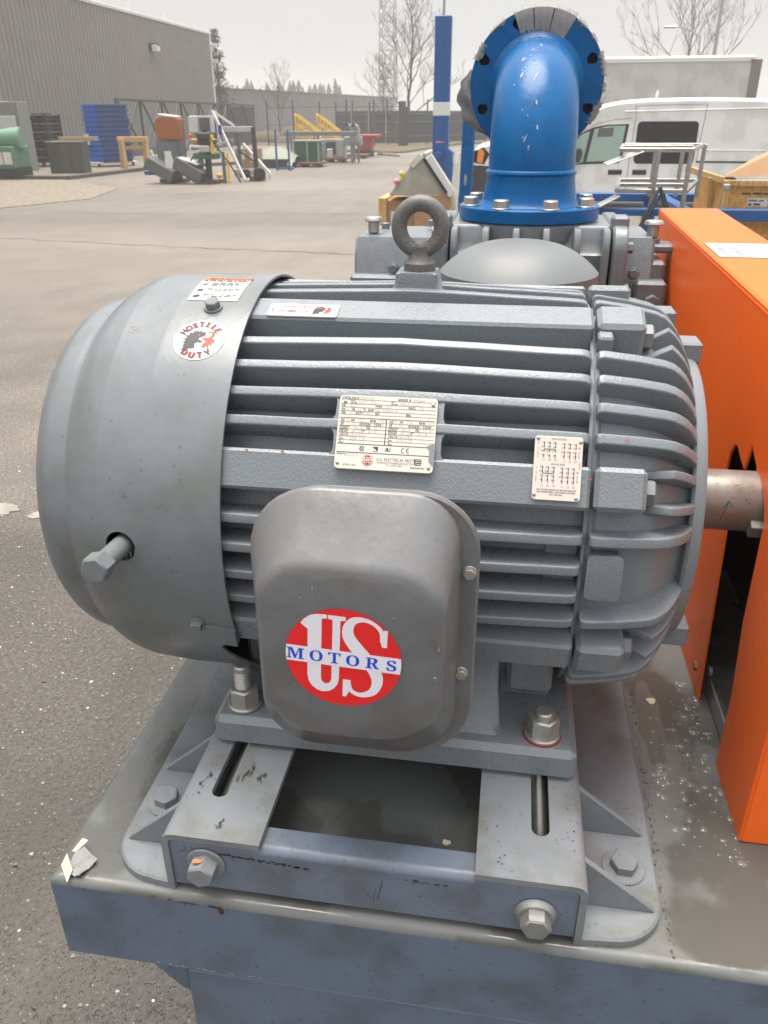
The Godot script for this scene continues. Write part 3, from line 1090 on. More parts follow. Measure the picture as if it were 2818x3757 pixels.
	put("chalk_mark", b, M.scuff, sh, true)
	# feet
	b = at_h()
	b.bb(Vector3(-0.206, -0.254, 0.095), Vector3(0.213, -0.2135, 0.2315), 0.007)
	b.bb(Vector3(-0.206, -0.254, -0.2315), Vector3(0.213, -0.2135, -0.095), 0.007)
	var foot := put("foot", b, cast, t)
	for sgn in [1.0, -1.0]:
		b = at_h()
		var side := []
		for e in [[-0.2145, 0.215, 0.132, -0.128], [-0.2105, 0.205, 0.127, -0.124], [-0.175, 0.188, 0.122, -0.12], [-0.135, 0.170, 0.121, -0.119], [-0.10, 0.165, 0.121, -0.119]]:
			var row := PackedVector3Array()
			for q in [Vector2(e[3], 0.06), Vector2(e[2], 0.06), Vector2(e[2], e[1] - 0.008), Vector2(e[2] - 0.008, e[1]), Vector2(e[3] + 0.008, e[1]), Vector2(e[3], e[1] - 0.008)]:
				row.append(Vector3(q.x, e[0], q.y * sgn))
			side.append(row)
		st = b.v.size()
		b.grid(side, true)
		b.orient(st)
		put("foot_web", b, cast, t)
	for x in [0.1575, -0.1575]:
		b = at_h()
		b.bb(Vector3(x - 0.0265, -0.195, 0.085), Vector3(x + 0.0265, -0.145, 0.157), 0.006)
		b.bb(Vector3(minf(x, 0.115 * signf(x)) - (0.0 if x > 0 else 0.026), -0.216, 0.08), Vector3(maxf(x, 0.115 * signf(x)) + (0.026 if x > 0 else 0.0), -0.15, 0.135), 0.004)
		put("foot_pillar", b, cast, t)
	for e in [[0.1746, 0.203, 0.0], [-0.1746, 0.203, 0.024], [0.1746, -0.203, 0.0], [-0.1746, -0.203, 0.01]]:
		b = at_h()
		var p := Vector3(e[0], -0.2133, e[1])
		b.hex(p, Vector3.UP, 0.0315, 0.0225, 0.0205, 0.0052, 0.35)
		b.cyl(p + Vector3(0, 0.02, 0), p + Vector3(0, 0.0345 + e[2], 0), 0.0102, -1, 20, 0.0018)
		for i in int(e[2] / 0.0025):
			b.lathe([Vector2(0, 0.0102), Vector2(0.0009, 0.0112), Vector2(0.0018, 0.0102)], p + Vector3(0, 0.0285 + i * 0.0025, 0), Vector3.UP, 16)
		var fb := put("foot_bolt", b, M.zinc, t)
		if e[0] > 0 and e[1] > 0:
			b = at_h()
			b.cyl(p + Vector3(0, -0.001, 0), p + Vector3(0, 0.0008, 0), 0.0222, 0.0215, 28)
			put("red_sealant", b, mat(lin(0.25, 0.03, 0.02), 0.6), fb)
	# bare primer showing through chipped paint
	b = at_h()
	for e in [[-0.105, 29.3, 0.2431], [-0.168, 40, 0.2432], [0.192, 27, 0.243], [-0.142, 29.2, 0.243], [0.225, 36.6, 0.237]]:
		s = round_print(b, e[0], e[1], e[2] + 0.0006)
		s.poly(ragged(Vector2.ZERO, 0.0022, 0.0015, int(e[1] * 10), 8, 0.5), 1, Color(0.36, 0.07, 0.03))
	put("paint_nick", b, M.scuff, t, true)
	terminal_box(t)

func prof_row(p: Vector2, d: float, aa: Array, rim_at: Callable) -> PackedVector3Array:
	var row := PackedVector3Array()
	for a in aa: row.append(Vector3(rim_at.call(a), 0, 0) + er(a) * (p.y - d))
	return row

# a line of print too small to read
func bar_text(s: Print, u: float, w: float, L: float, h: float, seed_: int, l := 2, col := Color(0.16, 0.16, 0.16)) -> void:
	var g := RandomNumberGenerator.new()
	g.seed = seed_
	var x := 0.0
	while x < L - 0.001:
		var n := h * g.randf_range(1.2, 4.5)
		n = minf(n, L - x)
		s.rect(u + x, w, u + x + n, w + h * g.randf_range(0.8, 1.0), l, col)
		x += n + h * 0.7

func plate_base(b: MB, o: Vector3, ux: Vector3, uy: Vector3, w: float, h: float, r: float, th: float, col: Color) -> void:
	var keep := b.xf
	b.xf = keep * Transform3D(Basis(ux, uy, ux.cross(uy)), o)
	b.col = col
	b.prism(rrect(-w / 2, -h / 2, w / 2, h / 2, r), -th, 0.0, 0.0003)
	b.xf = keep

func name_plate(t: Node3D) -> void:
	var a := deg_to_rad(34.6)
	var o := Vector3(-0.0035, 0, 0) + er(a) * 0.2462
	var ux := Vector3.RIGHT
	var uy := et(a)
	var b := at_h()
	var w := 0.0965; var h := 0.0735
	plate_base(b, o, ux, uy, w, h, 0.004, 0.0045, Color(0.56, 0.515, 0.455))
	var s := flat_print(b, o, ux, uy)
	var ink := Color(0.03, 0.028, 0.028)
	var pale := Color(0.40, 0.365, 0.32)
	var X := func(f: float) -> float: return -w / 2 + w * f
	var Y := func(f: float) -> float: return h / 2 - h * f
	var rows := [0.058, 0.115, 0.163, 0.215, 0.262, 0.308, 0.366, 0.414, 0.462, 0.510, 0.560, 0.610, 0.660]
	for i in rows.size() - 1:
		if i != 4: s.line(Vector2(X.call(0.012), Y.call(rows[i])), Vector2(X.call(0.988), Y.call(rows[i])), 0.00035 if i != 5 else 0.0006, 1, ink)
	s.line(Vector2(X.call(0.012), Y.call(rows[4])), Vector2(X.call(0.988), Y.call(rows[4])), 0.00035, 1, ink)
	for f in [0.660, 0.775]: s.line(Vector2(X.call(0.012), Y.call(f)), Vector2(X.call(0.988), Y.call(f)), 0.0007, 1, ink)
	s.line(Vector2(X.call(0.497), Y.call(0.308)), Vector2(X.call(0.497), Y.call(0.660)), 0.0008, 1, ink)
	var words := [["CATALOG #", 0.03, 0.051], ["MODEL #", 0.60, 0.051], ["SHAFT", 0.115, 0.083, 1], ["END BRG", 0.115, 0.108, 1], ["OPP", 0.53, 0.083, 1], ["END BRG", 0.53, 0.108, 1], ["FR", 0.028, 0.157], ["TYPE", 0.37, 0.157], ["ENCL", 0.71, 0.157], ["PH", 0.028, 0.208], ["MAX", 0.13, 0.19, 1], ["AMB", 0.13, 0.21, 1], ["°C", 0.245, 0.206], ["ID#", 0.30, 0.208], ["INSUL", 0.028, 0.238, 1], ["CLASS", 0.028, 0.258, 1], ["DUTY", 0.175, 0.256], ["WT", 0.375, 0.256], ["BAL", 0.69, 0.256]]
	for side in [0.0, 0.497]:
		words += [["HZ", 0.032 + side, 0.356], ["HP", 0.135 + side, 0.356], ["RPM", 0.33 + side, 0.356], ["SF", 0.032 + side, 0.406], ["DESIGN", 0.225 + side, 0.406], ["CODE", 0.37 + side, 0.406], ["GUARANTEED", 0.025 + side, 0.434, 1], ["EFFICIENCY", 0.025 + side, 0.456, 1], ["MAX", 0.30 + side, 0.434, 1], ["KVAR", 0.30 + side, 0.456, 1], ["NEMA NOM", 0.025 + side, 0.482, 1], ["EFFICIENCY", 0.025 + side, 0.504, 1], ["NOM", 0.25 + side, 0.482, 1], ["PF", 0.25 + side, 0.504, 1], ["VOLTS", 0.03 + side, 0.552], ["FL", 0.03 + side, 0.578, 1], ["AMPS", 0.03 + side, 0.602, 1], ["SF", 0.03 + side, 0.630, 1], ["AMPS", 0.03 + side, 0.652, 1]]
	for q in words: s.text(q[0], Vector2(X.call(q[1]), Y.call(q[2])), 0.00125 if q.size() > 3 else 0.0024, ink, 1, 0.0, "bold", 0.9)
	for q in [["N98652E", 0.20, 0.048], ["R924A", 0.76, 0.048], ["6217-JC3", 0.20, 0.107], ["6214-JC3", 0.63, 0.107], ["405T", 0.11, 0.156], ["FCT", 0.485, 0.156], ["TE", 0.82, 0.156], ["3", 0.085, 0.207], ["40", 0.185, 0.207], ["E08-R924A-M", 0.355, 0.207], ["F", 0.115, 0.255], ["CONT", 0.26, 0.255], ["60", 0.08, 0.353], ["100", 0.20, 0.353], ["1780", 0.405, 0.353], ["50", 0.565, 0.353], ["100", 0.70, 0.353], ["1475", 0.90, 0.353], ["1.15", 0.10, 0.404], ["B", 0.335, 0.404], ["G", 0.455, 0.404], ["1.00", 0.58, 0.404], ["B", 0.835, 0.404], ["F", 0.945, 0.404], ["93.6", 0.17, 0.455], ["22.1", 0.37, 0.455], ["92.4", 0.66, 0.455], ["17.9", 0.87, 0.455], ["94.5", 0.15, 0.502], ["87.4", 0.32, 0.502], ["93.6", 0.65, 0.502], ["87.8", 0.83, 0.502], ["230/460", 0.135, 0.551], ["190/380", 0.615, 0.551], ["228/114", 0.135, 0.601], ["276/138", 0.615, 0.601], ["MEXICO", 0.10, 0.825]]:
		s.text(q[0], Vector2(X.call(q[1]), Y.call(q[2])), 0.0026, pale, 1, 0.0, "mono")
	s.text("MADE IN", Vector2(X.call(0.02), Y.call(0.808)), 0.0014, ink, 1, 0.0, "bold")
	s.text("422867-002", Vector2(X.call(0.085), Y.call(0.955)), 0.0018, ink)
	s.text("U.S. ELECTRICAL MOTORS", Vector2(X.call(0.43), Y.call(0.868)), 0.0029, ink, 1, 0.0, "sans", 0.9)
	s.text("DIVISION OF EMERSON ELECTRIC CO.", Vector2(X.call(0.435), Y.call(0.905)), 0.0017, ink, 1, 0.0, "sans", 1.0)
	s.text("ST. LOUIS, MO", Vector2(X.call(0.53), Y.call(0.935)), 0.0017, ink, 1, 0.0, "sans", 1.0)
	# marks of the testing bodies
	var my: float = Y.call(0.718)
	s.arc(Vector2(X.call(0.272), my), 0.0020, 0.0006, 0.5, TAU - 0.5, 1, ink)
	s.text("SA", Vector2(X.call(0.272), my - 0.0012), 0.0024, ink, 1, 0.5, "bold")
	s.rect(X.call(0.385), my - 0.0024, X.call(0.435), my + 0.0024, 1, ink)
	s.poly(PackedVector2Array([Vector2(X.call(0.39), my - 0.002), Vector2(X.call(0.43), my - 0.002), Vector2(X.call(0.39), my + 0.001)]), 2, Color(0.66, 0.60, 0.52))
	s.text("R", Vector2(X.call(0.532), my - 0.0018), 0.0034, ink, 1, 0.0, "bold", -1.0)
	s.text("U", Vector2(X.call(0.533), my - 0.0018), 0.0036, ink, 1, 0.0, "bold")
	s.arc(Vector2(X.call(0.695), my), 0.0020, 0.0006, PI * 0.45, PI * 1.55, 1, ink)
	s.arc(Vector2(X.call(0.745), my), 0.0020, 0.0006, PI * 0.45, PI * 1.55, 1, ink)
	s.rect(X.call(0.728), my - 0.0003, X.call(0.745), my + 0.0003, 1, ink)
	var rd := Color(0.33, 0.03, 0.035)
	var rc := Vector2(X.call(0.338), Y.call(0.872))
	s.disc(rc, 0.0056, 1, rd, 28)
	s.arc(rc, 0.0049, 0.00035, 0, TAU, 2, Color(0.66, 0.60, 0.52))
	s.text("US", rc + Vector2(0, -0.0031), 0.0062, Color(0.66, 0.60, 0.52), 3, 0.5, "serif", 0.8)
	s.rect(rc.x - 0.0053, rc.y - 0.001, rc.x + 0.0053, rc.y + 0.001, 4, Color(0.66, 0.60, 0.52))
	s.text("MOTORS", rc + Vector2(0, -0.0007), 0.0014, rd, 5, 0.5, "serif")
	var em := Vector2(X.call(0.845), Y.call(0.862))
	s.rect(em.x - 0.0034, em.y - 0.003, em.x + 0.0034, em.y + 0.003, 1, ink)
	for e in [[-0.0018, -0.0026, -0.0014, 0.0026], [-0.0014, -0.0003, 0.0028, 0.0002], [-0.0008, -0.0022, 0.0028, -0.0017], [-0.0008, 0.0015, 0.0028, 0.002]]:
		s.rect(em.x + e[0], em.y + e[1], em.x + e[2], em.y + e[3], 2, Color(0.66, 0.60, 0.52))
	s.text("EMERSON", Vector2(X.call(0.775), Y.call(0.952)), 0.0016, ink, 1, 0.0, "bold", 1.35)
	# the corner where a flap of paint lies over the edge
	s.poly(PackedVector2Array([Vector2(w / 2 + 0.0005, Y.call(0.60)), Vector2(X.call(0.925), Y.call(0.645)), Vector2(X.call(0.955), Y.call(0.70)), Vector2(X.call(0.95), Y.call(0.83)), Vector2(w / 2 + 0.0005, Y.call(0.91))]), 6, Color(0.17, 0.185, 0.195))
	var np := put("name_plate", b, M.plate, t, true)
	for q in [[0.06, 0.085], [0.955, 0.085], [0.035, 0.925], [0.955, 0.93]]:
		b = at_h()
		rivet(b, o + ux * X.call(q[0]) + uy * Y.call(q[1]), er(a), 0.0019)
		put("rivet", b, M.zinc, np)

func wiring_plate(t: Node3D) -> void:
	var a := deg_to_rad(28.9)
	var o := Vector3(0.1613, 0, 0) + er(a) * 0.2452
	var ux := Vector3.RIGHT; var uy := et(a)
	var w := 0.0445; var h := 0.0605
	var b := at_h()
	plate_base(b, o, ux, uy, w, h, 0.003, 0.0022, Color(0.58, 0.515, 0.46))
	var s := flat_print(b, o, ux, uy)
	var ink := Color(0.035, 0.03, 0.03)
	var X := func(px: float) -> float: return -w / 2 + w * (px - 150.0) / 1310.0
	var Y := func(py: float) -> float: return h / 2 - h * (py - 150.0) / 1790.0
	var groups := [
		[410, 330, [[[7, 8, 9], 0], [[4, 5, 6], 117], [[12, 10, 11], 232], [[1, 2, 3], 348]], [[0, 117], [348, 430]], 185, -1],
		[962, 350, [[[7, 8, 9], 0], [[4, 5, 6], 112], [[12, 10, 11], 228], [[1, 2, 3], 340]], [[0, 112], [228, 422]], 0, 0],
		[400, 1012, [[[6, 4, 5], 0], [[12, 10, 11], 115], [[7, 8, 9], 238], [[1, 2, 3], 358]], [[0, 180], [238, 445]], 180, 1],
		[945, 1030, [[[7, 8, 9], 0], [[6, 4, 5], 120], [[12, 10, 11], 240], [[1, 2, 3], 360]], [[0, 445]], 0, 0]]
	for g in groups:
		for c in 3:
			var px: float = g[0] + c * 155.0
			for ln in g[3]: s.line(Vector2(X.call(px), Y.call(g[1] + ln[0] + c * 4)), Vector2(X.call(px), Y.call(g[1] + ln[1] + c * 4)), 0.0006, 1, ink)
			if g[5] == -1: s.line(Vector2(X.call(px), Y.call(g[1] + 185)), Vector2(X.call(px), Y.call(g[1] + 232)), 0.0006, 1, ink)
			for rw in g[2]:
				var q := Vector2(X.call(px), Y.call(g[1] + rw[1] + c * 4))
				s.disc(q, 0.0007, 2, ink, 8)
				s.text(str(rw[0][c]), q + Vector2(-0.0012, -0.0008), 0.0016, ink, 2, 1.0)
			s.text("L%d" % (c + 1), Vector2(X.call(px + 10), Y.call(g[1] + (510 if g[1] < 900 else 545))), 0.0017, ink, 1, 0.5)
		if g[5] != 0: s.line(Vector2(X.call(g[0]), Y.call(g[1] + g[4])), Vector2(X.call(g[0] + 310), Y.call(g[1] + g[4])), 0.0006, 1, ink)
	s.text("HIGH VOLTAGE", Vector2(0, Y.call(252)), 0.0017, ink, 1, 0.5, "sans", 0.85)
	s.text("LOW VOLTAGE", Vector2(0, Y.call(958)), 0.0017, ink, 1, 0.5, "sans", 0.85)
	for e in [[250, 380, "Y START"], [235, 1060, "Y START"]]:
		for i in 7: s.text(e[2][i], Vector2(X.call(e[0]), Y.call(e[1] + i * 66)), 0.0015, ink, 1, 0.5)
	for e in [[1365, 470], [1355, 1150]]:
		s.line(Vector2(X.call(e[0] - 20), Y.call(e[1])), Vector2(X.call(e[0]), Y.call(e[1] - 45)), 0.0003, 1, ink)
		s.line(Vector2(X.call(e[0] + 20), Y.call(e[1])), Vector2(X.call(e[0]), Y.call(e[1] - 45)), 0.0003, 1, ink)
		s.line(Vector2(X.call(e[0] - 20), Y.call(e[1])), Vector2(X.call(e[0] + 20), Y.call(e[1])), 0.0003, 1, ink)
		for i in 3: s.text("RUN"[i], Vector2(X.call(e[0]), Y.call(e[1] + 130 + i * 68)), 0.0015, ink, 1, 0.5)
	s.text("FULL VOLTAGE ACROSS THE LINE START AND RUN", Vector2(0, Y.call(1668)), 0.0014, ink, 1, 0.5, "bold", 0.8)
	s.text("ON Δ CONNECTIONS.  ALSO SUITABLE FOR START", Vector2(0, Y.call(1733)), 0.0014, ink, 1, 0.5, "bold", 0.8)
	s.text("ON Y, RUN ON Δ.", Vector2(0, Y.call(1800)), 0.0014, ink, 1, 0.5, "bold", 0.8)
	s.text("137103", Vector2(X.call(1415), Y.call(1035)), 0.0013, ink, 1, 0.0, "sans", 1.0, PI / 2)
	var np := put("wiring_plate", b, M.plate, t, true)
	for q in [[240, 215], [1395, 275], [215, 1800], [1360, 1850]]:
		b = at_h()
		rivet(b, o + ux * X.call(q[0]) + uy * Y.call(q[1]), er(a), 0.0019)
		put("rivet", b, M.zinc, np)

func duty_plate(t: Node3D) -> void:
	var a := deg_to_rad(72.0)
	var uy := et(a)
	var o := Vector3(-0.1115, 0, 0) + er(a) * 0.2442 - uy * 0.0075
	var ux := Vector3.RIGHT
	var w := 0.0765; var h := 0.0245
	var b := at_h()
	plate_base(b, o, ux, uy, w, h, 0.0025, 0.0015, Color(0.55, 0.53, 0.50))
	var s := flat_print(b, o, ux, uy)
	var red := Color(0.62, 0.04, 0.03)
	s.text("Hostile Duty", Vector2(-0.0215, 0.0042), 0.0046, red, 1, 0.0, "bold", 1.12)
	s.disc(Vector2(-0.0115, -0.0035), 0.0042, 1, Color(0.32, 0.29, 0.28), 20)
	s.poly(ragged(Vector2(-0.0125, -0.003), 0.0028, 0.0024, 9, 9, 0.5), 2, Color(0.1, 0.09, 0.09))
	s.text("WORLD", Vector2(-0.0345, -0.0052), 0.0036, red, 3, 0.0, "serif", 1.05)
	s.text("MOTOR", Vector2(-0.0105, -0.0050), 0.0030, red, 3, 0.0, "serif", 1.05)
	s.text("422484", Vector2(0.0005, -0.0102), 0.0018, Color(0.15, 0.15, 0.15), 1, 0.0, "sans", 1.2)
	beast(s, Vector2(0.0205, 0.0), 0.0098, 1)
	var np := put("duty_plate", b, M.plate, t, true)
	for u in [-0.034, 0.0345]:
		b = at_h()
		rivet(b, o + ux * u + uy * (0.002 if u > 0 else 0.001), er(a), 0.0017)
		put("rivet", b, M.zinc, np)

func terminal_box(t: Node3D) -> void:
	var x0 := -0.0135
	var b := at_h()
	b.prism(rrect(x0 - 0.084, -0.145, x0 + 0.088, 0.075, 0.03), 0.17, 0.305, 0.002)
	var body := put("terminal_box", b, M.box, t)
	b = at_h()
	b.prism(rrect(x0 - 0.0955, -0.1565, x0 + 0.1095, 0.126, [0.06, 0.072, 0.055, 0.074], 8), 0.3052, 0.3118)
	put("gasket", b, M.gasket, body)
	b = at_h()
	b.prism(rrect(x0 - 0.0965, -0.158, x0 + 0.11, 0.1325, [0.062, 0.075, 0.056, 0.075], 8), 0.312, 0.3172, 0.002)
	# pressed bowl of the cover
	var rows := []
	var lo := [x0 - 0.0955, -0.153, 0.0805, 0.1318]
	var hi := [-0.0910, -0.098, 0.0725, 0.084]
	for e in [[0.3150, -0.05], [0.3180, 0.0], [0.3205, 0.035], [0.330, 0.24], [0.340, 0.46], [0.350, 0.68], [0.3575, 0.84], [0.3622, 0.94], [0.3658, 1.04], [0.3690, 1.22], [0.3713, 1.5], [0.3731, 1.95], [0.3745, 2.6], [0.3753, 3.3], [0.3757, 4.0]]:
		var k: float = e[1]
		var row := PackedVector3Array()
		var kk := pow(maxf(k, 0.0), 1.0)
		var ins := maxf(0.0, k - 1.0) * 0.017
		var kx := clampf(k, -1, 1)
		var q := rrect(lerpf(lo[0], hi[0], kx) + ins, lerpf(lo[1], hi[1], minf(kk, 1.0)) + ins, lerpf(lo[2], hi[2], kx) - ins, lerpf(lo[3], hi[3] + 0.006, minf(kk, 1.0)) - ins, [maxf(0.006, 0.052 - ins), maxf(0.006, 0.06 - ins), maxf(0.006, 0.047 - ins * 0.9), maxf(0.006, 0.066 - 0.02 * kx - ins)], 8)
		for p in q: row.append(Vector3(p.x, p.y, e[0]))
		rows.append(row)
	b.grid(rows, true, 0.55)
	var cap := PackedVector3Array(rows[-1])
	b.fan(cap)
	var cover := put("box_cover", b, M.box, body)
	for e in [[0.0880, 0.0595], [0.0848, -0.049]]:
		b = at_h()
		b.hex(Vector3(e[0], e[1], 0.3172), Vector3(0, 0, 1), 0.0098, 0.0042, 0.0066, 0.0014, 0.2)
		put("cover_screw", b, M.zinc, cover)
	# round sticker
	b = at_h()
	var s := flat_print(b, Vector3(-0.0138, -0.001, 0.3759), Vector3.RIGHT, Vector3.UP, deg_to_rad(-3.0))
	var red := Color(0.80, 0.016, 0.016)
	var wht := Color(0.80, 0.80, 0.86)
	var navy := Color(0.012, 0.06, 0.62)
	s.disc(Vector2.ZERO, 0.0505, 1, red, 72)
	# U: two serifed stems joined by a bowl
	var U := V2([-0.0375,0.0315, -0.0345,0.0365, -0.0290,0.0410, -0.0235,0.0428, -0.0148,0.0432, -0.0148,0.0395, -0.0192,0.0385, -0.0192,-0.0225])
	for i in 9: U.append(Vector2(-0.0145, -0.0225) + Vector2.from_angle(PI + PI * i / 8) * Vector2(0.0047, 0.0062))
	U.append_array(V2([-0.0098,0.0385, -0.0138,0.0395, -0.0138,0.0432, 0.0012,0.0432, 0.0012,0.0395, -0.0032,0.0385, -0.0032,-0.0215]))
	for i in 9: U.append(Vector2(-0.0172, -0.0215) + Vector2.from_angle(-PI * i / 8) * Vector2(0.0140, 0.0165))
	U.append_array(V2([-0.0312,0.0265, -0.0338,0.0285]))
	s.poly(U, 2, wht)
	# S: a broad stroke along a double curve
	var mid := V2([0.0335,0.0235, 0.0320,0.0325, 0.0255,0.0395, 0.0165,0.0425, 0.0075,0.0400, 0.0035,0.0320, 0.0048,0.0225, 0.0120,0.0120, 0.0215,0.0005, 0.0285,-0.0105, 0.0305,-0.0210, 0.0265,-0.0315, 0.0165,-0.0362, 0.0080,-0.0330, 0.0045,-0.0245])
	var wid := [0.0052, 0.0040, 0.0034, 0.0042, 0.0072, 0.0092, 0.0108, 0.0120, 0.0122, 0.0112, 0.0094, 0.0074, 0.0046, 0.0040, 0.0055]
	var curve := Curve2D.new()
	for i in mid.size():
		var tan := (mid[mini(i + 1, mid.size() - 1)] - mid[maxi(i - 1, 0)]) / 6.0
		curve.add_point(mid[i], -tan, tan)
	var fine_mid := PackedVector2Array(); var fine_wid := []
	for i in mid.size() - 1:
		for j in 5:
			fine_mid.append(curve.sample(i, j / 5.0)); fine_wid.append(lerpf(wid[i], wid[i + 1], j / 5.0))
	fine_mid.append(mid[-1]); fine_wid.append(wid[-1])
	mid = fine_mid; wid = fine_wid
	var left := PackedVector2Array(); var right := PackedVector2Array()
	for i in mid.size():
		var d := (mid[mini(i + 1, mid.size() - 1)] - mid[maxi(i - 1, 0)]).normalized().orthogonal()
		left.append(mid[i] + d * wid[i] / 2); right.append(mid[i] - d * wid[i] / 2)
	s.mb.col = wht
	for i in mid.size() - 1:
		s.tri(left[i], right[i], right[i + 1], 2); s.tri(left[i], right[i + 1], left[i + 1], 2)
	s.poly(V2([0.0345,0.0350, 0.0372,0.0350, 0.0372,0.0175, 0.0330,0.0175, 0.0310,0.0250]), 3, wht)
	s.poly(V2([0.0005,-0.0400, 0.0035,-0.0400, 0.0065,-0.0335, 0.0075,-0.0215, 0.0005,-0.0215]), 3, wht)
	# band with the word
	var band := PackedVector2Array()
	for i in 9:
		var a := lerpf(-0.165, 0.165, i / 8.0)
		band.append(Vector2.from_angle(a) * 0.0504)
	for i in 9:
		var a := lerpf(PI - 0.165, PI + 0.165, i / 8.0)
		band.append(Vector2.from_angle(a) * 0.0504)
	s.poly(band, 4, wht)
	var word := "MOTORS"
	var ux := [-0.0418, -0.0235, -0.0075, 0.0085, 0.0255, 0.0420]
	for i in 6: s.text(word[i], Vector2(ux[i], -0.0056), 0.0112, navy, 5, 0.5, "serif", 1.08)
	put("maker_sticker", b, M.ink, cover, true, "round red and white sticker with blue lettering")
	b = at_h()
	s = flat_print(b, Vector3(0, 0, 0.3760), Vector3.RIGHT, Vector3.UP)
	for e in [[-0.038, 0.067, 0.0006, 0.003], [-0.049, 0.058, 0.0005, 0.0012], [0.0655, -0.012, 0.0015, 0.0012], [0.030, 0.045, 0.0008, 0.0008], [0.068, 0.018, 0.0004, 0.004]]:
		s.poly(ragged(Vector2(e[0], e[1]), e[2], e[3], int(e[0] * 9000), 7, 0.4), 1, Color(0.42, 0.42, 0.42))
	put("scratch", b, M.scuff, cover, true)


# ---------------------------------------------------------------- slide base, skid, guard, blower
const DECK := -0.338

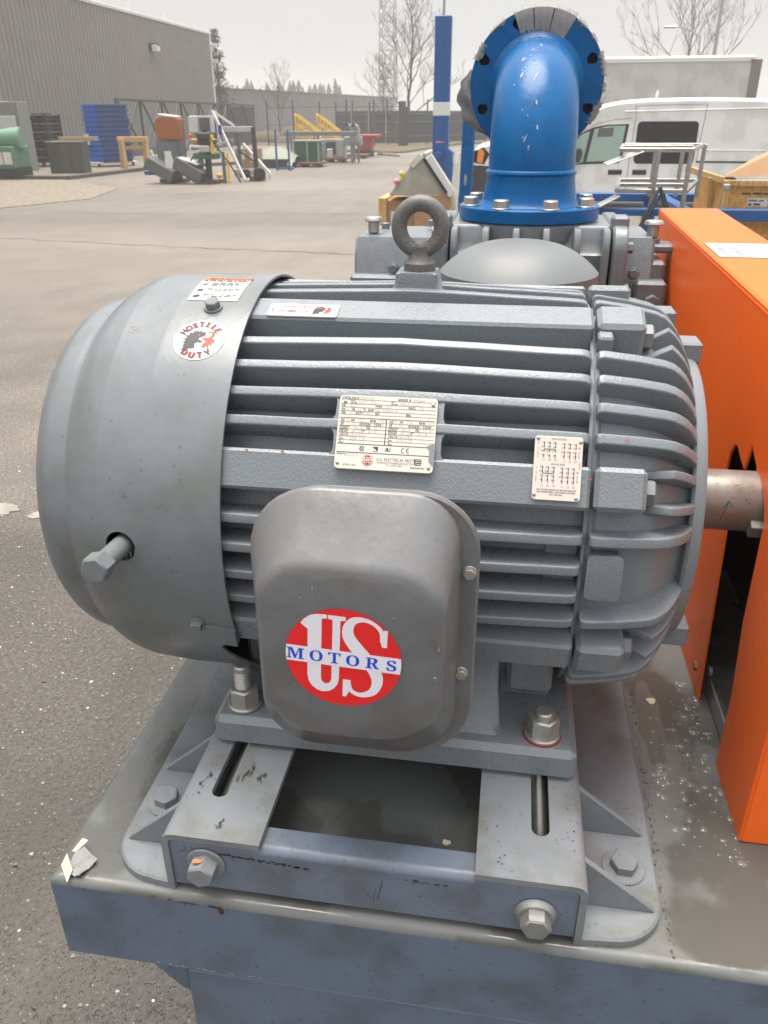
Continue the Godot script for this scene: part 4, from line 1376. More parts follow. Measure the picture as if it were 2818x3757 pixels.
func slide_base() -> void:
	var t := thing("slide_base", "grey motor slide base with two slotted rails bolted to the skid under the large motor", "slide base", Vector3(0, H + DECK, 0.1))
	for side in [-1.0, 1.0]:
		var sx := -1.0 if side < 0 else 1.0
		var xo: float = -0.2185 if side < 0 else 0.2205
		var xi: float = -0.111 if side < 0 else 0.110
		var xs: float = 0.1748 * side
		# section of the bent plate, drawn along z
		var b := at_h()
		var th := 0.0075
		var sec := PackedVector2Array()
		var bend := 0.013
		sec.append(Vector2(xi, -0.254))
		var c := Vector2(xo - sx * bend, -0.254 - bend)
		# top plate in two halves round the slot
		b.xf = Transform3D(Basis(Vector3.RIGHT, Vector3(0, 0, -1), Vector3.UP), Vector3(0, H, 0))
		for half in [0, 1]:
			var q := PackedVector2Array()
			var xe := xi if half == 0 else c.x
			var z0 := -0.368; var z1 := 0.30; var s0 := -0.311; var s1 := -0.15
			q.append(Vector2(xe, z0)); q.append(Vector2(xs, z0))
			for i in 7:
				var a := PI / 2 * i / 6
				q.append(Vector2(xs + signf(xe - xs) * 0.0095 * sin(a), s0 + 0.0095 * (1 - cos(a))))
			for i in 7:
				var a := PI / 2 * (1 - i / 6.0)
				q.append(Vector2(xs + signf(xe - xs) * 0.0095 * sin(a), s1 - 0.0095 * (1 - cos(a))))
			q.append(Vector2(xs, z1)); q.append(Vector2(xe, z1))
			b.prism(q, -0.254 - th, -0.254)
		# bend and outer wall
		b.xf = Transform3D(Basis(), Vector3(0, H, 0))
		var w := PackedVector2Array()
		for i in 7:
			var a := PI / 2 * i / 6
			w.append(c + Vector2(sx * sin(a), cos(a)) * bend)
		w.append(Vector2(xo, DECK + 0.009)); w.append(Vector2(xo - sx * th, DECK + 0.009))
		for i in 5:
			var a := PI / 2 * (1 - i / 4.0)
			w.append(c + Vector2(sx * sin(a), cos(a)) * (bend - th))
		b.prism(w, -0.30, 0.368)
		var rail := put("slotted_rail", b, M.slide, t)
		# foot flange
		b = at_h()
		b.xf = Transform3D(Basis(Vector3.RIGHT, Vector3(0, 0, -1), Vector3.UP), Vector3(0, H, 0))
		var xf: float = -0.2945 if side < 0 else 0.3055
		var fl := PackedVector2Array()
		fl.append(Vector2(xo - sx * th, -0.368)); fl.append(Vector2(xo + sx * 0.018, -0.366))
		for i in 9:
			var a := -PI / 2 + PI / 2 * i / 8
			fl.append(Vector2(xf - sx * 0.056, -0.309) + Vector2(cos(a) * sx, sin(a)) * 0.056)
		fl.append(Vector2(xf, 0.30)); fl.append(Vector2(xo - sx * th, 0.30))
		b.prism(fl, DECK + 0.0005, DECK + 0.0115, 0.0025)
		put("foot_flange", b, M.slide, t)
		for z in ([0.318, 0.209, -0.1] if side < 0 else [0.324, 0.226, -0.1]):
			b = at_h()
			b.xf = Transform3D(Basis(Vector3.RIGHT, Vector3.UP, Vector3(0, 0, 1)), Vector3(0, H, z))
			b.prism(V2([xo - sx * 0.002, DECK + 0.011, xf - sx * 0.008, DECK + 0.011, xf - sx * 0.012, DECK + 0.017, xo - sx * 0.002, -0.262]), -0.0035, 0.0035, 0.0012, 0.0012)
			put("gusset", b, M.slide, t)
		for z in ([0.262, -0.2] if side < 0 else [0.275, -0.2]):
			b = at_h()
			b.hex(Vector3(-0.2635 if side < 0 else 0.2705, DECK + 0.0112, z), Vector3.UP, 0.026, 0.0115, 0.0235, 0.003, 0.25 if side < 0 else 0.5)
			put("anchor_bolt", b, M.slide, t)
		# scuffs of bare dark metal
		b = at_h()
		var s := flat_print(b, Vector3(0, -0.2537, 0), Vector3.RIGHT, Vector3(0, 0, -1))
		var dk := Color(0.035, 0.034, 0.038)
		if side < 0:
			for e in [[-0.2005, 0.297, 0.004, 0.0055], [-0.195, 0.281, 0.0032, 0.009], [-0.1975, 0.309, 0.002, 0.003], [-0.1535, 0.274, 0.0055, 0.010], [-0.1495, 0.262, 0.003, 0.006], [-0.136, 0.279, 0.005, 0.007], [-0.1335, 0.272, 0.004, 0.004], [-0.161, 0.282, 0.002, 0.008], [-0.1595, 0.349, 0.0035, 0.007], [-0.158, 0.342, 0.0017, 0.004], [-0.181, 0.262, 0.0012, 0.003]]:
				for j in 9: s.poly(ragged(Vector2(e[0] + rng.randfn() * 0.4 * e[2], -e[1] + rng.randfn() * 0.4 * e[3]), e[2] * rng.randf_range(0.15, 0.4), e[3] * rng.randf_range(0.2, 0.55), int(rng.randf() * 9999), 12, 0.6), 1 + j % 3, dk.lerp(Color(0.11, 0.11, 0.115), rng.randf() * 0.8))
			s.o.y = -0.2537
		else:
			for e in [[0.1335, 0.345], [0.136, 0.352], [0.1325, 0.350], [0.138, 0.341], [0.209, 0.30], [0.2075, 0.312], [0.208, 0.325], [0.204, 0.27], [0.12, 0.31], [0.13, 0.305]]:
				s.poly(ragged(Vector2(e[0], -e[1]), 0.0014, 0.0014, int(e[0] * 99999), 9, 0.6), 1, dk)
		put("scuff_marks", b, M.scuff, rail, true)
	# front and rear channels
	for z in [0.3655, -0.25]:
		var b := at_h()
		b.xf = Transform3D(Basis(Vector3(0, 0, 1), Vector3.UP, Vector3(-1, 0, 0)), Vector3(0, H, z))
		var ch := PackedVector2Array()
		var bd := 0.009
		for i in 7:
			var a := PI / 2 * i / 6
			ch.append(Vector2(-bd + bd * cos(a), -0.2625 - bd + bd * sin(a)))
		ch.append(Vector2(-0.030, -0.2625)); ch.append(Vector2(-0.030, -0.2685)); ch.append(Vector2(-bd, -0.2685))
		for i in 5:
			var a := PI / 2 * (1 - i / 4.0)
			ch.append(Vector2(-bd + (bd - 0.006) * cos(a), -0.2625 - bd + (bd - 0.006) * sin(a)))
		ch.append(Vector2(-0.006, -0.329)); ch.append(Vector2(0, -0.329))
		b.prism(ch, -0.2125, 0.2105)
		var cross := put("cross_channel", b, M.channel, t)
		if z < 0: continue
		for e in [[-0.172, -0.2915, 0.35, M.slide, "painted bolt with a bare coppery patch"], [0.1725, -0.3005, 0.0, M.dull_zinc, ""]]:
			b = at_h()
			var p := Vector3(e[0], e[1], 0.3655)
			b.hex(p, Vector3(0, 0, 1), 0.0262, 0.0175, 0.0212, 0.0035, e[2])
			if e[2] == 0.0: b.cyl(p + Vector3(0, 0, 0.0035), p + Vector3(0, 0, 0.0075), 0.0205, 0.0175, 24)
			var jb := put("jack_bolt", b, e[3], t, false, e[4])
			if e[4]:
				b = at_h()
				var s := flat_print(b, p + Vector3(-0.0035, 0.0152, 0.0125), Vector3.RIGHT, Vector3(0, 0.0, -1))
				s.poly(ragged(Vector2.ZERO, 0.007, 0.0035, 4, 10, 0.4), 2, Color(0.42, 0.16, 0.06))
				put("bare_patch", b, M.scuff, jb, true)
		b = at_h()
		var s := flat_print(b, Vector3(0, 0, 0.3657), Vector3.RIGHT, Vector3.UP)
		var st := Color(0.035, 0.034, 0.04)
		for i in 26:
			var x := lerpf(-0.155, -0.062, i / 25.0) + rng.randf_range(-0.002, 0.002)
			s.poly(ragged(Vector2(x, lerpf(-0.2755, -0.281, i / 25.0) + rng.randf_range(-0.0015, 0.001)), 0.0032, 0.0019, 800 + i, 9, 0.6), 1, st)
		for i in 7: s.poly(ragged(Vector2(rng.randf_range(-0.2, -0.14), rng.randf_range(-0.282, -0.276)), 0.0014, 0.001, 860 + i, 8, 0.6), 1, st)
		for i in 12: s.poly(ragged(Vector2(rng.randf_range(0.01, 0.085), rng.randf_range(-0.2805, -0.2765)), 0.0035, 0.001, 880 + i, 8, 0.7), 1, st)
		s.line(Vector2(0.017, -0.284), Vector2(0.012, -0.312), 0.0007, 1, st)
		s.line(Vector2(0.010, -0.296), Vector2(0.007, -0.318), 0.0005, 1, st)
		put("scuff_marks", b, M.scuff, cross, true)
	# adjusting screws below the slots
	for x in [0.1765, -0.1735]:
		var b := at_h()
		b.cyl(Vector3(x, -0.2815, 0.10), Vector3(x, -0.2815, 0.362), 0.0088, -1, 20)
		for i in 48:
			b.lathe([Vector2(0, 0.0088), Vector2(0.0013, 0.0101), Vector2(0.0026, 0.0088)], Vector3(x, -0.2815, 0.18 + i * 0.0028), Vector3(0, 0, 1), 14)
		put("adjusting_screw", b, M.thread, t)

func skid() -> void:
	var t := thing("equipment_skid", "long grey steel skid tinted with a blue reflected cast, carrying the motor, orange guard and blower", "machine skid", Vector3(0.5, 0, -0.6))
	var b := at_h()
	var rows := []
	# deck of folded plate with a rounded front and side edge
	var x0 := -0.358; var x1 := 1.5; var z0 := -1.75; var z1 := 0.376
	for e in [[-0.463, 0.003], [-0.461, 0.0], [DECK - 0.0085, 0.0], [DECK - 0.006, 0.0007], [DECK - 0.003, 0.0022], [DECK - 0.0012, 0.0045], [DECK - 0.0003, 0.0068], [DECK, 0.0095]]:
		var row := PackedVector3Array()
		for q in rrect(x0 + e[1], -z1 + e[1], x1 - e[1], -z0 - e[1], 0.005, 3): row.append(Vector3(q.x, e[0], -q.y))
		rows.append(row)
	b.grid(rows.slice(0, 3), true)
	b.orient(0)
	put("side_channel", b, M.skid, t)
	b = at_h()
	b.grid(rows.slice(2), true, 0.5)
	b.fan(rows[-1])
	b.orient(0)
	put("deck", b, M.deck, t)
	b = at_h()
	b.bb(Vector3(-0.213, -H + 0.0, -1.6), Vector3(1.4, -0.4625, 0.3745), 0.004)
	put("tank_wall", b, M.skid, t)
	b = at_h()
	b.xf = Transform3D(Basis(), Vector3(0, H, 0.366))
	b.prism(V2([-0.262, -0.4628, -0.2132, -0.4628, -0.2132, -0.512, -0.222, -0.508]), -0.008, 0.004, 0.001)
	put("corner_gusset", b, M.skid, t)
	# second plate on the deck, its edge running back from under the slide base
	b = at_h()
	b.xf = Transform3D(Basis(Vector3.RIGHT, Vector3(0, 0, -1), Vector3.UP), Vector3(0, H, 0))
	b.prism(V2([0.309, -0.366, 0.311, -0.20, 0.3155, -0.09, 0.318, 0.05, 0.319, 0.6, -0.335, 0.6, -0.33, 0.0, -0.318, -0.15, -0.312, -0.30, -0.31, -0.33, -0.16, -0.345, 0.2, -0.345]), DECK - 0.002, DECK + 0.0002)
	put("under_plate", b, M.deck, t)
	# chips, dirt along the joint, wet patches
	b = at_h()
	var s := flat_print(b, Vector3(0, DECK + 0.0003, 0), Vector3.RIGHT, Vector3(0, 0, -1))
	for i in 150:
		var z := rng.randf_range(-0.12, 0.372)
		var x := 0.3145 + (0.10 - z) * 0.018 + rng.randfn() * 0.0022
		s.poly(ragged(Vector2(x, -z), rng.randf_range(0.0005, 0.0022), rng.randf_range(0.0008, 0.003), 1000 + i, 7, 0.6), 1 + i % 3, Color(0.07, 0.05, 0.03) if rng.randf() < 0.6 else Color(0.13, 0.09, 0.05))
	for i in 70:
		s.poly(ragged(Vector2(rng.randf_range(0.325, 0.352), -rng.randf_range(-0.06, 0.09)), rng.randf_range(0.0006, 0.002), rng.randf_range(0.0006, 0.002), 1200 + i, 7, 0.6), 2, Color(0.06, 0.05, 0.04))
	s.poly(ragged(Vector2(0.336, -0.015), 0.019, 0.095, 12, 26, 0.25), 1, Color(0.115, 0.10, 0.09))
	for i in 90:
		var q := Vector2(-0.301 + rng.randfn() * 0.006, -(0.30 + rng.randfn() * 0.025))
		if rng.randf() < 0.3: q = Vector2(-0.27 + rng.randfn() * 0.02, -(0.285 + rng.randfn() * 0.02))
		s.poly(ragged(q, rng.randf_range(0.0005, 0.0016), rng.randf_range(0.0005, 0.0014), 1400 + i, 6, 0.6), 1, Color(0.24, 0.16, 0.08) if rng.randf() < 0.6 else Color(0.08, 0.07, 0.06))
	for i in 90: # grit anywhere
		s.poly(ragged(Vector2(rng.randf_range(-0.34, 0.46), rng.randf_range(-0.365, 0.1)), rng.randf_range(0.0004, 0.0012), rng.randf_range(0.0004, 0.0012), 1600 + i, 6, 0.6), 2, Color(0.06, 0.06, 0.06) if rng.randf() < 0.7 else Color(0.5, 0.48, 0.42))
	for e in [[-0.052, 0.105, 0.004, 0.010], [-0.047, 0.098, 0.003, 0.007], [-0.043, 0.09, 0.0022, 0.009], [-0.027, 0.098, 0.0015, 0.006], [0.0, 0.13, 0.0014, 0.002], [-0.015, 0.15, 0.001, 0.001]]:
		s.poly(ragged(Vector2(e[0], -e[1]), e[2], e[3], int(e[1] * 9999), 12, 0.6), 2, Color(0.05, 0.015, 0.012))
	var grit := put("grit", b, M.scuff, t, true)
	grit.set_meta("kind", "stuff")
	b = at_h()
	s = flat_print(b, Vector3(0, -0.345, 0.3762), Vector3.RIGHT, Vector3.UP)
	for e in [[-0.197, -0.0015, 0.016, 0.0018], [-0.166, -0.002, 0.007, 0.0025], [-0.158, -0.006, 0.0042, 0.008], [-0.215, 0.0, 0.004, 0.0012], [-0.235, 0.001, 0.003, 0.001]]:
		s.poly(ragged(Vector2(e[0], e[1]), e[2], e[3], int(e[0] * -9999), 14, 0.6), 1, Color(0.075, 0.028, 0.018))
	for i in 20: s.poly(ragged(Vector2(rng.randf_range(-0.25, -0.12), rng.randf_range(-0.114, -0.111)), 0.003, 0.0008, 1800 + i, 7, 0.6), 1, Color(0.4, 0.4, 0.41))
	for i in 14: s.poly(ragged(Vector2(rng.randf_range(-0.3, 0.4), rng.randf_range(-0.11, -0.01)), 0.0006, 0.0014, 1850 + i, 7, 0.5), 1, Color(0.32, 0.33, 0.35))
	put("rust_spots", b, M.scuff, t, true)
	# beads and pools of rain water
	b = at_h()
	rng.seed = 991
	for i in 230:
		var z := rng.randf_range(-0.08, 0.24)
		var x := rng.randf_range(0.33, 0.415) if rng.randf() < 0.75 else rng.randf_range(0.385, 0.41)
		if z < 0.0 and x < 0.37: continue
		var r := 0.0008 + pow(rng.randf(), 3.0) * 0.004
		b.ball(Vector3(x, DECK + 0.0004, z), Vector3(r * rng.randf_range(0.8, 1.6), r * 0.5, r), 8, 4, PI / 2)
	for e in [[0.327, 0.115], [0.334, 0.112], [0.34, 0.118], [0.331, 0.125], [0.343, 0.126], [0.337, 0.13], [0.328, 0.148], [0.333, 0.152], [0.362, 0.118], [0.37, 0.126], [0.405, 0.135], [0.407, 0.175]]:
		b.ball(Vector3(e[0], DECK + 0.0004, e[1]), Vector3(0.005, 0.0016, 0.0045), 12, 4, PI / 2)
	var w := put("water_beads", b, M.water, t)
	w.set_meta("kind", "stuff")
	# peeled scrap of duct tape on the front corner
	b = at_h()
	var st := [[-0.347, 0.362, 0.004], [-0.336, 0.338, 0.0065], [-0.319, 0.338, 0.004], [-0.311, 0.349, 0.006], [-0.3155, 0.362, 0.003], [-0.3245, 0.371, 0.002]]
	rows = []
	for i in 7:
		var row := PackedVector3Array()
		for j in 7:
			var u := i / 6.0; var v := j / 6.0
			var a := Vector3(-0.339, 0, 0.334).lerp(Vector3(-0.311, 0, 0.348), u)
			var c := Vector3(-0.338, 0, 0.371).lerp(Vector3(-0.321, 0, 0.372), u)
			var p := a.lerp(c, v)
			p.y = DECK + 0.0022 + 0.0035 * absf(sin(u * 5.0 + v * 3.0)) + (0.005 * (1 - u) * (1 - v))
			row.append(p)
		rows.append(row)
	b.grid(rows, false, 0.3)
	if b.n[0].y < 0: b.flip(0)
	var scrap := thing("tape_scrap", "crumpled scrap of silver duct tape stuck on the corner of the skid", "tape scrap", Vector3(-0.33, H + DECK, 0.355))
	put("tape_face", b, M.tape, scrap)
	b = at_h()
	b.quad(Vector3(-0.3485, DECK + 0.004, 0.361), Vector3(-0.332, DECK + 0.001, 0.379), Vector3(-0.330, DECK + 0.0085, 0.368), Vector3(-0.3445, DECK + 0.013, 0.352))
	b.quad(Vector3(-0.343, DECK + 0.0085, 0.345), Vector3(-0.338, DECK + 0.0085, 0.345), Vector3(-0.330, DECK + 0.0125, 0.331), Vector3(-0.338, DECK + 0.0125, 0.329))
	put("curled_backing", b, M.tape_back, scrap)
	# flakes of pale paint
	var places := [[Vector3(0.075, DECK + 0.0004, 0.262), 0.006, "pale paint flake lying on the dark deck between the two rails"], [Vector3(0.343, DECK + 0.0008, -0.03), 0.009, "pale paint flake on the deck near the foot of the orange guard"]]
	for e in places:
		b = MB.new()
		b.xf = Transform3D(Basis(Vector3.RIGHT, 0.4) * Basis(Vector3.RIGHT, Vector3(0, 0, -1), Vector3.UP), Vector3(0, H, 0) + e[0])
		b.xf = Transform3D(Basis(Vector3.RIGHT, Vector3(0, 0.12, -1).normalized(), Vector3(0, 1, 0.12).normalized()), Vector3(0, H, 0) + e[0])
		b.prism(ragged(Vector2.ZERO, e[1], e[1] * 0.8, 71 + int(e[1] * 1000), 9, 0.4), 0.0006, 0.0016)
		tag(put("paint_flake", b, M.chip), e[2], "paint flake")

func guard() -> void:
	var t := thing("belt_guard", "tall orange sheet-metal belt guard beside the drive end of the motor", "belt guard", Vector3(0.47, H + DECK, -0.4))
	var xg := 0.4085; var th := 0.003; var xr := 0.53
	var b := at_h()
	b.xf = Transform3D(Basis(Vector3(0, 0, 1), Vector3.UP, Vector3(-1, 0, 0)), Vector3(xg, H, 0))
	b.prism(V2([0.207, DECK + 0.001, 0.207, 0.2005, -0.972, 0.2355, -0.972, DECK + 0.001, -0.042, DECK + 0.001, -0.050, -0.27, -0.075, -0.08, -0.115, -0.035, -0.128, -0.012, -0.124, 0.012, -0.112, 0.03, -0.098, 0.033, -0.075, 0.024, -0.053, 0.019, -0.047, 0.045, -0.042, 0.057, -0.03, 0.05, -0.012, 0.042, 0.0, 0.03, 0.03, 0.027, 0.045, 0.014, 0.056, -0.002, 0.062, -0.13, 0.082, -0.23, 0.083, DECK + 0.001]), -th, 0.0)
	var panel := put("side_panel", b, M.orange, t)
	b = at_h()
	b.bb(Vector3(xg + th, DECK + 0.001, 0.204), Vector3(xr, 0.2005, 0.2085), 0.001)
	b.bb(Vector3(xg - 0.0004, DECK + 0.001, 0.2035), Vector3(xg + 0.004, 0.2005, 0.2088), 0.0022)
	put("front_panel", b, M.orange, t)
	b = at_h()
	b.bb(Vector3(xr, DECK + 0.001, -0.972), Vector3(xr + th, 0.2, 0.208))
	put("far_panel", b, M.orange_shaded, t)
	b = at_h()
	b.bb(Vector3(xg + th, DECK + 0.001, -0.972), Vector3(xr, 0.233, -0.969))
	put("end_panel", b, M.orange, t)
	# top, folded over the side with a soft edge
	b = at_h()
	var rows := []
	for z in [[0.2085, 0.2005], [-0.972, 0.2355]]:
		var row := PackedVector3Array()
		for i in 6:
			var a := PI / 2 * i / 5
			row.append(Vector3(xg + 0.008 - 0.0085 * cos(a), z[1] - 0.006 + 0.0085 * sin(a), z[0]))
		for i in 6:
			var a := PI / 2 * (1 - i / 5.0)
			row.append(Vector3(xr - 0.005 + 0.0085 * cos(a), z[1] - 0.006 + 0.0085 * sin(a), z[0]))
		rows.append(row)
	b.grid(rows)
	if b.n[b.n.size() / 2].y < 0: b.flip(0)
	var top := put("top_panel", b, M.orange, t)
	b = at_h()
	var za := -0.530; var zb := -0.404
	var slope := 0.035 / 1.1805
	var o := Vector3(xg + 0.0735, 0.2005 + 0.0028 + (0.2085 - (za + zb) / 2) * slope, (za + zb) / 2)
	var s := flat_print(b, o, Vector3.RIGHT, Vector3(0, slope, -1).normalized())
	s.step = 0.0004
	s.rect(-0.066, -0.063, 0.062, 0.063, 1, Color(0.72, 0.70, 0.68))
	s.rect(-0.066, -0.063, -0.0645, 0.063, 2, Color(0.06, 0.06, 0.07)); s.rect(-0.066, 0.0615, 0.062, 0.063, 2, Color(0.1, 0.1, 0.1)); s.rect(-0.066, -0.063, 0.062, -0.0615, 2, Color(0.1, 0.1, 0.1))
	var turned := flat_print(b, o, Vector3(0, slope, -1).normalized(), Vector3(-1, 0, 0))
	turned.step = 0.0004
	for i in 5:
		bar_text(turned, -0.05, 0.046 - i * 0.021, 0.1 - 0.012 * (i % 3), 0.008 if i < 2 else 0.006, 200 + i, 2, Color(0.22, 0.22, 0.25) if i < 2 else Color(0.36, 0.35, 0.36))
	put("warning_sign", b, M.ink, top, true)
	b = at_h()
	b.bb(Vector3(0.4235, DECK, -0.075), Vector3(0.4262, DECK + 0.03, 0.10))
	b.bb(Vector3(0.4235, DECK, -0.075), Vector3(0.445, DECK + 0.002, 0.10))
	put("mounting_angle", b, M.galv, t)
	for e in [[Vector3(0.4055, -0.294, -0.066), Vector3(-1, 0, 0), mat(lin(0.3, 0.2, 0.08), 0.45, 0.6)], [Vector3(0.4235, -0.292, -0.055), Vector3(-1, 0, 0), M.dull_zinc]]:
		b = at_h()
		b.hex(e[0], e[1], 0.012, 0.005, 0, 0, 0.2)
		put("guard_bolt", b, e[2], t)
	b = at_h()
	b.lathe([Vector2(0, 0.037), Vector2(0, 0.09), Vector2(0.004, 0.095), Vector2(0.012, 0.087), Vector2(0.02, 0.095), Vector2(0.028, 0.087), Vector2(0.036, 0.095), Vector2(0.044, 0.087), Vector2(0.052, 0.095), Vector2(0.056, 0.09), Vector2(0.056, 0.0)], Vector3(0.455, 0, 0), Vector3.RIGHT, 40)
	put("drive_sheave", b, M.black, t)

func blower() -> void:
	var t := thing("blower", "grey ribbed cast blower under the blue pipe elbow", "blower", Vector3(0.12, H + DECK, -0.83))
	var G: Material = M.blower
	var b := at_h()
	# ribbed casing
	var rows := []
	for e in [[-0.30, 0.125], [0.10, 0.130], [0.178, 0.130], [0.183, 0.122], [0.20, 0.112], [0.222, 0.108], [0.228, 0.10]]:
		var row := PackedVector3Array()
		for q in rrect(-0.018, -e[1], 0.285, e[1], 0.006, 2): row.append(Vector3(q.x, e[0], -0.82 - q.y))
		rows.append(row)
	b.grid(rows, true)
	b.fan(rows[-1])
	b.orient(0)
	var casing := put("casing", b, G, t)
	b = at_h()
	b.cyl(Vector3(0.129, 0.19, -0.82), Vector3(0.129, 0.2305, -0.82), 0.137, 0.137, 48, 0.003)
	put("inlet_boss", b, G, t)
	for x in [-0.008, 0.051, 0.108, 0.164, 0.221, 0.274]:
		b = at_h()
		b.xf = Transform3D(Basis(Vector3(0, 0, 1), Vector3.UP, Vector3(-1, 0, 0)), Vector3(x, H, -0.82))
		b.prism(V2([0.10, -0.3, 0.160, -0.3, 0.165, 0.185, 0.160, 0.212, 0.146, 0.227, 0.07, 0.227, 0.07, 0.18]), -0.0065, 0.0065, 0.002, 0.002)
		put("casing_rib", b, G, t)
	for x in [[-0.050, -0.019], [0.286, 0.314]]:
		b = at_h()
		b.xf = Transform3D(Basis(Vector3(0, 0, 1), Vector3.UP, Vector3(-1, 0, 0)), Vector3(0, H, -0.82))
		b.prism(rrect(-0.16, -0.30, 0.162, 0.232, 0.045), -x[1], -x[0], 0.004, 0.004)
		put("end_plate", b, G, t)
		b = at_h()
		b.bb(Vector3(x[0] - 0.002, 0.2, -0.74), Vector3(x[1] + 0.002, 0.248, -0.70), 0.005)
		put("lifting_tab", b, G, t)
	for e in [[-0.05, -1.0], [0.314, 1.0]]:
		for q in [[0.16, 0.215], [0.165, 0.14], [0.16, 0.06], [0.07, 0.228]]:
			b = at_h()
			b.hex(Vector3(e[0] - e[1] * 0.0012, q[1] - 0.02, -0.82 + q[0] - 0.02), Vector3(e[1], 0, 0), 0.018, 0.010, 0.0125, 0.002, 0.3)
			put("plate_bolt", b, G, t)
	# gear case and drive end
	for e in [[-0.212, -0.051, 0.180], [0.3145, 0.372, 0.186]]:
		b = at_h()
		b.xf = Transform3D(Basis(Vector3(0, 0, 1), Vector3.UP, Vector3(-1, 0, 0)), Vector3(0, H, -0.82))
		b.prism(V2([0.10, -0.28, 0.115, 0.06, 0.117, 0.12, 0.108, 0.135, 0.103, 0.165, 0.085, e[2] + 0.02, -0.10, e[2] + 0.02, -0.12, 0.12, -0.10, -0.28]), -e[1], -e[0], 0.006, 0.006)
		put("gear_case" if e[0] < 0 else "bearing_case", b, G, t)
	for e in [[-0.2165, -0.09, 0.085, 0.133], [0.338, 0.398, 0.06, 0.133]]:
		b = at_h()
		b.bb(Vector3(e[0], e[2], -0.83), Vector3(e[1], e[3], -0.688), 0.006)
		put("case_lip", b, G, t)
	b = at_h()
	b.bb(Vector3(0.355, -0.28, -0.90), Vector3(0.396, 0.165, -0.72), 0.006)
	put("drive_bracket", b, G, t)
	for x in [-0.182, 0.372]:
		b = at_h()
		b.hex(Vector3(x, 0.108 if x < 0 else 0.095, -0.688), Vector3(0, 0, 1), 0.026, 0.013, 0, 0, 0.5)
		put("drain_plug", b, G, t)
	# oil caps with breather disks
	for x in [-0.182, 0.372]:
		b = at_h()
		var y := 0.180
		b.bb(Vector3(x - 0.022, y - 0.004, -0.81), Vector3(x + 0.045, y + 0.012, -0.75), 0.004)
		b.hex(Vector3(x, y + 0.011, -0.78), Vector3.UP, 0.028, 0.010)
		put("cap_seat", b, G, t)
		b = at_h()
		b.cyl(Vector3(x, y + 0.022, -0.78), Vector3(x, y + 0.046, -0.78), 0.0115, -1, 20, 0.002)
		b.cyl(Vector3(x, y + 0.045, -0.78), Vector3(x, y + 0.053, -0.78), 0.0188, 0.0175, 28, 0.002)
		put("breather_cap", b, M.zinc, t)
		b = at_h()
		b.hex(Vector3(x + 0.05, y + 0.004, -0.76), Vector3.UP, 0.02, 0.012, 0.014, 0.004)
		put("cap_bolt", b, G if x > 0 else M.dull_zinc, t)
	for x in [-0.13, -0.09, 0.335]:
		b = at_h()
		b.hex(Vector3(x, 0.145, -0.7045), Vector3(0, 0, 1), 0.016, 0.009, 0.011, 0.002, 0.4)
		put("case_bolt", b, G, t)
	for e in [[-0.17, 0.17], [-0.07, 0.19], [0.325, 0.19]]:
		b = at_h()
		b.hex(Vector3(e[0], e[1] + 0.016 if e[0] > -0.1 else 0.199, -0.86), Vector3.UP, 0.016, 0.012, 0.011, 0.002, 0.4)
		put("case_bolt", b, G, t)
	# domed vessel in front
	t = thing("domed_vessel", "grey vessel with a shallow domed top between the motor and blower", "pressure vessel", Vector3(0.115, H + DECK, -0.43))
	b = at_h()
	var c := Vector3(0.1155, 0, -0.43)
	var prof := []
	for i in 25:
		var r := 0.127 * (1.0 - i / 24.0)
		prof.append(Vector2(0.1905 + 0.047 * (1.0 - pow(r / 0.127, 2.9)), r))
	b.lathe(prof, c, Vector3.UP, 64)
	put("domed_head", b, M.dome, t)
	b = at_h()
	b.lathe([Vector2(DECK, 0.126), Vector2(0.165, 0.126), Vector2(0.1655, 0.1285), Vector2(0.168, 0.13), Vector2(0.171, 0.1285), Vector2(0.172, 0.1275), Vector2(0.1905, 0.127)], c, Vector3.UP, 64)
	put("shell", b, M.dome, t)

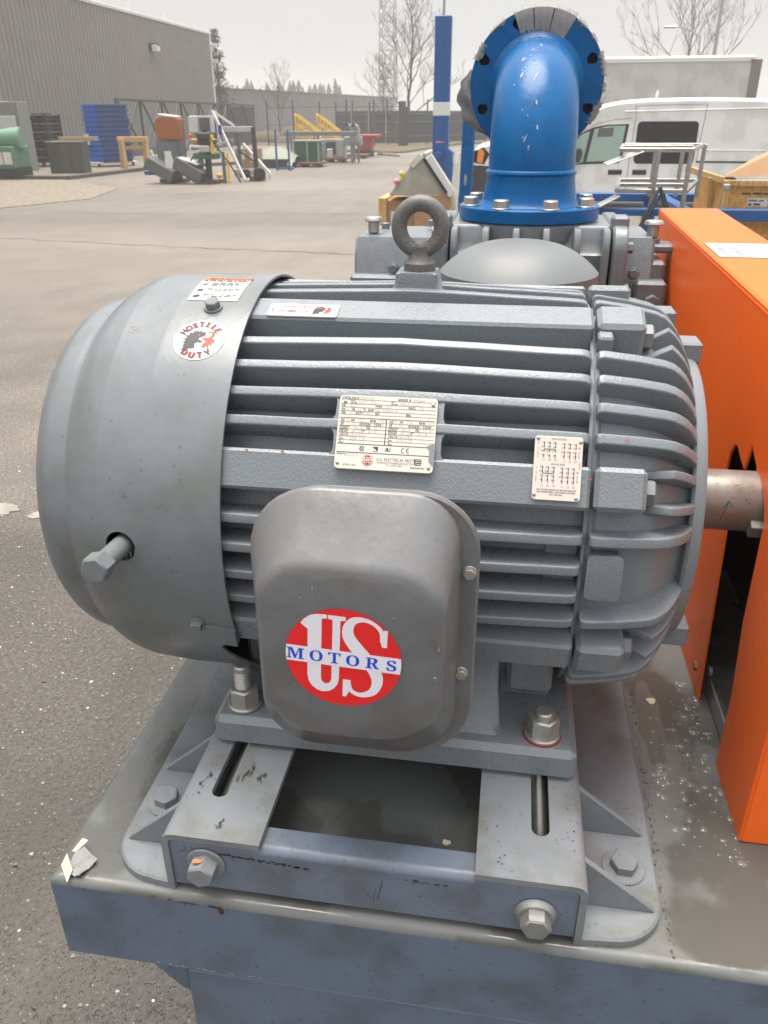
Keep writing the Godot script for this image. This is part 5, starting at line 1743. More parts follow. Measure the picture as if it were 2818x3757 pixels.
func elbow() -> void:
	var t := thing("pipe_elbow", "glossy blue steel pipe elbow with bolted flanges on top of the blower", "pipe elbow", Vector3(0.129, H + 0.2315, -0.82))
	var c := Vector3(0.129, 0, -0.82)
	var B: Material = M.blue
	var b := at_h()
	b.lathe([Vector2(0.2312, 0.05), Vector2(0.2312, 0.137), Vector2(0.233, 0.139), Vector2(0.255, 0.139), Vector2(0.257, 0.137), Vector2(0.257, 0.05)], c, Vector3.UP, 64)
	var base := put("base_flange", b, B, t)
	# pipe: flared foot, weld bead, quarter bend
	b = at_h()
	var BEND := 0.154; var R := 0.205
	var rows := []
	var ring := func(o: Vector3, up: Vector3, r: float) -> PackedVector3Array:
		var row := PackedVector3Array()
		var side := Vector3.RIGHT
		var fwd := side.cross(up)
		for j in 48:
			var a := TAU * j / 48
			row.append(o + (side * cos(a) + fwd * sin(a)) * r)
		return row
	for e in [[0.2572, 0.104], [0.262, 0.0975], [0.270, 0.0935], [0.282, 0.0905], [0.3, 0.0875], [0.312, 0.0865]]:
		rows.append(ring.call(c + Vector3(0, e[0], 0), Vector3.UP, e[1]))
	for e in [[0.3135, 0.0880], [0.316, 0.0893], [0.3185, 0.0893], [0.321, 0.0878]]:
		rows.append(ring.call(c + Vector3(0, e[0], 0), Vector3.UP, e[1] + 0.0003 * sin(e[0] * 999)))
	for i in range(0, 25):
		var a := PI / 2 * i / 24
		var o := c + Vector3(0, 0.3225 + BEND * sin(a), -R * (1 - cos(a)))
		rows.append(ring.call(o, Vector3(0, cos(a), -sin(a)), 0.0845))
	b.grid(rows, true)
	b.orient(0)
	var pipe := put("bent_pipe", b, B, t)
	# upright flange, a ring of eight holed sectors
	var fy: float = 0.3225 + BEND
	var fc := Vector3(0.129, fy, -0.82 - R)
	b = at_h()
	b.xf = Transform3D(Basis(), Vector3(0, H, 0) + fc)
	var zf := 0.0; var zb := -0.026
	for k in 8:
		var a := TAU * (k + 0.5) / 8
		var hc := Vector2.from_angle(a) * 0.1205
		var outer := PackedVector2Array()
		for i in 9: outer.append(Vector2.from_angle(a - PI / 8 + PI / 4 * i / 8) * 0.1395)
		for i in range(0, 9): outer.append(Vector2.from_angle(a + PI / 8 - PI / 4 * i / 8) * 0.082)
		var inner := PackedVector2Array()
		for q in outer: inner.append(hc + (q - hc).normalized() * 0.0112)
		var st := b.v.size()
		b.grid([MB.ring(outer, zf), MB.ring(inner, zf)], true, -2.0)
		b.grid([MB.ring(inner, zf), MB.ring(inner, zb)], true)
		b.grid([MB.ring(inner, zb), MB.ring(outer, zb)], true, -2.0)
		if b.n[st].z < 0: b.flip(st)
	b.lathe([Vector2(zb, 0.1395), Vector2(zf, 0.1395)], Vector3.ZERO, Vector3(0, 0, 1), 72)
	b.lathe([Vector2(zb, 0.079), Vector2(zb, 0.084)], Vector3.ZERO, Vector3(0, 0, 1), 48)
	b.lathe([Vector2(0.012, 0.0848), Vector2(0.006, 0.090), Vector2(0.0005, 0.098)], Vector3.ZERO, Vector3(0, 0, 1), 48)
	var fl := put("upright_flange", b, B, t)
	# blank behind the flange: cardboard seen through the holes
	b = at_h()
	b.cyl(fc + Vector3(0, 0, -0.0275), fc + Vector3(0, 0, -0.031), 0.1385, -1, 40)
	put("flange_blank", b, mat(lin(0.09, 0.075, 0.06), 0.8), t)
	for k in 8:
		var a := TAU * (k + 0.5) / 8 + 0.06
		b = at_h()
		b.hex(c + Vector3(cos(a) * 0.1205, 0.2572, sin(a) * 0.1205), Vector3.UP, 0.0268, 0.0145, 0.0178, 0.0022, 0.3 + k * 0.7)
		put("flange_bolt", b, M.zinc, t)
	# duct tape over the rim
	rng.seed = 44
	for e in [[113.0, 97.0, 0.100, 0.149], [96.0, 79.5, 0.098, 0.147], [78.5, 59.0, 0.096, 0.150], [57.0, 47.0, 0.135, 0.146], [41.0, 33.0, 0.1365, 0.1455], [25.0, 6.0, 0.136, 0.1475], [1.0, -7.0, 0.137, 0.146], [-14.0, -33.0, 0.1345, 0.1475], [-45.0, -56.0, 0.136, 0.145], [136.0, 121.5, 0.1365, 0.144], [160.0, 146.0, 0.130, 0.145]]:
		b = at_h()
		b.xf = Transform3D(Basis(), Vector3(0, H, 0) + fc)
		rows = []
		var n := 12
		for i in n + 1:
			var a := deg_to_rad(lerpf(e[0], e[1], float(i) / n))
			var d := Vector3(cos(a), sin(a), 0)
			var row := PackedVector3Array()
			var j0 := rng.randf_range(-0.005, 0.004)
			row.append(d * (e[2] + j0) + Vector3(0, 0, 0.0012))
			row.append(d * lerpf(e[2], 0.139, 0.5) + Vector3(0, 0, 0.0018 + rng.randf() * 0.0012))
			row.append(d * 0.1398 + Vector3(0, 0, 0.0016))
			row.append(d * (0.1415 + rng.randf() * 0.0012) + Vector3(0, 0, -0.004))
			row.append(d * (e[3] - 0.004 + rng.randf() * 0.006) + Vector3(0, 0, -0.017))
			row.append(d * (0.1415 + rng.randf() * 0.002) + Vector3(0, 0, -0.031))
			rows.append(row)
		b.grid(rows, false, 0.2)
		b.orient(0)
		put("tape_strip", b, M.tape, fl)
	# loose tape hanging off the left rim
	b = at_h()
	b.xf = Transform3D(Basis(), Vector3(0, H, 0) + fc)
	rows = []
	for i in 15:
		var a := deg_to_rad(lerpf(168.0, 232.0, i / 14.0))
		var d := Vector3(cos(a), sin(a), 0)
		var row := PackedVector3Array()
		var reach := 0.030 * sin(PI * clampf(i / 13.0 + 0.06, 0, 1)) * rng.randf_range(0.7, 1.15) + 0.003
		for j in 6:
			var k := j / 5.0
			row.append(d * (0.1385 + reach * k) + Vector3(rng.randf_range(-0.002, 0.002), rng.randf_range(-0.002, 0.002), -0.024 - 0.012 * k + 0.006 * sin(i * 1.3 + j)))
		rows.append(row)
	b.grid(rows, false, 0.2)
	if b.n[0].z < 0: b.flip(0)
	put("loose_tape", b, M.tape, fl)
	# scratches and chips in the enamel
	b = at_h()
	var on := func(y: float, a: float, d: float) -> Array:     # point on the front of the bend by height
		var s := clampf((y - 0.3225) / BEND, 0.0, 0.999)
		var f := asin(s)
		var up := Vector3(0, cos(f), -sin(f)) if y > 0.3225 else Vector3.UP
		var o := c + Vector3(0, y, -R * (1 - cos(f)))
		var fwd := Vector3.RIGHT.cross(up)
		var nn := Vector3.RIGHT * sin(a) + fwd * cos(a)
		return [o + nn * (0.0845 + d), nn, up]
	for i in 40:
		var y := rng.randf_range(0.42, 0.505) if i < 30 else rng.randf_range(0.335, 0.40)
		var a := rng.randfn(-0.22, 0.16) if i < 30 else rng.randf_range(-0.4, 0.1)
		var q: Array = on.call(y, a, 0.0003)
		b.xf = Transform3D(Basis((q[2] as Vector3).cross(q[1]), q[2], q[1]), Vector3(0, H, 0) + q[0])
		var turn := rng.randf_range(-1.2, 0.2)
		var poly := PackedVector2Array()
		for p in ragged(Vector2.ZERO, rng.randf_range(0.0006, 0.0022), rng.randf_range(0.001, 0.0095), 900 + i, 8, 0.5): poly.append(p.rotated(turn))
		b.col = Color(0.42, 0.43, 0.44) if i % 5 else Color(0.09, 0.09, 0.1)
		b.prism(poly, 0.0, 0.0003)
	put("enamel_chip", b, M.scuff, pipe, true)


# ---------------------------------------------------------------- the yard
func yard() -> void:
	# asphalt, one sheet to the horizon, its tone drifting in blotches
	var xs := PackedFloat32Array(); var zs := PackedFloat32Array()
	var x := -3.2
	while x < 3.2: xs.append(x); x += 0.08
	var z := -3.2
	while z < 2.4: zs.append(z); z += 0.08
	var stepx := 0.1
	while xs[-1] < 420.0: xs.append(xs[-1] + stepx); stepx *= 1.13
	stepx = 0.1
	while xs[0] > -420.0: xs.insert(0, xs[0] - stepx); stepx *= 1.07 if xs[0] > -25 else 1.2
	var stepz := 0.1
	while zs[-1] < 60.0: zs.append(zs[-1] + stepz); stepz *= 1.3
	stepz = 0.1
	while zs[0] > -420.0: zs.insert(0, zs[0] - stepz); stepz *= 1.045 if zs[0] > -45 else 1.2
	var n1 := FastNoiseLite.new(); n1.seed = 4; n1.frequency = 0.12; n1.fractal_octaves = 4
	var n2 := FastNoiseLite.new(); n2.seed = 9; n2.frequency = 1.9; n2.fractal_octaves = 3
	var v := PackedVector3Array(); var n := PackedVector3Array(); var c := PackedColorArray(); var idx := PackedInt32Array()
	for zz in zs:
		for xx in xs:
			v.append(Vector3(xx, 0, zz)); n.append(Vector3.UP)
			var k := 0.555 + 0.20 * n1.get_noise_2d(xx * 0.45, zz * 1.5) + 0.12 * n2.get_noise_2d(xx, zz)
			# darker ground beside the skid leg, and damp streaks
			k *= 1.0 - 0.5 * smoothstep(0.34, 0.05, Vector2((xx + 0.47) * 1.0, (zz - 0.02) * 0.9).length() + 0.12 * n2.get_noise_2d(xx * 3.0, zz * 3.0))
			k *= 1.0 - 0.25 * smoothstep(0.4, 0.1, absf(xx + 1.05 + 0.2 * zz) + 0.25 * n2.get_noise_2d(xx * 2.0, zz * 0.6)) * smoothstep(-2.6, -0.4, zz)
			for track in [0.0, 1.7]:
				k *= 1.0 - 0.07 * smoothstep(0.26, 0.08, absf(xx + 2.6 + track + 0.17 * zz + 0.25 * sin(zz * 0.21))) * smoothstep(-2.0, -4.0, zz)
			var warm := 0.02 * n1.get_noise_2d(xx + 50, zz)
			var far := smoothstep(-1.75, -2.15, zz + 0.12 * n2.get_noise_2d(xx * 0.7, zz)) * 0.62 + 0.38 * smoothstep(-2.0, -9.0, zz)  # lighter pavement past the seam, plus grazing sheen painted in with distance
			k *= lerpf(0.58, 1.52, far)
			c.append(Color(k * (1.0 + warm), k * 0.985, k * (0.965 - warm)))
	var W := xs.size()
	for i in zs.size() - 1:
		for j in W - 1:
			var a := i * W + j
			idx.append_array(PackedInt32Array([a, a + 1, a + W, a + 1, a + W + 1, a + W]))
	var arr := []
	arr.resize(Mesh.ARRAY_MAX)
	arr[Mesh.ARRAY_VERTEX] = v; arr[Mesh.ARRAY_NORMAL] = n; arr[Mesh.ARRAY_COLOR] = c; arr[Mesh.ARRAY_INDEX] = idx
	var am := ArrayMesh.new()
	am.add_surface_from_arrays(Mesh.PRIMITIVE_TRIANGLES, arr)
	var g := MeshInstance3D.new()
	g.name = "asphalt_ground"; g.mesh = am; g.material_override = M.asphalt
	add_child(g)
	g.set_meta("kind", "structure")
	# loose chippings near the skid
	rng.seed = 314
	var stone := MB.new()
	var rows := []
	for e in [[0.0, 0.9], [0.35, 1.0], [0.7, 0.6]]:
		var row := PackedVector3Array()
		for i in 6:
			var a := TAU * i / 6
			row.append(Vector3(cos(a) * e[1] * (1.0 if i % 2 else 0.8), e[0], sin(a) * e[1]))
		rows.append(row)
	stone.grid(rows, true, 0.9)
	stone.fan(rows[-1])
	stone.orient(0)
	var mm := MultiMesh.new()
	mm.transform_format = MultiMesh.TRANSFORM_3D
	mm.use_colors = true
	mm.mesh = stone.mesh(Vector3.ZERO, false)
	var spots := []
	for i in 5200:
		var q := Vector3(rng.randf_range(-2.9, -0.15), 0.0, rng.randf_range(-2.6, 0.9))
		spots.append(q)
	mm.instance_count = spots.size()
	for i in spots.size():
		var s := 0.0011 + pow(rng.randf(), 4.0) * 0.0055
		mm.set_instance_transform(i, Transform3D(Basis(Vector3.UP, rng.randf() * TAU).scaled(Vector3(s, s * 0.75, s * rng.randf_range(0.7, 1.0))), spots[i]))
		var t := rng.randf_range(0.10, 0.34) if rng.randf() < 0.75 else rng.randf_range(0.35, 0.62)
		mm.set_instance_color(i, Color(t, t * 0.94, t * 0.85))
	var mi := MultiMeshInstance3D.new()
	mi.name = "stone_chippings"; mi.multimesh = mm
	mi.material_override = printed(0.7)
	add_child(mi)
	tag(mi, "pale stone chippings lying loose on the asphalt", "chippings", "", "stuff")
	# leaf and bark litter
	var b := MB.new()
	for i in 60:
		var q := Vector3(rng.randf_range(-2.2, -0.3), 0.004, rng.randf_range(-1.8, 0.7))
		b.xf = Transform3D(Basis(Vector3.UP, rng.randf() * TAU) * Basis(Vector3.RIGHT, Vector3(0, 0, -1), Vector3.UP), q)
		b.col = Color(0.05, 0.03, 0.02) if rng.randf() < 0.6 else Color(0.14, 0.07, 0.04)
		b.prism(ragged(Vector2.ZERO, rng.randf_range(0.003, 0.014), rng.randf_range(0.002, 0.005), 2000 + i, 8, 0.6), 0.0, 0.0015)
	tag(put("bark_litter", b, M.scuff, null, true), "scraps of bark and dead leaf on the asphalt", "litter", "", "stuff")
	# cracks and patched seams
	b = MB.new()
	b.col = Color(0.035, 0.032, 0.03)
	for ln in [[[-9.5, -10.9], [-7.6, -10.6], [-6.1, -10.35], [-4.4, -10.0], [-2.9, -9.85], [-1.4, -9.6], [1.0, -9.5]], [[-9.0, -14.2], [-6.5, -14.0], [-3.2, -14.5], [-0.5, -14.4]], [[-8.8, -17.6], [-6.4, -19.3], [-2.6, -20.3]]]:
		var pts := []
		for i in ln.size() - 1:
			for k in 8:
				var f := k / 8.0
				pts.append(Vector2(lerpf(ln[i][0], ln[i + 1][0], f) + rng.randf_range(-0.03, 0.03), lerpf(ln[i][1], ln[i + 1][1], f) + rng.randf_range(-0.05, 0.05)))
		for i in pts.size() - 1:
			var d: Vector2 = (pts[i + 1] - pts[i]).normalized().orthogonal() * rng.randf_range(0.004, 0.013)
			b.quad(Vector3(pts[i].x + d.x, 0.004, pts[i].y + d.y), Vector3(pts[i + 1].x + d.x, 0.004, pts[i + 1].y + d.y), Vector3(pts[i + 1].x - d.x, 0.004, pts[i + 1].y - d.y), Vector3(pts[i].x - d.x, 0.004, pts[i].y - d.y))
	for i in range(0, b.v.size(), 3):
		if b.n[i].y < 0:
			var t := b.v[i + 1]; b.v[i + 1] = b.v[i + 2]; b.v[i + 2] = t
			for k in 3: b.n[i + k] = Vector3.UP
	struct("pavement_crack", b, M.scuff, true)
	b = MB.new()
	b.xf = Transform3D(Basis(Vector3.RIGHT, Vector3(0, 0, -1), Vector3.UP), Vector3.ZERO)
	b.col = Color(0.30, 0.29, 0.27)
	b.prism(ragged(Vector2(-2.25, 2.03), 0.24, 0.075, 3, 18, 0.3), 0.0, 0.004)
	b.prism(ragged(Vector2(-1.945, 2.0), 0.05, 0.05, 5, 12, 0.4), 0.0, 0.004)
	struct("painted_line", b, M.concrete, true)
	# damp films that shine
	# concrete apron, raised yard slab with its kerb, verge
	b = MB.new()
	b.col = Color(0.22, 0.192, 0.152)
	b.xf = Transform3D(Basis(Vector3.RIGHT, Vector3(0, 0, -1), Vector3.UP), Vector3.ZERO)
	b.prism(V2([-30, 13.4, -10.5, 14.0, -9.4, 16.9, -10.1, 19.7, -13.2, 22.7, -30, 22.7]), -0.1, 0.012)
	struct("concrete_apron", b, M.concrete, true)
	b = MB.new()
	b.xf = Transform3D(Basis(Vector3.RIGHT, Vector3(0, 0, -1), Vector3.UP), Vector3.ZERO)
	b.col = Color(0.19, 0.167, 0.14)
	b.prism(V2([-18.5, 23.0, -13.25, 23.0, -12.95, 27.6, -12.0, 30.0, -9.8, 33.5, -9.2, 38.0, -9.0, 51.5, -18.5, 51.5]), -0.1, 0.1)
	struct("raised_pavement", b, M.concrete, true)
	b = MB.new()
	b.col = Color(0.10, 0.088, 0.07)
	var kp := [Vector3(-18.4, 0.05, -22.85), Vector3(-13.2, 0.05, -22.85), Vector3(-12.86, 0.05, -27.6), Vector3(-11.9, 0.05, -30.0), Vector3(-9.7, 0.05, -33.5), Vector3(-9.1, 0.05, -38.0), Vector3(-8.9, 0.05, -51.5)]
	for i in kp.size() - 1: b.bar(kp[i], kp[i + 1], 0.16, 0.128, 0.02)
	struct("kerb", b, M.concrete, true)
	b = MB.new()
	b.xf = Transform3D(Basis(Vector3.RIGHT, Vector3(0, 0, -1), Vector3.UP), Vector3.ZERO)
	b.prism(V2([-8.8, 51.0, -7.7, 44.6, -7.0, 42.9, -6.2, 42.5, -5.7, 43.6, -5.4, 47.0, -4.0, 57.0, 5.0, 70, 30, 90, 20, 140, -18.4, 140, -18.4, 53.0]), -0.1, 0.11, 0.05)
	struct("dirt_verge", b, M.soil)
	rng.seed = 12
	b = MB.new()
	for i in 9:
		b.ball(Vector3(rng.randf_range(-18, -10), 0.0, rng.randf_range(-60, -55)), Vector3(rng.randf_range(1.2, 2.6), rng.randf_range(0.5, 1.3), 1.0), 12, 6)
	struct("earth_mound", b, M.soil)


func warehouse() -> void:
	var t := thing("warehouse", "big grey corrugated metal warehouse with white roof trim", "warehouse", Vector3(-18.5, 0, -25))
	# ribbed sheet drawn straight up
	var b := MB.new()
	var lo := PackedVector3Array(); var hi := PackedVector3Array()
	var z := 6.0
	while z > -50.7:
		for e in [[0.0, 0.0], [0.14, 0.0], [0.175, 0.05], [0.265, 0.05], [0.30, 0.0]]:
			lo.append(Vector3(-18.5 + e[1], 0.0, z - e[0])); hi.append(Vector3(-18.5 + e[1], 6.02, z - e[0]))
		z -= 0.304
	b.grid([lo, hi], false, 0.9)
	if b.n[0].x < 0: b.flip(0)
	put("ribbed_wall", b, M.siding, t)
	b = MB.new()
	b.bb(Vector3(-40, 0.0, -50.9), Vector3(-18.52, 5.98, 6))
	put("end_wall", b, M.siding, t)
	b = MB.new()
	b.bb(Vector3(-40.2, 6.02, -51.0), Vector3(-18.40, 6.17, 6.1), 0.02)
	put("roof_trim", b, M.trim, t)
	b = MB.new()
	b.bb(Vector3(-18.5, 6.17, -36.3), Vector3(-18.36, 9.0, 6.0), 0.02)
	put("upper_wall", b, M.siding, t)
	b = MB.new()
	b.bb(Vector3(-18.6, 0, -50.98), Vector3(-18.42, 6.02, -50.75), 0.01)
	put("corner_trim", b, M.trim, t)
	for e in [[5.35, -51.0], [4.55, -50.95]]:
		b = MB.new()
		b.bb(Vector3(-18.46, e[0], e[1] - 0.1), Vector3(-18.1, e[0] + 0.22, e[1] + 0.12), 0.02)
		b.ball(Vector3(-17.98, e[0] - 0.12, e[1]), Vector3(0.12, 0.16, 0.12), 8, 6)
		put("corner_fitting", b, M.trim, t)
	b = MB.new()
	b.bb(Vector3(-18.5, 0.0, -50.7), Vector3(-18.43, 0.35, 6.0), 0.01)
	put("base_flashing", b, M.far_wall, t)
	b = MB.new()
	b.bb(Vector3(-18.47, 4.64, -42.45), Vector3(-18.1, 5.0, -42.05), 0.03)
	var wl := put("wall_light", b, M.iron, t)
	b = MB.new()
	b.bb(Vector3(-18.3, 4.6, -42.05), Vector3(-18.02, 4.9, -42.0), 0.01)
	b.bb(Vector3(-18.1, 4.62, -42.4), Vector3(-18.04, 4.85, -42.06), 0.01)
	put("lamp_glass", b, M.trim, wl)
	b = MB.new()
	b.bb(Vector3(-18.46, 2.06, -29.5), Vector3(-18.34, 2.2, -27.5), 0.02)
	put("door_hood", b, M.trim, t)
	for k in 4:
		b = MB.new()
		b.cyl(Vector3(-18.6, 6.15, -49.0 + k * 4.2), Vector3(-18.6, 6.55, -49.0 + k * 4.2), 0.03, -1, 6)
		put("roof_vent", b, M.trim, t)
	# black sliding gate with a trussed frame parked along the wall
	t = thing("trussed_gate", "long black trussed gate frame standing along the warehouse wall", "gate", Vector3(-15.6, 0.1, -39))
	var top := 2.30
	b = MB.new()
	b.bar(Vector3(-15.6, top, -31.6), Vector3(-15.6, top, -49.5), 0.09, 0.09, 0.01)
	put("top_rail", b, M.iron, t)
	b = MB.new()
	b.bar(Vector3(-15.6, 0.3, -31.6), Vector3(-15.6, 0.3, -49.5), 0.09, 0.09, 0.01)
	put("bottom_rail", b, M.iron, t)
	for k in 9:
		var zz := -31.65 - k * 2.2
		b = MB.new()
		b.bar(Vector3(-15.6, 0.1, zz), Vector3(-15.6, top - 0.05, zz), 0.08, 0.08, 0.01)
		put("gate_post", b, M.iron, t)
		if k < 8:
			for s in [[zz - 0.1, zz - 2.1], [zz - 2.1, zz - 0.1]]:
				b = MB.new()
				b.bar(Vector3(-15.6 + (0.05 if s[0] > s[1] else -0.05), top - 0.06, s[0]), Vector3(-15.6, 0.34, s[1]), 0.06, 0.06)
				put("brace", b, M.iron, t)
	b = MB.new()
	b.bb(Vector3(-15.62, 0.3, -49.4), Vector3(-15.58, 2.2, -45.2))
	put("mesh_panel", b, M.slat, t)
	# dark fence: open bays on the left, slatted bays on the right
	var runs := [["dark_fence", [Vector3(-15.6, 0.1, -52), Vector3(-7.1, 0.1, -51.2)], 5, false, "dark open wire fence with thin posts behind the parked machinery"], ["slatted_fence", [Vector3(-12.0, 0.1, -55.5), Vector3(-7.1, 0.1, -52.8), Vector3(-2.5, 0.1, -60.5), Vector3(12.0, 0.1, -66.0)], 4, true, "tall black slatted fence behind the blue post"]]
	for f in runs:
		t = thing(f[0], f[4], "fence", f[1][0])
		for i in f[1].size() - 1:
			var a: Vector3 = f[1][i]; var d: Vector3 = f[1][i + 1]
			var count: int = f[2] if i == 0 else (4 if i == 1 else 6)
			for k in count:
				var p := a.lerp(d, k / float(count)); var q := a.lerp(d, (k + 1) / float(count))
				b = MB.new()
				b.cyl(p, p + Vector3(0, 2.42 + 0.12 * (k % 2), 0), 0.045, -1, 8)
				put("fence_post", b, M.iron, t)
				if f[3]:
					b = MB.new()
					var side := (q - p).normalized()
					var nn := int(p.distance_to(q) / 0.14)
					for s in nn:
						var o := p + side * (0.14 * s + 0.07)
						b.xf = Transform3D(Basis(side, Vector3.UP, side.cross(Vector3.UP)), o)
						b.box(Vector3(0, 1.0, 0), Vector3(0.115, 1.78 + 0.03 * (s % 3), 0.02))
					var sl := put("fence_slat", b, M.slat, t)
					sl.set_meta("kind", "stuff")
				for h in ([0.15, 1.15, 2.1] if not f[3] else [0.5, 1.3, 1.75]):
					b = MB.new()
					b.bar(p + Vector3(0, h, 0.04), q + Vector3(0, h, 0.04), 0.035, 0.045 if f[3] else 0.025)
					put("fence_rail", b, M.iron if not f[3] else M.tint_grey, t)
	b = MB.new()
	b.bb(Vector3(-7.25, 0.0, -51.2), Vector3(-6.9, 2.5, -50.85), 0.02)
	b.bb(Vector3(-6.88, 0.1, -51.1), Vector3(-6.7, 2.2, -51.0), 0.01)
	tag(put("gate_pillar", b, M.iron), "thick black gate pillar at the end of the fence", "pillar")
	# low dark building beyond the fence
	t = thing("far_building", "long low dark building fading in the haze beyond the fence", "building", Vector3(-24, 0, -95))
	b = MB.new()
	var pa := Vector3(-29.5, 0, -66); var pb := Vector3(-17.6, 0, -120)
	var dir := (pb - pa).normalized()
	b.xf = Transform3D(Basis(dir, Vector3.UP, dir.cross(Vector3.UP)), pa)
	var len := pa.distance_to(pb)
	b.bb(Vector3(0, 0, -14), Vector3(len, 4.0, 0))
	put("wall", b, M.far_wall, t)
	b = MB.new()
	b.xf = Transform3D(Basis(dir, Vector3.UP, dir.cross(Vector3.UP)), pa)
	b.bb(Vector3(-0.2, 4.0, -14.2), Vector3(len + 0.2, 4.14, 0.15))
	put("roof_edge", b, M.iron, t)
	for k in 9:
		b = MB.new()
		b.xf = Transform3D(Basis(dir, Vector3.UP, dir.cross(Vector3.UP)), pa)
		b.bb(Vector3(3 + k * 5.6, 0.6 if k % 3 else 0.1, 0.0), Vector3(5.2 + k * 5.6, 2.3, 0.04))
		put("window" if k % 3 else "door", b, M.glass_dark if k % 3 else M.tint_grey, t)


func bare_tree(called: String, label: String, at: Vector3, h: float, spread: float, seed_: int, depth := 6, low := 0.28) -> void:
	rng.seed = seed_
	var t := thing(called, label, "tree", at, "bare winter trees")
	var trunk := MB.new()
	var limbs := MB.new()
	var top := at + Vector3(rng.randf_range(-0.3, 0.3), h * 0.86, 0)
	var line := []
	var rad := []
	for i in 9:
		var f := i / 8.0
		line.append(at.lerp(top, f) + Vector3(rng.randf_range(-1, 1), 0, rng.randf_range(-1, 1)) * h * 0.008)
		rad.append(lerpf(h * 0.015, h * 0.003, f))
	trunk.tube(line, rad, 8)
	var stack := []
	for k in 15:
		var f := lerpf(low, 0.97, k / 14.0)
		var i := f * 8.0
		var p: Vector3 = line[int(i)].lerp(line[mini(int(i) + 1, 8)], i - int(i))
		var a := k * 2.4 + rng.randf() * 0.9
		var up := lerpf(0.45, 1.6, f)
		stack.append([p, Vector3(cos(a), up, sin(a)).normalized(), h * spread * lerpf(1.0, 0.35, f) * rng.randf_range(0.8, 1.15), lerpf(h * 0.0062, h * 0.0026, f), depth])
	while stack.size():
		var e: Array = stack.pop_back()
		var p: Vector3 = e[0]; var d: Vector3 = e[1]; var L: float = e[2]; var r: float = e[3]
		var pts := [p]; var rr := [r]
		var seg := 3
		for i in seg:
			d = (d + Vector3(rng.randf_range(-0.22, 0.22), rng.randf_range(-0.04, 0.2), rng.randf_range(-0.22, 0.22))).normalized()
			p += d * L / seg
			pts.append(p); rr.append(lerpf(r, r * 0.42, (i + 1.0) / seg))
		limbs.tube(pts, rr, 4)
		if e[4] > 2:
			var kids := 4 if e[4] > depth - 1 else 3
			for i in kids:
				var f := lerpf(0.35, 1.0, (i + rng.randf()) / kids)
				var q: Vector3 = pts[int(f * 2.99)].lerp(pts[mini(int(f * 2.99) + 1, 3)], 0.5)
				var nd := (d + Vector3(rng.randf_range(-1, 1), rng.randf_range(-0.3, 0.75), rng.randf_range(-1, 1)) * 0.85).normalized()
				stack.append([q, nd, L * rng.randf_range(0.45, 0.68), maxf(r * 0.5, h * 0.0007), e[4] - 1])
	put("trunk", trunk, M.bark, t)
	put("branches", limbs, M.bark, t)

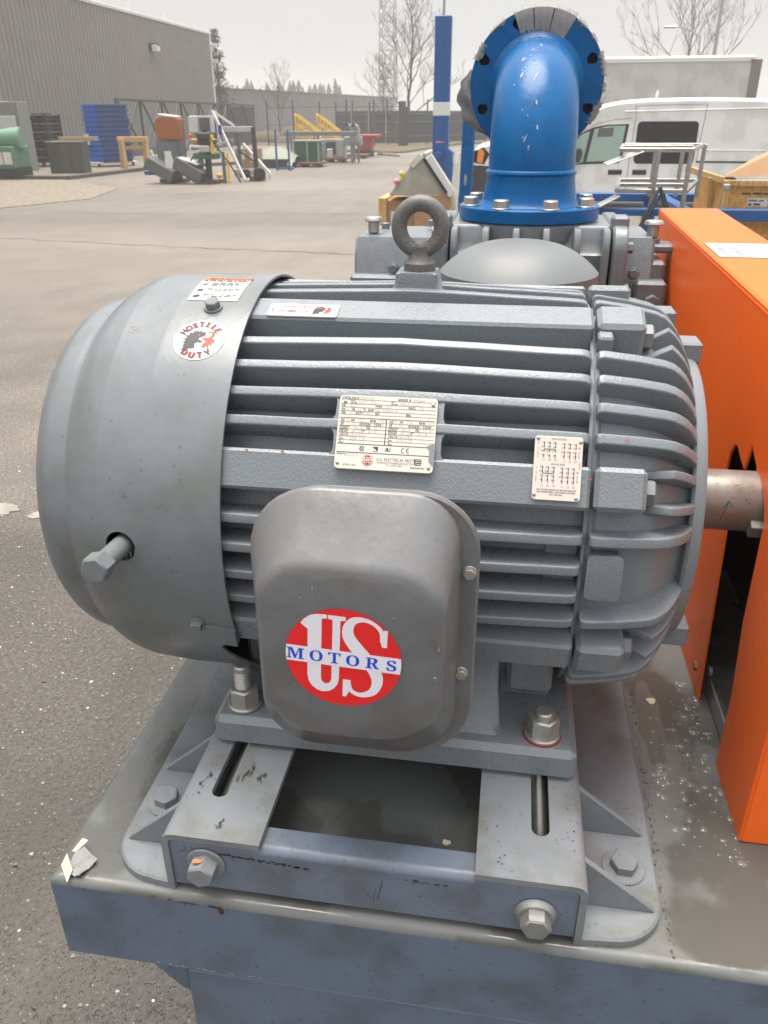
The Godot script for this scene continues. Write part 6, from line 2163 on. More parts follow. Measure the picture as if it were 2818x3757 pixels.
func trees() -> void:
	bare_tree("bare_tree", "bare tree behind the fence beside the lattice mast", Vector3(-7.9, 0, -60), 8.9, 0.42, 21, 6, 0.2)
	bare_tree("bare_tree", "thin bare tree in front of the low dark building", Vector3(-18.8, 0, -66), 5.4, 0.4, 5, 5)
	bare_tree("bare_tree", "large bare tree at the right edge behind the white trailer", Vector3(11.2, 0, -38), 10.0, 0.52, 8, 6, 0.25)
	bare_tree("bare_tree", "broad bare tree fading in the haze above the white trailer", Vector3(13.4, 0, -80), 11.0, 0.6, 33, 6, 0.3)
	bare_tree("bare_tree", "bare tree in the haze left of the lattice mast", Vector3(-12.5, 0, -78), 6.4, 0.5, 61, 5)
	# evergreen at the warehouse corner
	rng.seed = 7
	var t := thing("evergreen_tree", "dark evergreen tree showing past the warehouse corner", "tree", Vector3(-20.3, 0, -57))
	var b := MB.new()
	b.cyl(Vector3(-20.3, 0, -57), Vector3(-20.3, 6.6, -57), 0.16, 0.03, 8)
	put("trunk", b, M.bark, t)
	b = MB.new()
	for k in 900:
		var f := pow(rng.randf(), 0.8)
		var y := lerpf(6.9, 0.7, f)
		var reach := (0.15 + 1.35 * f) * (0.75 + 0.35 * sin(y * 7.0))
		var a := rng.randf() * TAU
		var d := Vector3(cos(a), -0.25, sin(a))
		var p := Vector3(-20.3, y, -57) + d * reach * rng.randf_range(0.25, 1.0)
		var tone := rng.randf_range(0.7, 1.5)
		b.col = Color(0.028 * tone, 0.04 * tone, 0.026 * tone)
		for j in 5:
			var s := Vector3(rng.randf_range(-1, 1), rng.randf_range(-0.6, 0.5), rng.randf_range(-1, 1)).normalized()
			var e := p + (d + s).normalized() * rng.randf_range(0.16, 0.36)
			var w := d.cross(s).normalized() * 0.022
			b.tri(p + w, p - w, e)
	put("needle_sprays", b, M.needles, t, true)
	# woods far off in the mist
	b = MB.new()
	rng.seed = 19
	for k in 34:
		var x := lerpf(-46.0, -29.0, k / 33.0) + rng.randf_range(-0.4, 0.4)
		var h := rng.randf_range(4.8, 6.4) * (1.0 if k > 3 else 0.85)
		var z := -138.0 + rng.randf_range(-4, 4)
		for j in 7:
			var f := j / 6.0
			b.col = Color(0.05, 0.06, 0.045)
			b.cyl(Vector3(x, 0.6 + h * f * 0.86, z), Vector3(x + rng.randf_range(-0.1, 0.1), 0.6 + h * (f * 0.86 + 0.24), z), lerpf(1.7, 0.5, f) * rng.randf_range(0.8, 1.15), 0.03, 7)
	tag(put("distant_woods", b, M.needles, null, true), "line of conifers fading into the mist behind the low building", "woods", "", "stuff")
	# lattice mast
	t = thing("lattice_mast", "pale steel lattice mast rising into the mist", "mast", Vector3(-18.2, 0, -118))
	var o := Vector3(-18.2, 0, -118)
	var cs := [Vector3(-1.05, 0, -1.05), Vector3(1.05, 0, -1.05), Vector3(1.05, 0, 1.05), Vector3(-1.05, 0, 1.05)]
	for q in cs:
		b = MB.new()
		b.bar(o + q, o + q * 0.82 + Vector3(0, 18.4, 0), 0.2, 0.2)
		put("mast_leg", b, M.galv, t)
	b = MB.new()
	for k in 11:
		var y := k * 1.6
		for i in 4:
			var s0 := lerpf(1.0, 0.82, y / 18.4); var s1 := lerpf(1.0, 0.82, (y + 1.6) / 18.4)
			var p: Vector3 = cs[i]; var q: Vector3 = cs[(i + 1) % 4]
			b.bar(o + p * s0 + Vector3(0, y, 0), o + q * s1 + Vector3(0, y + 1.6, 0), 0.09, 0.09)
			b.bar(o + q * s0 + Vector3(0, y, 0), o + p * s1 + Vector3(0, y + 1.6, 0), 0.09, 0.09)
			b.bar(o + p * s0 + Vector3(0, y, 0), o + q * s0 + Vector3(0, y, 0), 0.08, 0.08)
	var br := put("mast_bracing", b, M.galv, t)
	br.set_meta("kind", "stuff")
	# lamp posts
	for e in [["tall grey light pole right of the white trailer", Vector3(7.95, 0, -40), 9.5, 0.09, false], ["street lamp with a curved arm reaching left above the trailer", Vector3(7.55, 0, -41.5), 4.75, 0.045, true]]:
		t = thing("light_pole", e[0], "light pole", e[1])
		b = MB.new()
		b.cyl(e[1], e[1] + Vector3(0, e[2], 0), e[3], e[3] * 0.75, 10)
		put("pole", b, M.galv, t)
		if e[4]:
			b = MB.new()
			var pts := []
			for i in 9:
				var f := i / 8.0
				pts.append(e[1] + Vector3(-1.15 * f, e[2] + 0.42 * sin(f * PI * 0.5), 0))
			b.tube(pts, 0.035, 6)
			put("arm", b, M.galv, t)
			b = MB.new()
			b.box(e[1] + Vector3(-1.35, e[2] + 0.40, 0), Vector3(0.55, 0.09, 0.22), 0.03)
			put("lamp_head", b, M.galv, t)


# ---------------------------------------------------------------- vehicles
func van() -> void:
	var z0 := -15.7
	var t := thing("parked_van", "white panel van parked side-on behind the stainless frame", "van", Vector3(1.9, 0, -16.6))
	var b := MB.new()
	var o := V2([-0.72, 0.24, -0.84, 0.34, -0.86, 0.62, -0.84, 0.80, -0.80, 1.02, -0.72, 1.13, -0.4, 1.2, 0.1, 1.245, 0.62, 1.28, 0.72, 1.30, 0.98, 1.50, 1.18, 1.645, 1.36, 1.745, 1.58, 1.82, 1.85, 1.865, 2.3, 1.895, 3.2, 1.905, 4.2, 1.885, 4.55, 1.85, 4.68, 1.74, 4.74, 1.45, 4.76, 0.9, 4.76, 0.45, 4.70, 0.28, 4.4, 0.24])
	b.prism(o, z0 - 1.78, z0, 0.05, 0.05)
	put("body", b, M.white_paint, t)
	var face := func(pts: Array, th: float, z: float) -> MB:
		var m := MB.new()
		m.xf = Transform3D(Basis(), Vector3(0, 0, z))
		m.prism(V2(pts), -0.01, th, 0.002)
		return m
	# front door glass with its black frame
	put("window_frame", face.call([1.02, 0.76, 1.11, 0.80, 1.90, 0.83, 1.955, 1.0, 2.005, 1.485, 1.62, 1.475, 1.37, 1.43, 1.20, 1.36, 1.02, 1.235], 0.004, z0), M.plastic, t)
	var tinted := mat(lin(0.30, 0.42, 0.375), 0.06)
	put("door_glass", face.call([1.30, 0.85, 1.87, 0.875, 1.905, 1.0, 1.945, 1.455, 1.63, 1.445, 1.395, 1.40], 0.007, z0), tinted, t)
	put("quarter_glass", face.call([1.06, 0.80, 1.24, 0.845, 1.315, 1.36, 1.20, 1.325, 1.05, 1.215], 0.007, z0), tinted, t)
	put("seat_back", face.call([1.45, 1.27, 1.73, 1.28, 1.74, 1.43, 1.47, 1.42], 0.009, z0), mat(lin(0.10, 0.115, 0.11), 0.4), t)
	put("door_mirror", face.call([1.02, 0.84, 1.17, 0.85, 1.21, 1.0, 1.18, 1.08, 1.02, 1.08], 0.16, z0), M.plastic, t)
	var rr := PackedFloat32Array()
	var q := []
	for p in rrect(2.155, 0.82, 3.225, 1.525, 0.07, 4): q += [p.x, p.y]
	put("side_window", face.call(q, 0.006, z0), M.glass_dark, t)
	# shut lines as dark narrow grooves
	for s in [[[2.07, 0.30, 2.075, 0.75, 2.10, 1.50, 2.115, 1.60, 2.08, 1.77]], [[2.08, 1.775, 2.2, 1.785, 3.32, 1.80]], [[3.32, 1.80, 3.30, 1.45, 3.27, 0.86]], [[2.05, 1.58, 1.75, 1.56, 1.45, 1.50, 1.2, 1.385]], [[1.03, 0.755, 1.06, 0.40, 1.1, 0.32]]]:
		b = MB.new()
		var l: Array = s[0]
		for i in range(0, l.size() - 2, 2): b.bar(Vector3(l[i], l[i + 1], z0), Vector3(l[i + 2], l[i + 3], z0), 0.009, 0.006)
		put("shut_line", b, mat(lin(0.10, 0.10, 0.10), 0.7), t)
	b = MB.new()
	b.bar(Vector3(3.27, 0.855, z0), Vector3(4.46, 0.85, z0), 0.012, 0.03)
	put("door_track", b, M.plastic, t)
	b = MB.new()
	b.bar(Vector3(3.40, 1.05, z0 + 0.002), Vector3(4.46, 1.04, z0 + 0.002), 0.03, 0.012, 0.004)
	b.bar(Vector3(1.9, 1.69, z0 + 0.002), Vector3(4.4, 1.73, z0 + 0.002), 0.03, 0.014, 0.005)
	put("body_crease", b, M.white_paint, t)
	for x in [1.845, 2.285]:
		b = MB.new()
		b.box(Vector3(x, 0.675, z0 + 0.004), Vector3(0.25, 0.09, 0.012), 0.005)
		b.box(Vector3(x, 0.70, z0 + 0.02), Vector3(0.24, 0.035, 0.03), 0.012)
		put("door_handle", b, M.plastic, t)
	b = MB.new()
	b.cyl(Vector3(1.965, 0.51, z0 - 0.01), Vector3(1.965, 0.51, z0 + 0.006), 0.022, -1, 12)
	put("door_lock", b, M.plastic, t)
	b = MB.new()
	b.bb(Vector3(0.75, 0.20, z0 - 0.05), Vector3(3.4, 0.33, z0 + 0.004), 0.01)
	put("sill", b, M.plastic, t)
	for x in [0.06, 3.85]:
		b = MB.new()
		b.lathe([Vector2(0.0, 0.17), Vector2(0.0, 0.29), Vector2(-0.03, 0.325), Vector2(-0.18, 0.325), Vector2(-0.2, 0.1)], Vector3(x, 0.325, z0 + 0.012), Vector3(0, 0, 1), 28)
		var w := put("wheel", b, M.rubber, t)
		b = MB.new()
		b.lathe([Vector2(0.008, 0.0), Vector2(0.012, 0.06), Vector2(-0.012, 0.15), Vector2(0.0, 0.18)], Vector3(x, 0.325, z0 + 0.008), Vector3(0, 0, 1), 24)
		put("hub", b, M.galv, w)
	put("headlight", face.call([-0.835, 0.84, -0.60, 0.80, -0.50, 0.98, -0.62, 1.10, -0.80, 1.03], 0.008, z0), M.glass_dark, t)
	put("amber_marker", face.call([-0.735, 0.84, -0.63, 0.82, -0.60, 1.02, -0.66, 1.07, -0.72, 1.05], 0.013, z0), M.amber, t)
	put("bumper", face.call([-0.86, 0.30, -0.35, 0.30, -0.35, 0.76, -0.85, 0.79], 0.01, z0), M.plastic, t)
	b = MB.new()
	b.cyl(Vector3(1.42, 1.76, z0 - 0.5), Vector3(1.66, 2.03, z0 - 0.55), 0.006, 0.003, 6)
	put("aerial", b, M.iron, t)
	b = MB.new()
	b.bar(Vector3(2.62, 1.88, z0 - 1.5), Vector3(2.64, 2.06, z0 - 1.5), 0.05, 0.02)
	put("roof_tag", b, M.trim, t)
	# box truck behind
	t = thing("box_truck", "white box truck parked behind the white van", "truck", Vector3(4.2, 0, -28.3))
	b = MB.new()
	b.bb(Vector3(2.3, 0.95, -29.5), Vector3(6.62, 3.02, -27.0), 0.02)
	put("cargo_box", b, M.trailer, t)
	b = MB.new()
	b.bb(Vector3(2.28, 3.0, -29.52), Vector3(6.66, 3.2, -26.97), 0.05)
	put("roof_rail", b, M.trim, t)
	b = MB.new()
	b.bb(Vector3(6.55, 0.9, -29.5), Vector3(6.84, 3.1, -26.98), 0.015)
	put("rear_frame", b, mat(lin(0.16, 0.15, 0.14), 0.5), t)
	b = MB.new()
	b.bb(Vector3(6.5, 3.04, -26.96), Vector3(6.62, 3.1, -26.93), 0.01)
	put("marker_light", b, mat(lin(0.35, 0.03, 0.02), 0.3), t)
	b = MB.new()
	b.xf = Transform3D(Basis(), Vector3(0, 0, -27.1))
	b.prism(V2([0.2, 0.5, 2.25, 0.5, 2.25, 2.0, 2.1, 2.1, 1.5, 2.1, 1.1, 1.95, 0.5, 1.25, 0.2, 1.1]), -2.1, 0.0, 0.05, 0.05)
	put("cab", b, M.white_paint, t)
	b = MB.new()
	b.xf = Transform3D(Basis(), Vector3(0, 0, -27.1))
	b.prism(V2([0.95, 1.3, 2.0, 1.3, 2.12, 1.9, 1.35, 1.9]), -0.01, 0.006)
	put("cab_window", b, tinted, t)
	for x in [0.9, 5.3]:
		b = MB.new()
		b.cyl(Vector3(x, 0.45, -27.35), Vector3(x, 0.45, -27.05), 0.45, -1, 24, 0.04)
		put("wheel", b, M.rubber, t)
	b = MB.new()
	b.bb(Vector3(2.3, 0.6, -29.2), Vector3(6.6, 0.94, -27.3))
	put("chassis", b, M.iron, t)


# ---------------------------------------------------------------- things standing behind the blower
func near_clutter() -> void:
	var b := MB.new()
	# blue post with white band
	var t := thing("blue_lift_post", "tall blue steel post with a white band and a braced foot", "steel post", Vector3(-1.1, 0, -12.1))
	b.bb(Vector3(-1.215, 0.3, -12.2), Vector3(-0.985, 2.88, -12.0), 0.012)
	put("post", b, M.post_blue, t)
	b = MB.new()
	b.bb(Vector3(-1.219, 1.62, -12.204), Vector3(-0.981, 1.81, -11.996), 0.012)
	put("white_band", b, M.trim, t)
	b = MB.new()
	b.bb(Vector3(-1.2175, 2.145, -12.2025), Vector3(-0.9825, 2.158, -11.9975), 0.005)
	put("dark_strap", b, M.iron, t)
	b = MB.new()
	b.cyl(Vector3(-1.10, 2.86, -12.1), Vector3(-1.10, 3.9, -12.1), 0.017, -1, 8)
	put("top_rod", b, M.stainless, t)
	b = MB.new()
	b.xf = Transform3D(Basis(), Vector3(0, 0, -12.0))
	b.prism(V2([-1.175, 1.28, -1.175, 1.20, -1.30, 1.08, -1.26, 0.55, -1.15, 0.1, -1.05, 0.1, -0.93, 0.55, -0.90, 1.13, -1.02, 1.22, -1.02, 1.28]), -0.24, 0.03, 0.01)
	put("foot_bracket", b, M.post_blue, t)
	b = MB.new()
	for s in [-1, 1]: b.bar(Vector3(-1.10 + s * 0.06, 1.24, -11.96), Vector3(-1.10 + s * 0.11, 0.55, -11.96), 0.02, 0.03)
	b.cyl(Vector3(-1.13, 1.09, -11.98), Vector3(-1.13, 1.09, -11.93), 0.06, -1, 20, 0.008)
	b.cyl(Vector3(-1.13, 1.07, -11.94), Vector3(-1.13, 1.07, -11.90), 0.022, -1, 12)
	put("pivot", b, M.post_blue, t)
	b = MB.new()
	var s := flat_print(b, Vector3(-1.115, 1.265, -11.995), Vector3.RIGHT, Vector3.UP)
	s.step = 0.002
	s.rect(-0.055, -0.037, 0.055, 0.037, 1, Color(0.62, 0.03, 0.03))
	bar_text(s, -0.012, 0.008, 0.026, 0.014, 3, 2, Color(0.7, 0.5, 0.5)); bar_text(s, -0.02, -0.018, 0.034, 0.014, 5, 2, Color(0.7, 0.5, 0.5))
	put("red_label", b, M.ink, t, true)
	# second, nearer tube
	t = thing("blue_tube_post", "round blue steel tube standing just left of the elbow", "steel post", Vector3(-0.33, 0, -6.05))
	b = MB.new()
	b.cyl(Vector3(-0.35, 0.0, -6.05), Vector3(-0.315, 1.72, -6.05), 0.052, -1, 20)
	put("tube", b, M.blue, t)
	b = MB.new()
	b.ball(Vector3(-0.328, 1.15, -6.0), Vector3(0.013, 0.045, 0.006), 12, 8)
	put("slot_plate", b, M.dull_zinc, t)
	# tilted console on boxes
	t = thing("control_console", "beige-grey machine console tipped over on cardboard boxes", "console", Vector3(-0.8, 0.93, -7.2))
	b = MB.new()
	b.xf = Transform3D(Basis(), Vector3(0, 0, -7.0))
	b.prism(V2([-1.11, 0.95, -0.895, 1.215, -0.80, 1.30, -0.77, 1.31, -0.535, 0.985, -0.50, 0.95, -0.56, 0.935]), -0.5, 0.0, 0.006)
	put("housing", b, M.console, t)
	b = MB.new()
	b.bar(Vector3(-0.895, 1.20, -7.0), Vector3(-0.80, 1.293, -7.0), 0.03, 0.05)
	b.bar(Vector3(-0.77, 1.305, -6.990), Vector3(-0.755, 1.315, -7.4), 0.03, 0.02)
	put("top_strip", b, M.cream, t)
	b = MB.new()
	b.bar(Vector3(-0.735, 1.285, -6.985), Vector3(-0.505, 0.955, -6.985), 0.02, 0.07, 0.004)
	put("face_panel", b, M.trim, t)
	b = MB.new()
	b.bar(Vector3(-0.775, 1.265, -6.98), Vector3(-0.56, 0.975, -6.98), 0.02, 0.028)
	put("keypad_edge", b, M.iron, t)
	for e in [[Vector3(-0.985, 1.13, -6.99), 0.022, lin(0.75, 0.55, 0.03)], [Vector3(-1.03, 1.06, -6.99), 0.028, lin(0.55, 0.25, 0.24)]]:
		b = MB.new()
		b.cyl(e[0] - Vector3(0, 0.05, 0), e[0], e[1] * 0.5, -1, 10)
		b.ball(e[0] + Vector3(0, 0.01, 0), Vector3.ONE * e[1], 10, 6)
		put("push_button", b, mat(e[2], 0.4), t)
	t = thing("packing_crate", "brown wooden packing box with a white paper label below the console", "box", Vector3(-0.95, 0, -7.25))
	b = MB.new()
	b.bb(Vector3(-1.16, 0.0, -7.6), Vector3(-0.52, 0.90, -7.1), 0.01)
	put("board_box", b, M.card, t)
	for e in [[-1.215, -1.135, 0.92], [-0.62, -0.54, 0.90]]:
		b = MB.new()
		b.bb(Vector3(e[0], 0.0, -7.62), Vector3(e[1], e[2], -7.07), 0.005)
		put("corner_post", b, M.pine, t)
	b = MB.new()
	b.xf = Transform3D(Basis(), Vector3(0, 0, -7.095))
	b.prism(V2([-1.10, 0.5, -0.96, 0.5, -0.96, 0.80, -1.10, 0.80]), 0.0, 0.004)
	put("paper_label", b, M.trim, t)
	b = MB.new()
	b.xf = Transform3D(Basis(Vector3.UP, 0.2), Vector3(-0.72, 0.0, -7.02))
	b.bb(Vector3(-0.14, 0.0, -0.15), Vector3(0.22, 0.96, 0.05), 0.006)
	tag(put("cardboard_carton", b, M.card), "plain cardboard carton between the packing box and the blue tube", "carton")
	rng.seed = 66
	b = MB.new()
	var rows := []
	for i in 10:
		var row := PackedVector3Array()
		for j in 8:
			row.append(Vector3(-0.50 + 0.085 * j / 7.0 + rng.randf_range(-0.02, 0.02), 0.55 + 0.085 * i, -6.75 + rng.randf_range(-0.04, 0.04)))
		rows.append(row)
	b.grid(rows, false, 0.1)
	if b.n[0].z < 0: b.flip(0)
	tag(put("plastic_wrap", b, M.film), "crumpled clear plastic wrap hanging left of the blue tube", "plastic wrap")
	# blue table
	t = thing("blue_rack", "low blue steel beam rack behind the blower under the stainless frame", "steel rack", Vector3(1.5, 0, -5.7))
	b = MB.new()
	b.bb(Vector3(0.3, 1.0, -5.06), Vector3(1.3, 1.045, -4.97), 0.006)
	put("front_beam", b, M.post_blue, t)
	b = MB.new()
	b.bb(Vector3(0.3, 0.93, -6.9), Vector3(3.0, 1.0, -6.8), 0.006)
	put("rear_beam", b, M.post_blue, t)
	b = MB.new()
	b.bb(Vector3(1.50, 0.88, -5.95), Vector3(3.0, 0.965, -5.85), 0.006)
	put("middle_beam", b, M.post_blue, t)
	for x in [0.35, 1.25]:
		b = MB.new()
		b.bb(Vector3(x - 0.04, 0.985, -6.85), Vector3(x + 0.04, 1.035, -5.0), 0.004)
		put("cross_beam", b, M.post_blue, t)
		for z in [-5.02, -6.85]:
			b = MB.new()
			b.bb(Vector3(x - 0.05, 0, z - 0.045), Vector3(x + 0.05, 0.995, z + 0.045))
			put("leg", b, M.post_blue, t)
	# stainless frame
	t = thing("stainless_frame", "open stainless steel tube frame in front of the white van", "frame", Vector3(1.0, 1.035, -5.4))
	var f0 := -5.0; var f1 := -6.05
	var ys := [1.405, 1.155]
	for y in ys:
		for e in [[Vector3(0.752, y, f0), Vector3(1.215, y, f0)], [Vector3(0.88, y, f1), Vector3(1.48, y, f1)], [Vector3(0.752, y, f0), Vector3(0.88, y, f1)], [Vector3(1.20, y, f0), Vector3(1.47, y, f1)], [Vector3(0.82, y + 0.003, -5.5), Vector3(1.3, y + 0.003, -5.5)]]:
			b = MB.new()
			b.bar(e[0], e[1], 0.026, 0.026, 0.003)
			put("frame_rail", b, M.stainless, t)
	for e in [[0.985, f0], [1.19, f0], [1.12, f1], [1.32, f1], [1.465, f1 + 0.05]]:
		b = MB.new()
		b.bar(Vector3(e[0], 1.035, e[1]), Vector3(e[0] + 0.008, 1.415, e[1]), 0.028, 0.028, 0.003)
		put("frame_leg", b, M.stainless, t)
	b = MB.new()
	b.xf = Transform3D(Basis(Vector3(0, 0, 1), 0.35), Vector3(0.78, 1.355, -5.1))
	b.box(Vector3.ZERO, Vector3(0.24, 0.008, 0.3), 0.002)
	put("sheet_flap", b, M.galv, t)
	b = MB.new()
	b.xf = Transform3D(Basis(Vector3(0, 0, 1), 0.5), Vector3(0.70, 1.09, -5.0))
	b.box(Vector3.ZERO, Vector3(0.16, 0.008, 0.2), 0.002)
	put("sheet_flap", b, M.galv, t)
	for k in 2:
		b = MB.new()
		var pts := []
		for i in 22:
			var a := PI * i / 21
			pts.append(Vector3(1.02 - cos(a) * 0.095 + k * 0.03 + 0.04 * sin(a * 2), 0.96 + sin(a) * (0.23 - k * 0.03), -4.93 - k * 0.06 + 0.03 * cos(a)))
		pts.insert(0, pts[0] + Vector3(-0.1, -0.25, 0.02))
		b.tube(pts, 0.009, 8)
		tag(put("black_cable", b, M.wire), ["outer black cable looped over the stainless frame's lower rail", "inner black cable looped beside the frame's front leg"][k], "cable", "cables on the stainless frame")
	# strand board crate
	t = thing("strand_board_crate", "yellow strand-board crate with pine battens at the right edge", "crate", Vector3(2.1, 1.035, -6.4))
	var c0 := Vector3(1.64, 0.70, -6.0)
	b = MB.new()
	b.bb(Vector3(1.66, 0.60, -6.03), Vector3(2.7, 1.15, -6.0))
	put("front_board", b, M.osb, t)
	b = MB.new()
	b.quad(Vector3(1.655, 0.60, -6.02), Vector3(1.655, 1.15, -6.02), Vector3(1.60, 1.20, -6.75), Vector3(1.60, 0.60, -6.75))
	b.quad(Vector3(1.675, 0.60, -6.02), Vector3(1.62, 0.60, -6.75), Vector3(1.62, 1.20, -6.75), Vector3(1.675, 1.15, -6.02))
	put("side_board", b, M.osb, t)
	for e in [[Vector3(1.64, 0.6, -5.985), Vector3(1.70, 1.165, -5.955)], [Vector3(1.70, 1.12, -5.985), Vector3(2.7, 1.165, -5.955)]]:
		b = MB.new()
		b.bb(e[0], e[1], 0.004)
		put("batten", b, M.pine, t)
	b = MB.new()
	b.bar(Vector3(1.65, 1.16, -6.0), Vector3(1.50, 1.205, -6.78), 0.02, 0.05, 0.004)
	put("batten", b, M.pine, t)
	b = MB.new()
	b.bar(Vector3(1.655, 0.6, -6.2), Vector3(1.60, 1.17, -6.2), 0.05, 0.015, 0.003)
	put("batten", b, M.pine, t)
	b = MB.new()
	b.bb(Vector3(1.645, 1.095, -5.956), Vector3(1.695, 1.135, -5.948), 0.004)
	put("metal_clip", b, M.galv, t)
	b = MB.new()
	s = flat_print(b, Vector3(1.83, 1.06, -5.998), Vector3.RIGHT, Vector3.UP)
	s.step = 0.001
	bar_text(s, -0.03, 0.0, 0.24, 0.016, 9, 1, Color(0.05, 0.04, 0.03))
	s.rect(0.02, -0.085, 0.17, -0.025, 1, Color(0.6, 0.58, 0.55))
	bar_text(s, 0.03, -0.05, 0.12, 0.016, 11, 2, Color(0.15, 0.14, 0.13)); bar_text(s, 0.03, -0.078, 0.09, 0.018, 13, 2, Color(0.05, 0.05, 0.05))
	s.rect(0.163, -0.045, 0.17, -0.03, 2, Color(0.05, 0.5, 0.08))
	put("shipping_label", b, M.ink, t, true)
	b = MB.new()
	b.quad(Vector3(1.70, 1.165, -6.3), Vector3(2.7, 1.20, -6.3), Vector3(2.7, 1.62, -6.6), Vector3(2.0, 1.30, -6.6))
	put("open_lid", b, M.card, t)
	# blue sheeting beyond the guard
	rng.seed = 3
	b = MB.new()
	rows = []
	for i in 8:
		var row := PackedVector3Array()
		for j in 14: row.append(Vector3(1.1 + j * 0.09, 0.97 - 0.05 * i + rng.randf_range(-0.015, 0.02), -3.9 + 0.12 * i + rng.randf_range(-0.03, 0.03)))
		rows.append(row)
	b.grid(rows, false, 0.1)
	if b.n[0].y < 0: b.flip(0)
	tag(put("blue_sheeting", b, mat(lin(0.02, 0.075, 0.32), 0.35)), "crumpled dark blue plastic sheeting beyond the orange guard", "plastic sheet")


# ---------------------------------------------------------------- clutter along the warehouse
func tb(parent: Node3D, called: String, a: Vector3, d: Vector3, col: Color, bev := 0.01, turn := Transform3D()) -> void:
	var b := MB.new()
	b.col = col
	b.xf = turn
	b.bb(a, d, bev)
	put(called, b, M.tint_mottled, parent, true)

func rod(parent: Node3D, called: String, pts: Array, w: float, col: Color) -> void:
	var b := MB.new()
	b.col = col
	for i in pts.size() - 1: b.bar(pts[i], pts[i + 1], w, w, w * 0.1)
	put(called, b, M.tint, parent, true)

func far_clutter() -> void:
	var grey := Color(0.11, 0.12, 0.13); var dark := Color(0.028, 0.028, 0.03); var wht := Color(0.62, 0.62, 0.6)
	var grn := Color(0.10, 0.20, 0.14); var yel := Color(0.72, 0.44, 0.02); var rust := Color(0.16, 0.055, 0.025); var olive := Color(0.055, 0.052, 0.038)
	var V := func(x: float, y: float, z: float) -> Vector3: return Vector3(x, y, z)
	# green lathe-like machine at the frame's left edge
	var t := thing("green_machine", "pale green workshop machine with round drums at the left edge", "machine", V.call(-15.4, 0, -22.9))
	tb(t, "plinth", V.call(-16.5, 0.0, -23.3), V.call(-14.55, 0.35, -22.6), dark)
	tb(t, "base_cabinet", V.call(-16.4, 0.3, -23.4), V.call(-14.6, 0.92, -22.55), grn, 0.04)
	for x in [-15.75, -15.25, -14.95]: tb(t, "white_panel", V.call(x, 0.42, -22.55), V.call(x + 0.26, 0.75, -22.53), wht, 0.005)
	for e in [[-15.9, 0.30], [-15.25, 0.36]]:
		var b := MB.new()
		b.col = grn * 1.3
		b.cyl(V.call(e[0], 1.12, -22.75), V.call(e[0] + 0.75, 1.12, -22.95), e[1] * 0.62, e[1] * 0.85, 20, 0.03)
		put("drum", b, M.tint, t, true)
	tb(t, "head", V.call(-16.4, 0.9, -23.2), V.call(-15.7, 1.25, -22.8), grn * 1.2, 0.06)
	t = thing("white_cabinet", "tall grey cabinet with two white doors behind the green machine", "cabinet", V.call(-16.4, 0, -25.2))
	tb(t, "carcass", V.call(-17.2, 0.0, -25.7), V.call(-15.75, 2.12, -25.05), Color(0.22, 0.22, 0.21))
	for x in [-17.1, -16.45]: tb(t, "door", V.call(x, 0.9, -25.05), V.call(x + 0.58, 1.72, -25.02), wht, 0.01)
	# wire rack
	t = thing("wire_rack", "dark many-shelved wire rack standing against the warehouse", "rack", V.call(-17.0, 0.1, -28.0))
	for x in [-17.8, -17.2, -16.3]:
		for z in [-27.6, -28.5]: rod(t, "upright", [V.call(x, 0.1, z), V.call(x, 1.78, z)], 0.06 if x != -17.2 else 0.1, dark if x != -17.2 else Color(0.3, 0.3, 0.3))
	for k in 12: tb(t, "shelf", V.call(-17.8, 0.25 + k * 0.135, -28.5), V.call(-16.3, 0.275 + k * 0.135, -27.6), Color(0.2, 0.2, 0.2) if k % 2 else dark, 0.003)
	for k in 16: tb(t, "stored_part", V.call(-17.75 + (k % 4) * 0.37, 0.3 + (k / 4) * 0.4, -28.3), V.call(-17.55 + (k % 4) * 0.37, 0.62 + (k / 4) * 0.4, -27.9), [dark, Color(0.13, 0.12, 0.12), Color(0.06, 0.05, 0.05)][k % 3], 0.01)
	tb(t, "back_board", V.call(-17.8, 0.2, -28.55), V.call(-16.3, 1.75, -28.5), Color(0.05, 0.05, 0.052))
	t = thing("green_tarp_scrap", "flat scrap of green sheet on the ground by the green machine", "sheet", V.call(-14.4, 0, -23.2))
	var gb := MB.new()
	gb.col = Color(0.04, 0.2, 0.08)
	gb.ball(V.call(-14.45, 0.02, -23.1), V.call(0.55, 0.09, 0.3), 14, 6)
	put("sheet", gb, M.tint, t, true)
	# olive cabinet
	t = thing("olive_cabinet", "dark olive steel cabinet on the pavement edge before the blue crates", "cabinet", V.call(-13.9, 0, -24.5))
	var yaw := Transform3D(Basis(Vector3.UP, 0.22), V.call(-13.92, 0.0, -24.45))
	tb(t, "carcass", V.call(-0.52, 0.0, -0.4), V.call(0.52, 0.97, 0.38), olive, 0.01, yaw)
	for k in 3: tb(t, "door", V.call(-0.50 + k * 0.34, 0.06, 0.38), V.call(-0.18 + k * 0.34, 0.93, 0.40), olive * (1.2 if k else 0.8), 0.006, yaw)
	tb(t, "top", V.call(-0.55, 0.97, -0.42), V.call(0.55, 1.0, 0.42), Color(0.14, 0.14, 0.12), 0.006, yaw)
	tb(t, "loose_plank", V.call(-0.3, 1.0, -0.3), V.call(0.9, 1.12, -0.2), Color(0.35, 0.25, 0.13), 0.006, yaw)
	# blue crates
	var dolly := thing("crate_dolly", "low white dolly on castors under the blue crates", "dolly", V.call(-14.5, 0.1, -28.3))
	var cy := Transform3D(Basis(Vector3.UP, 1.05), V.call(-14.5, 0.1, -28.4))
	tb(dolly, "deck", V.call(-0.85, 0.1, -0.4), V.call(0.85, 0.15, 0.4), wht, 0.01, cy)
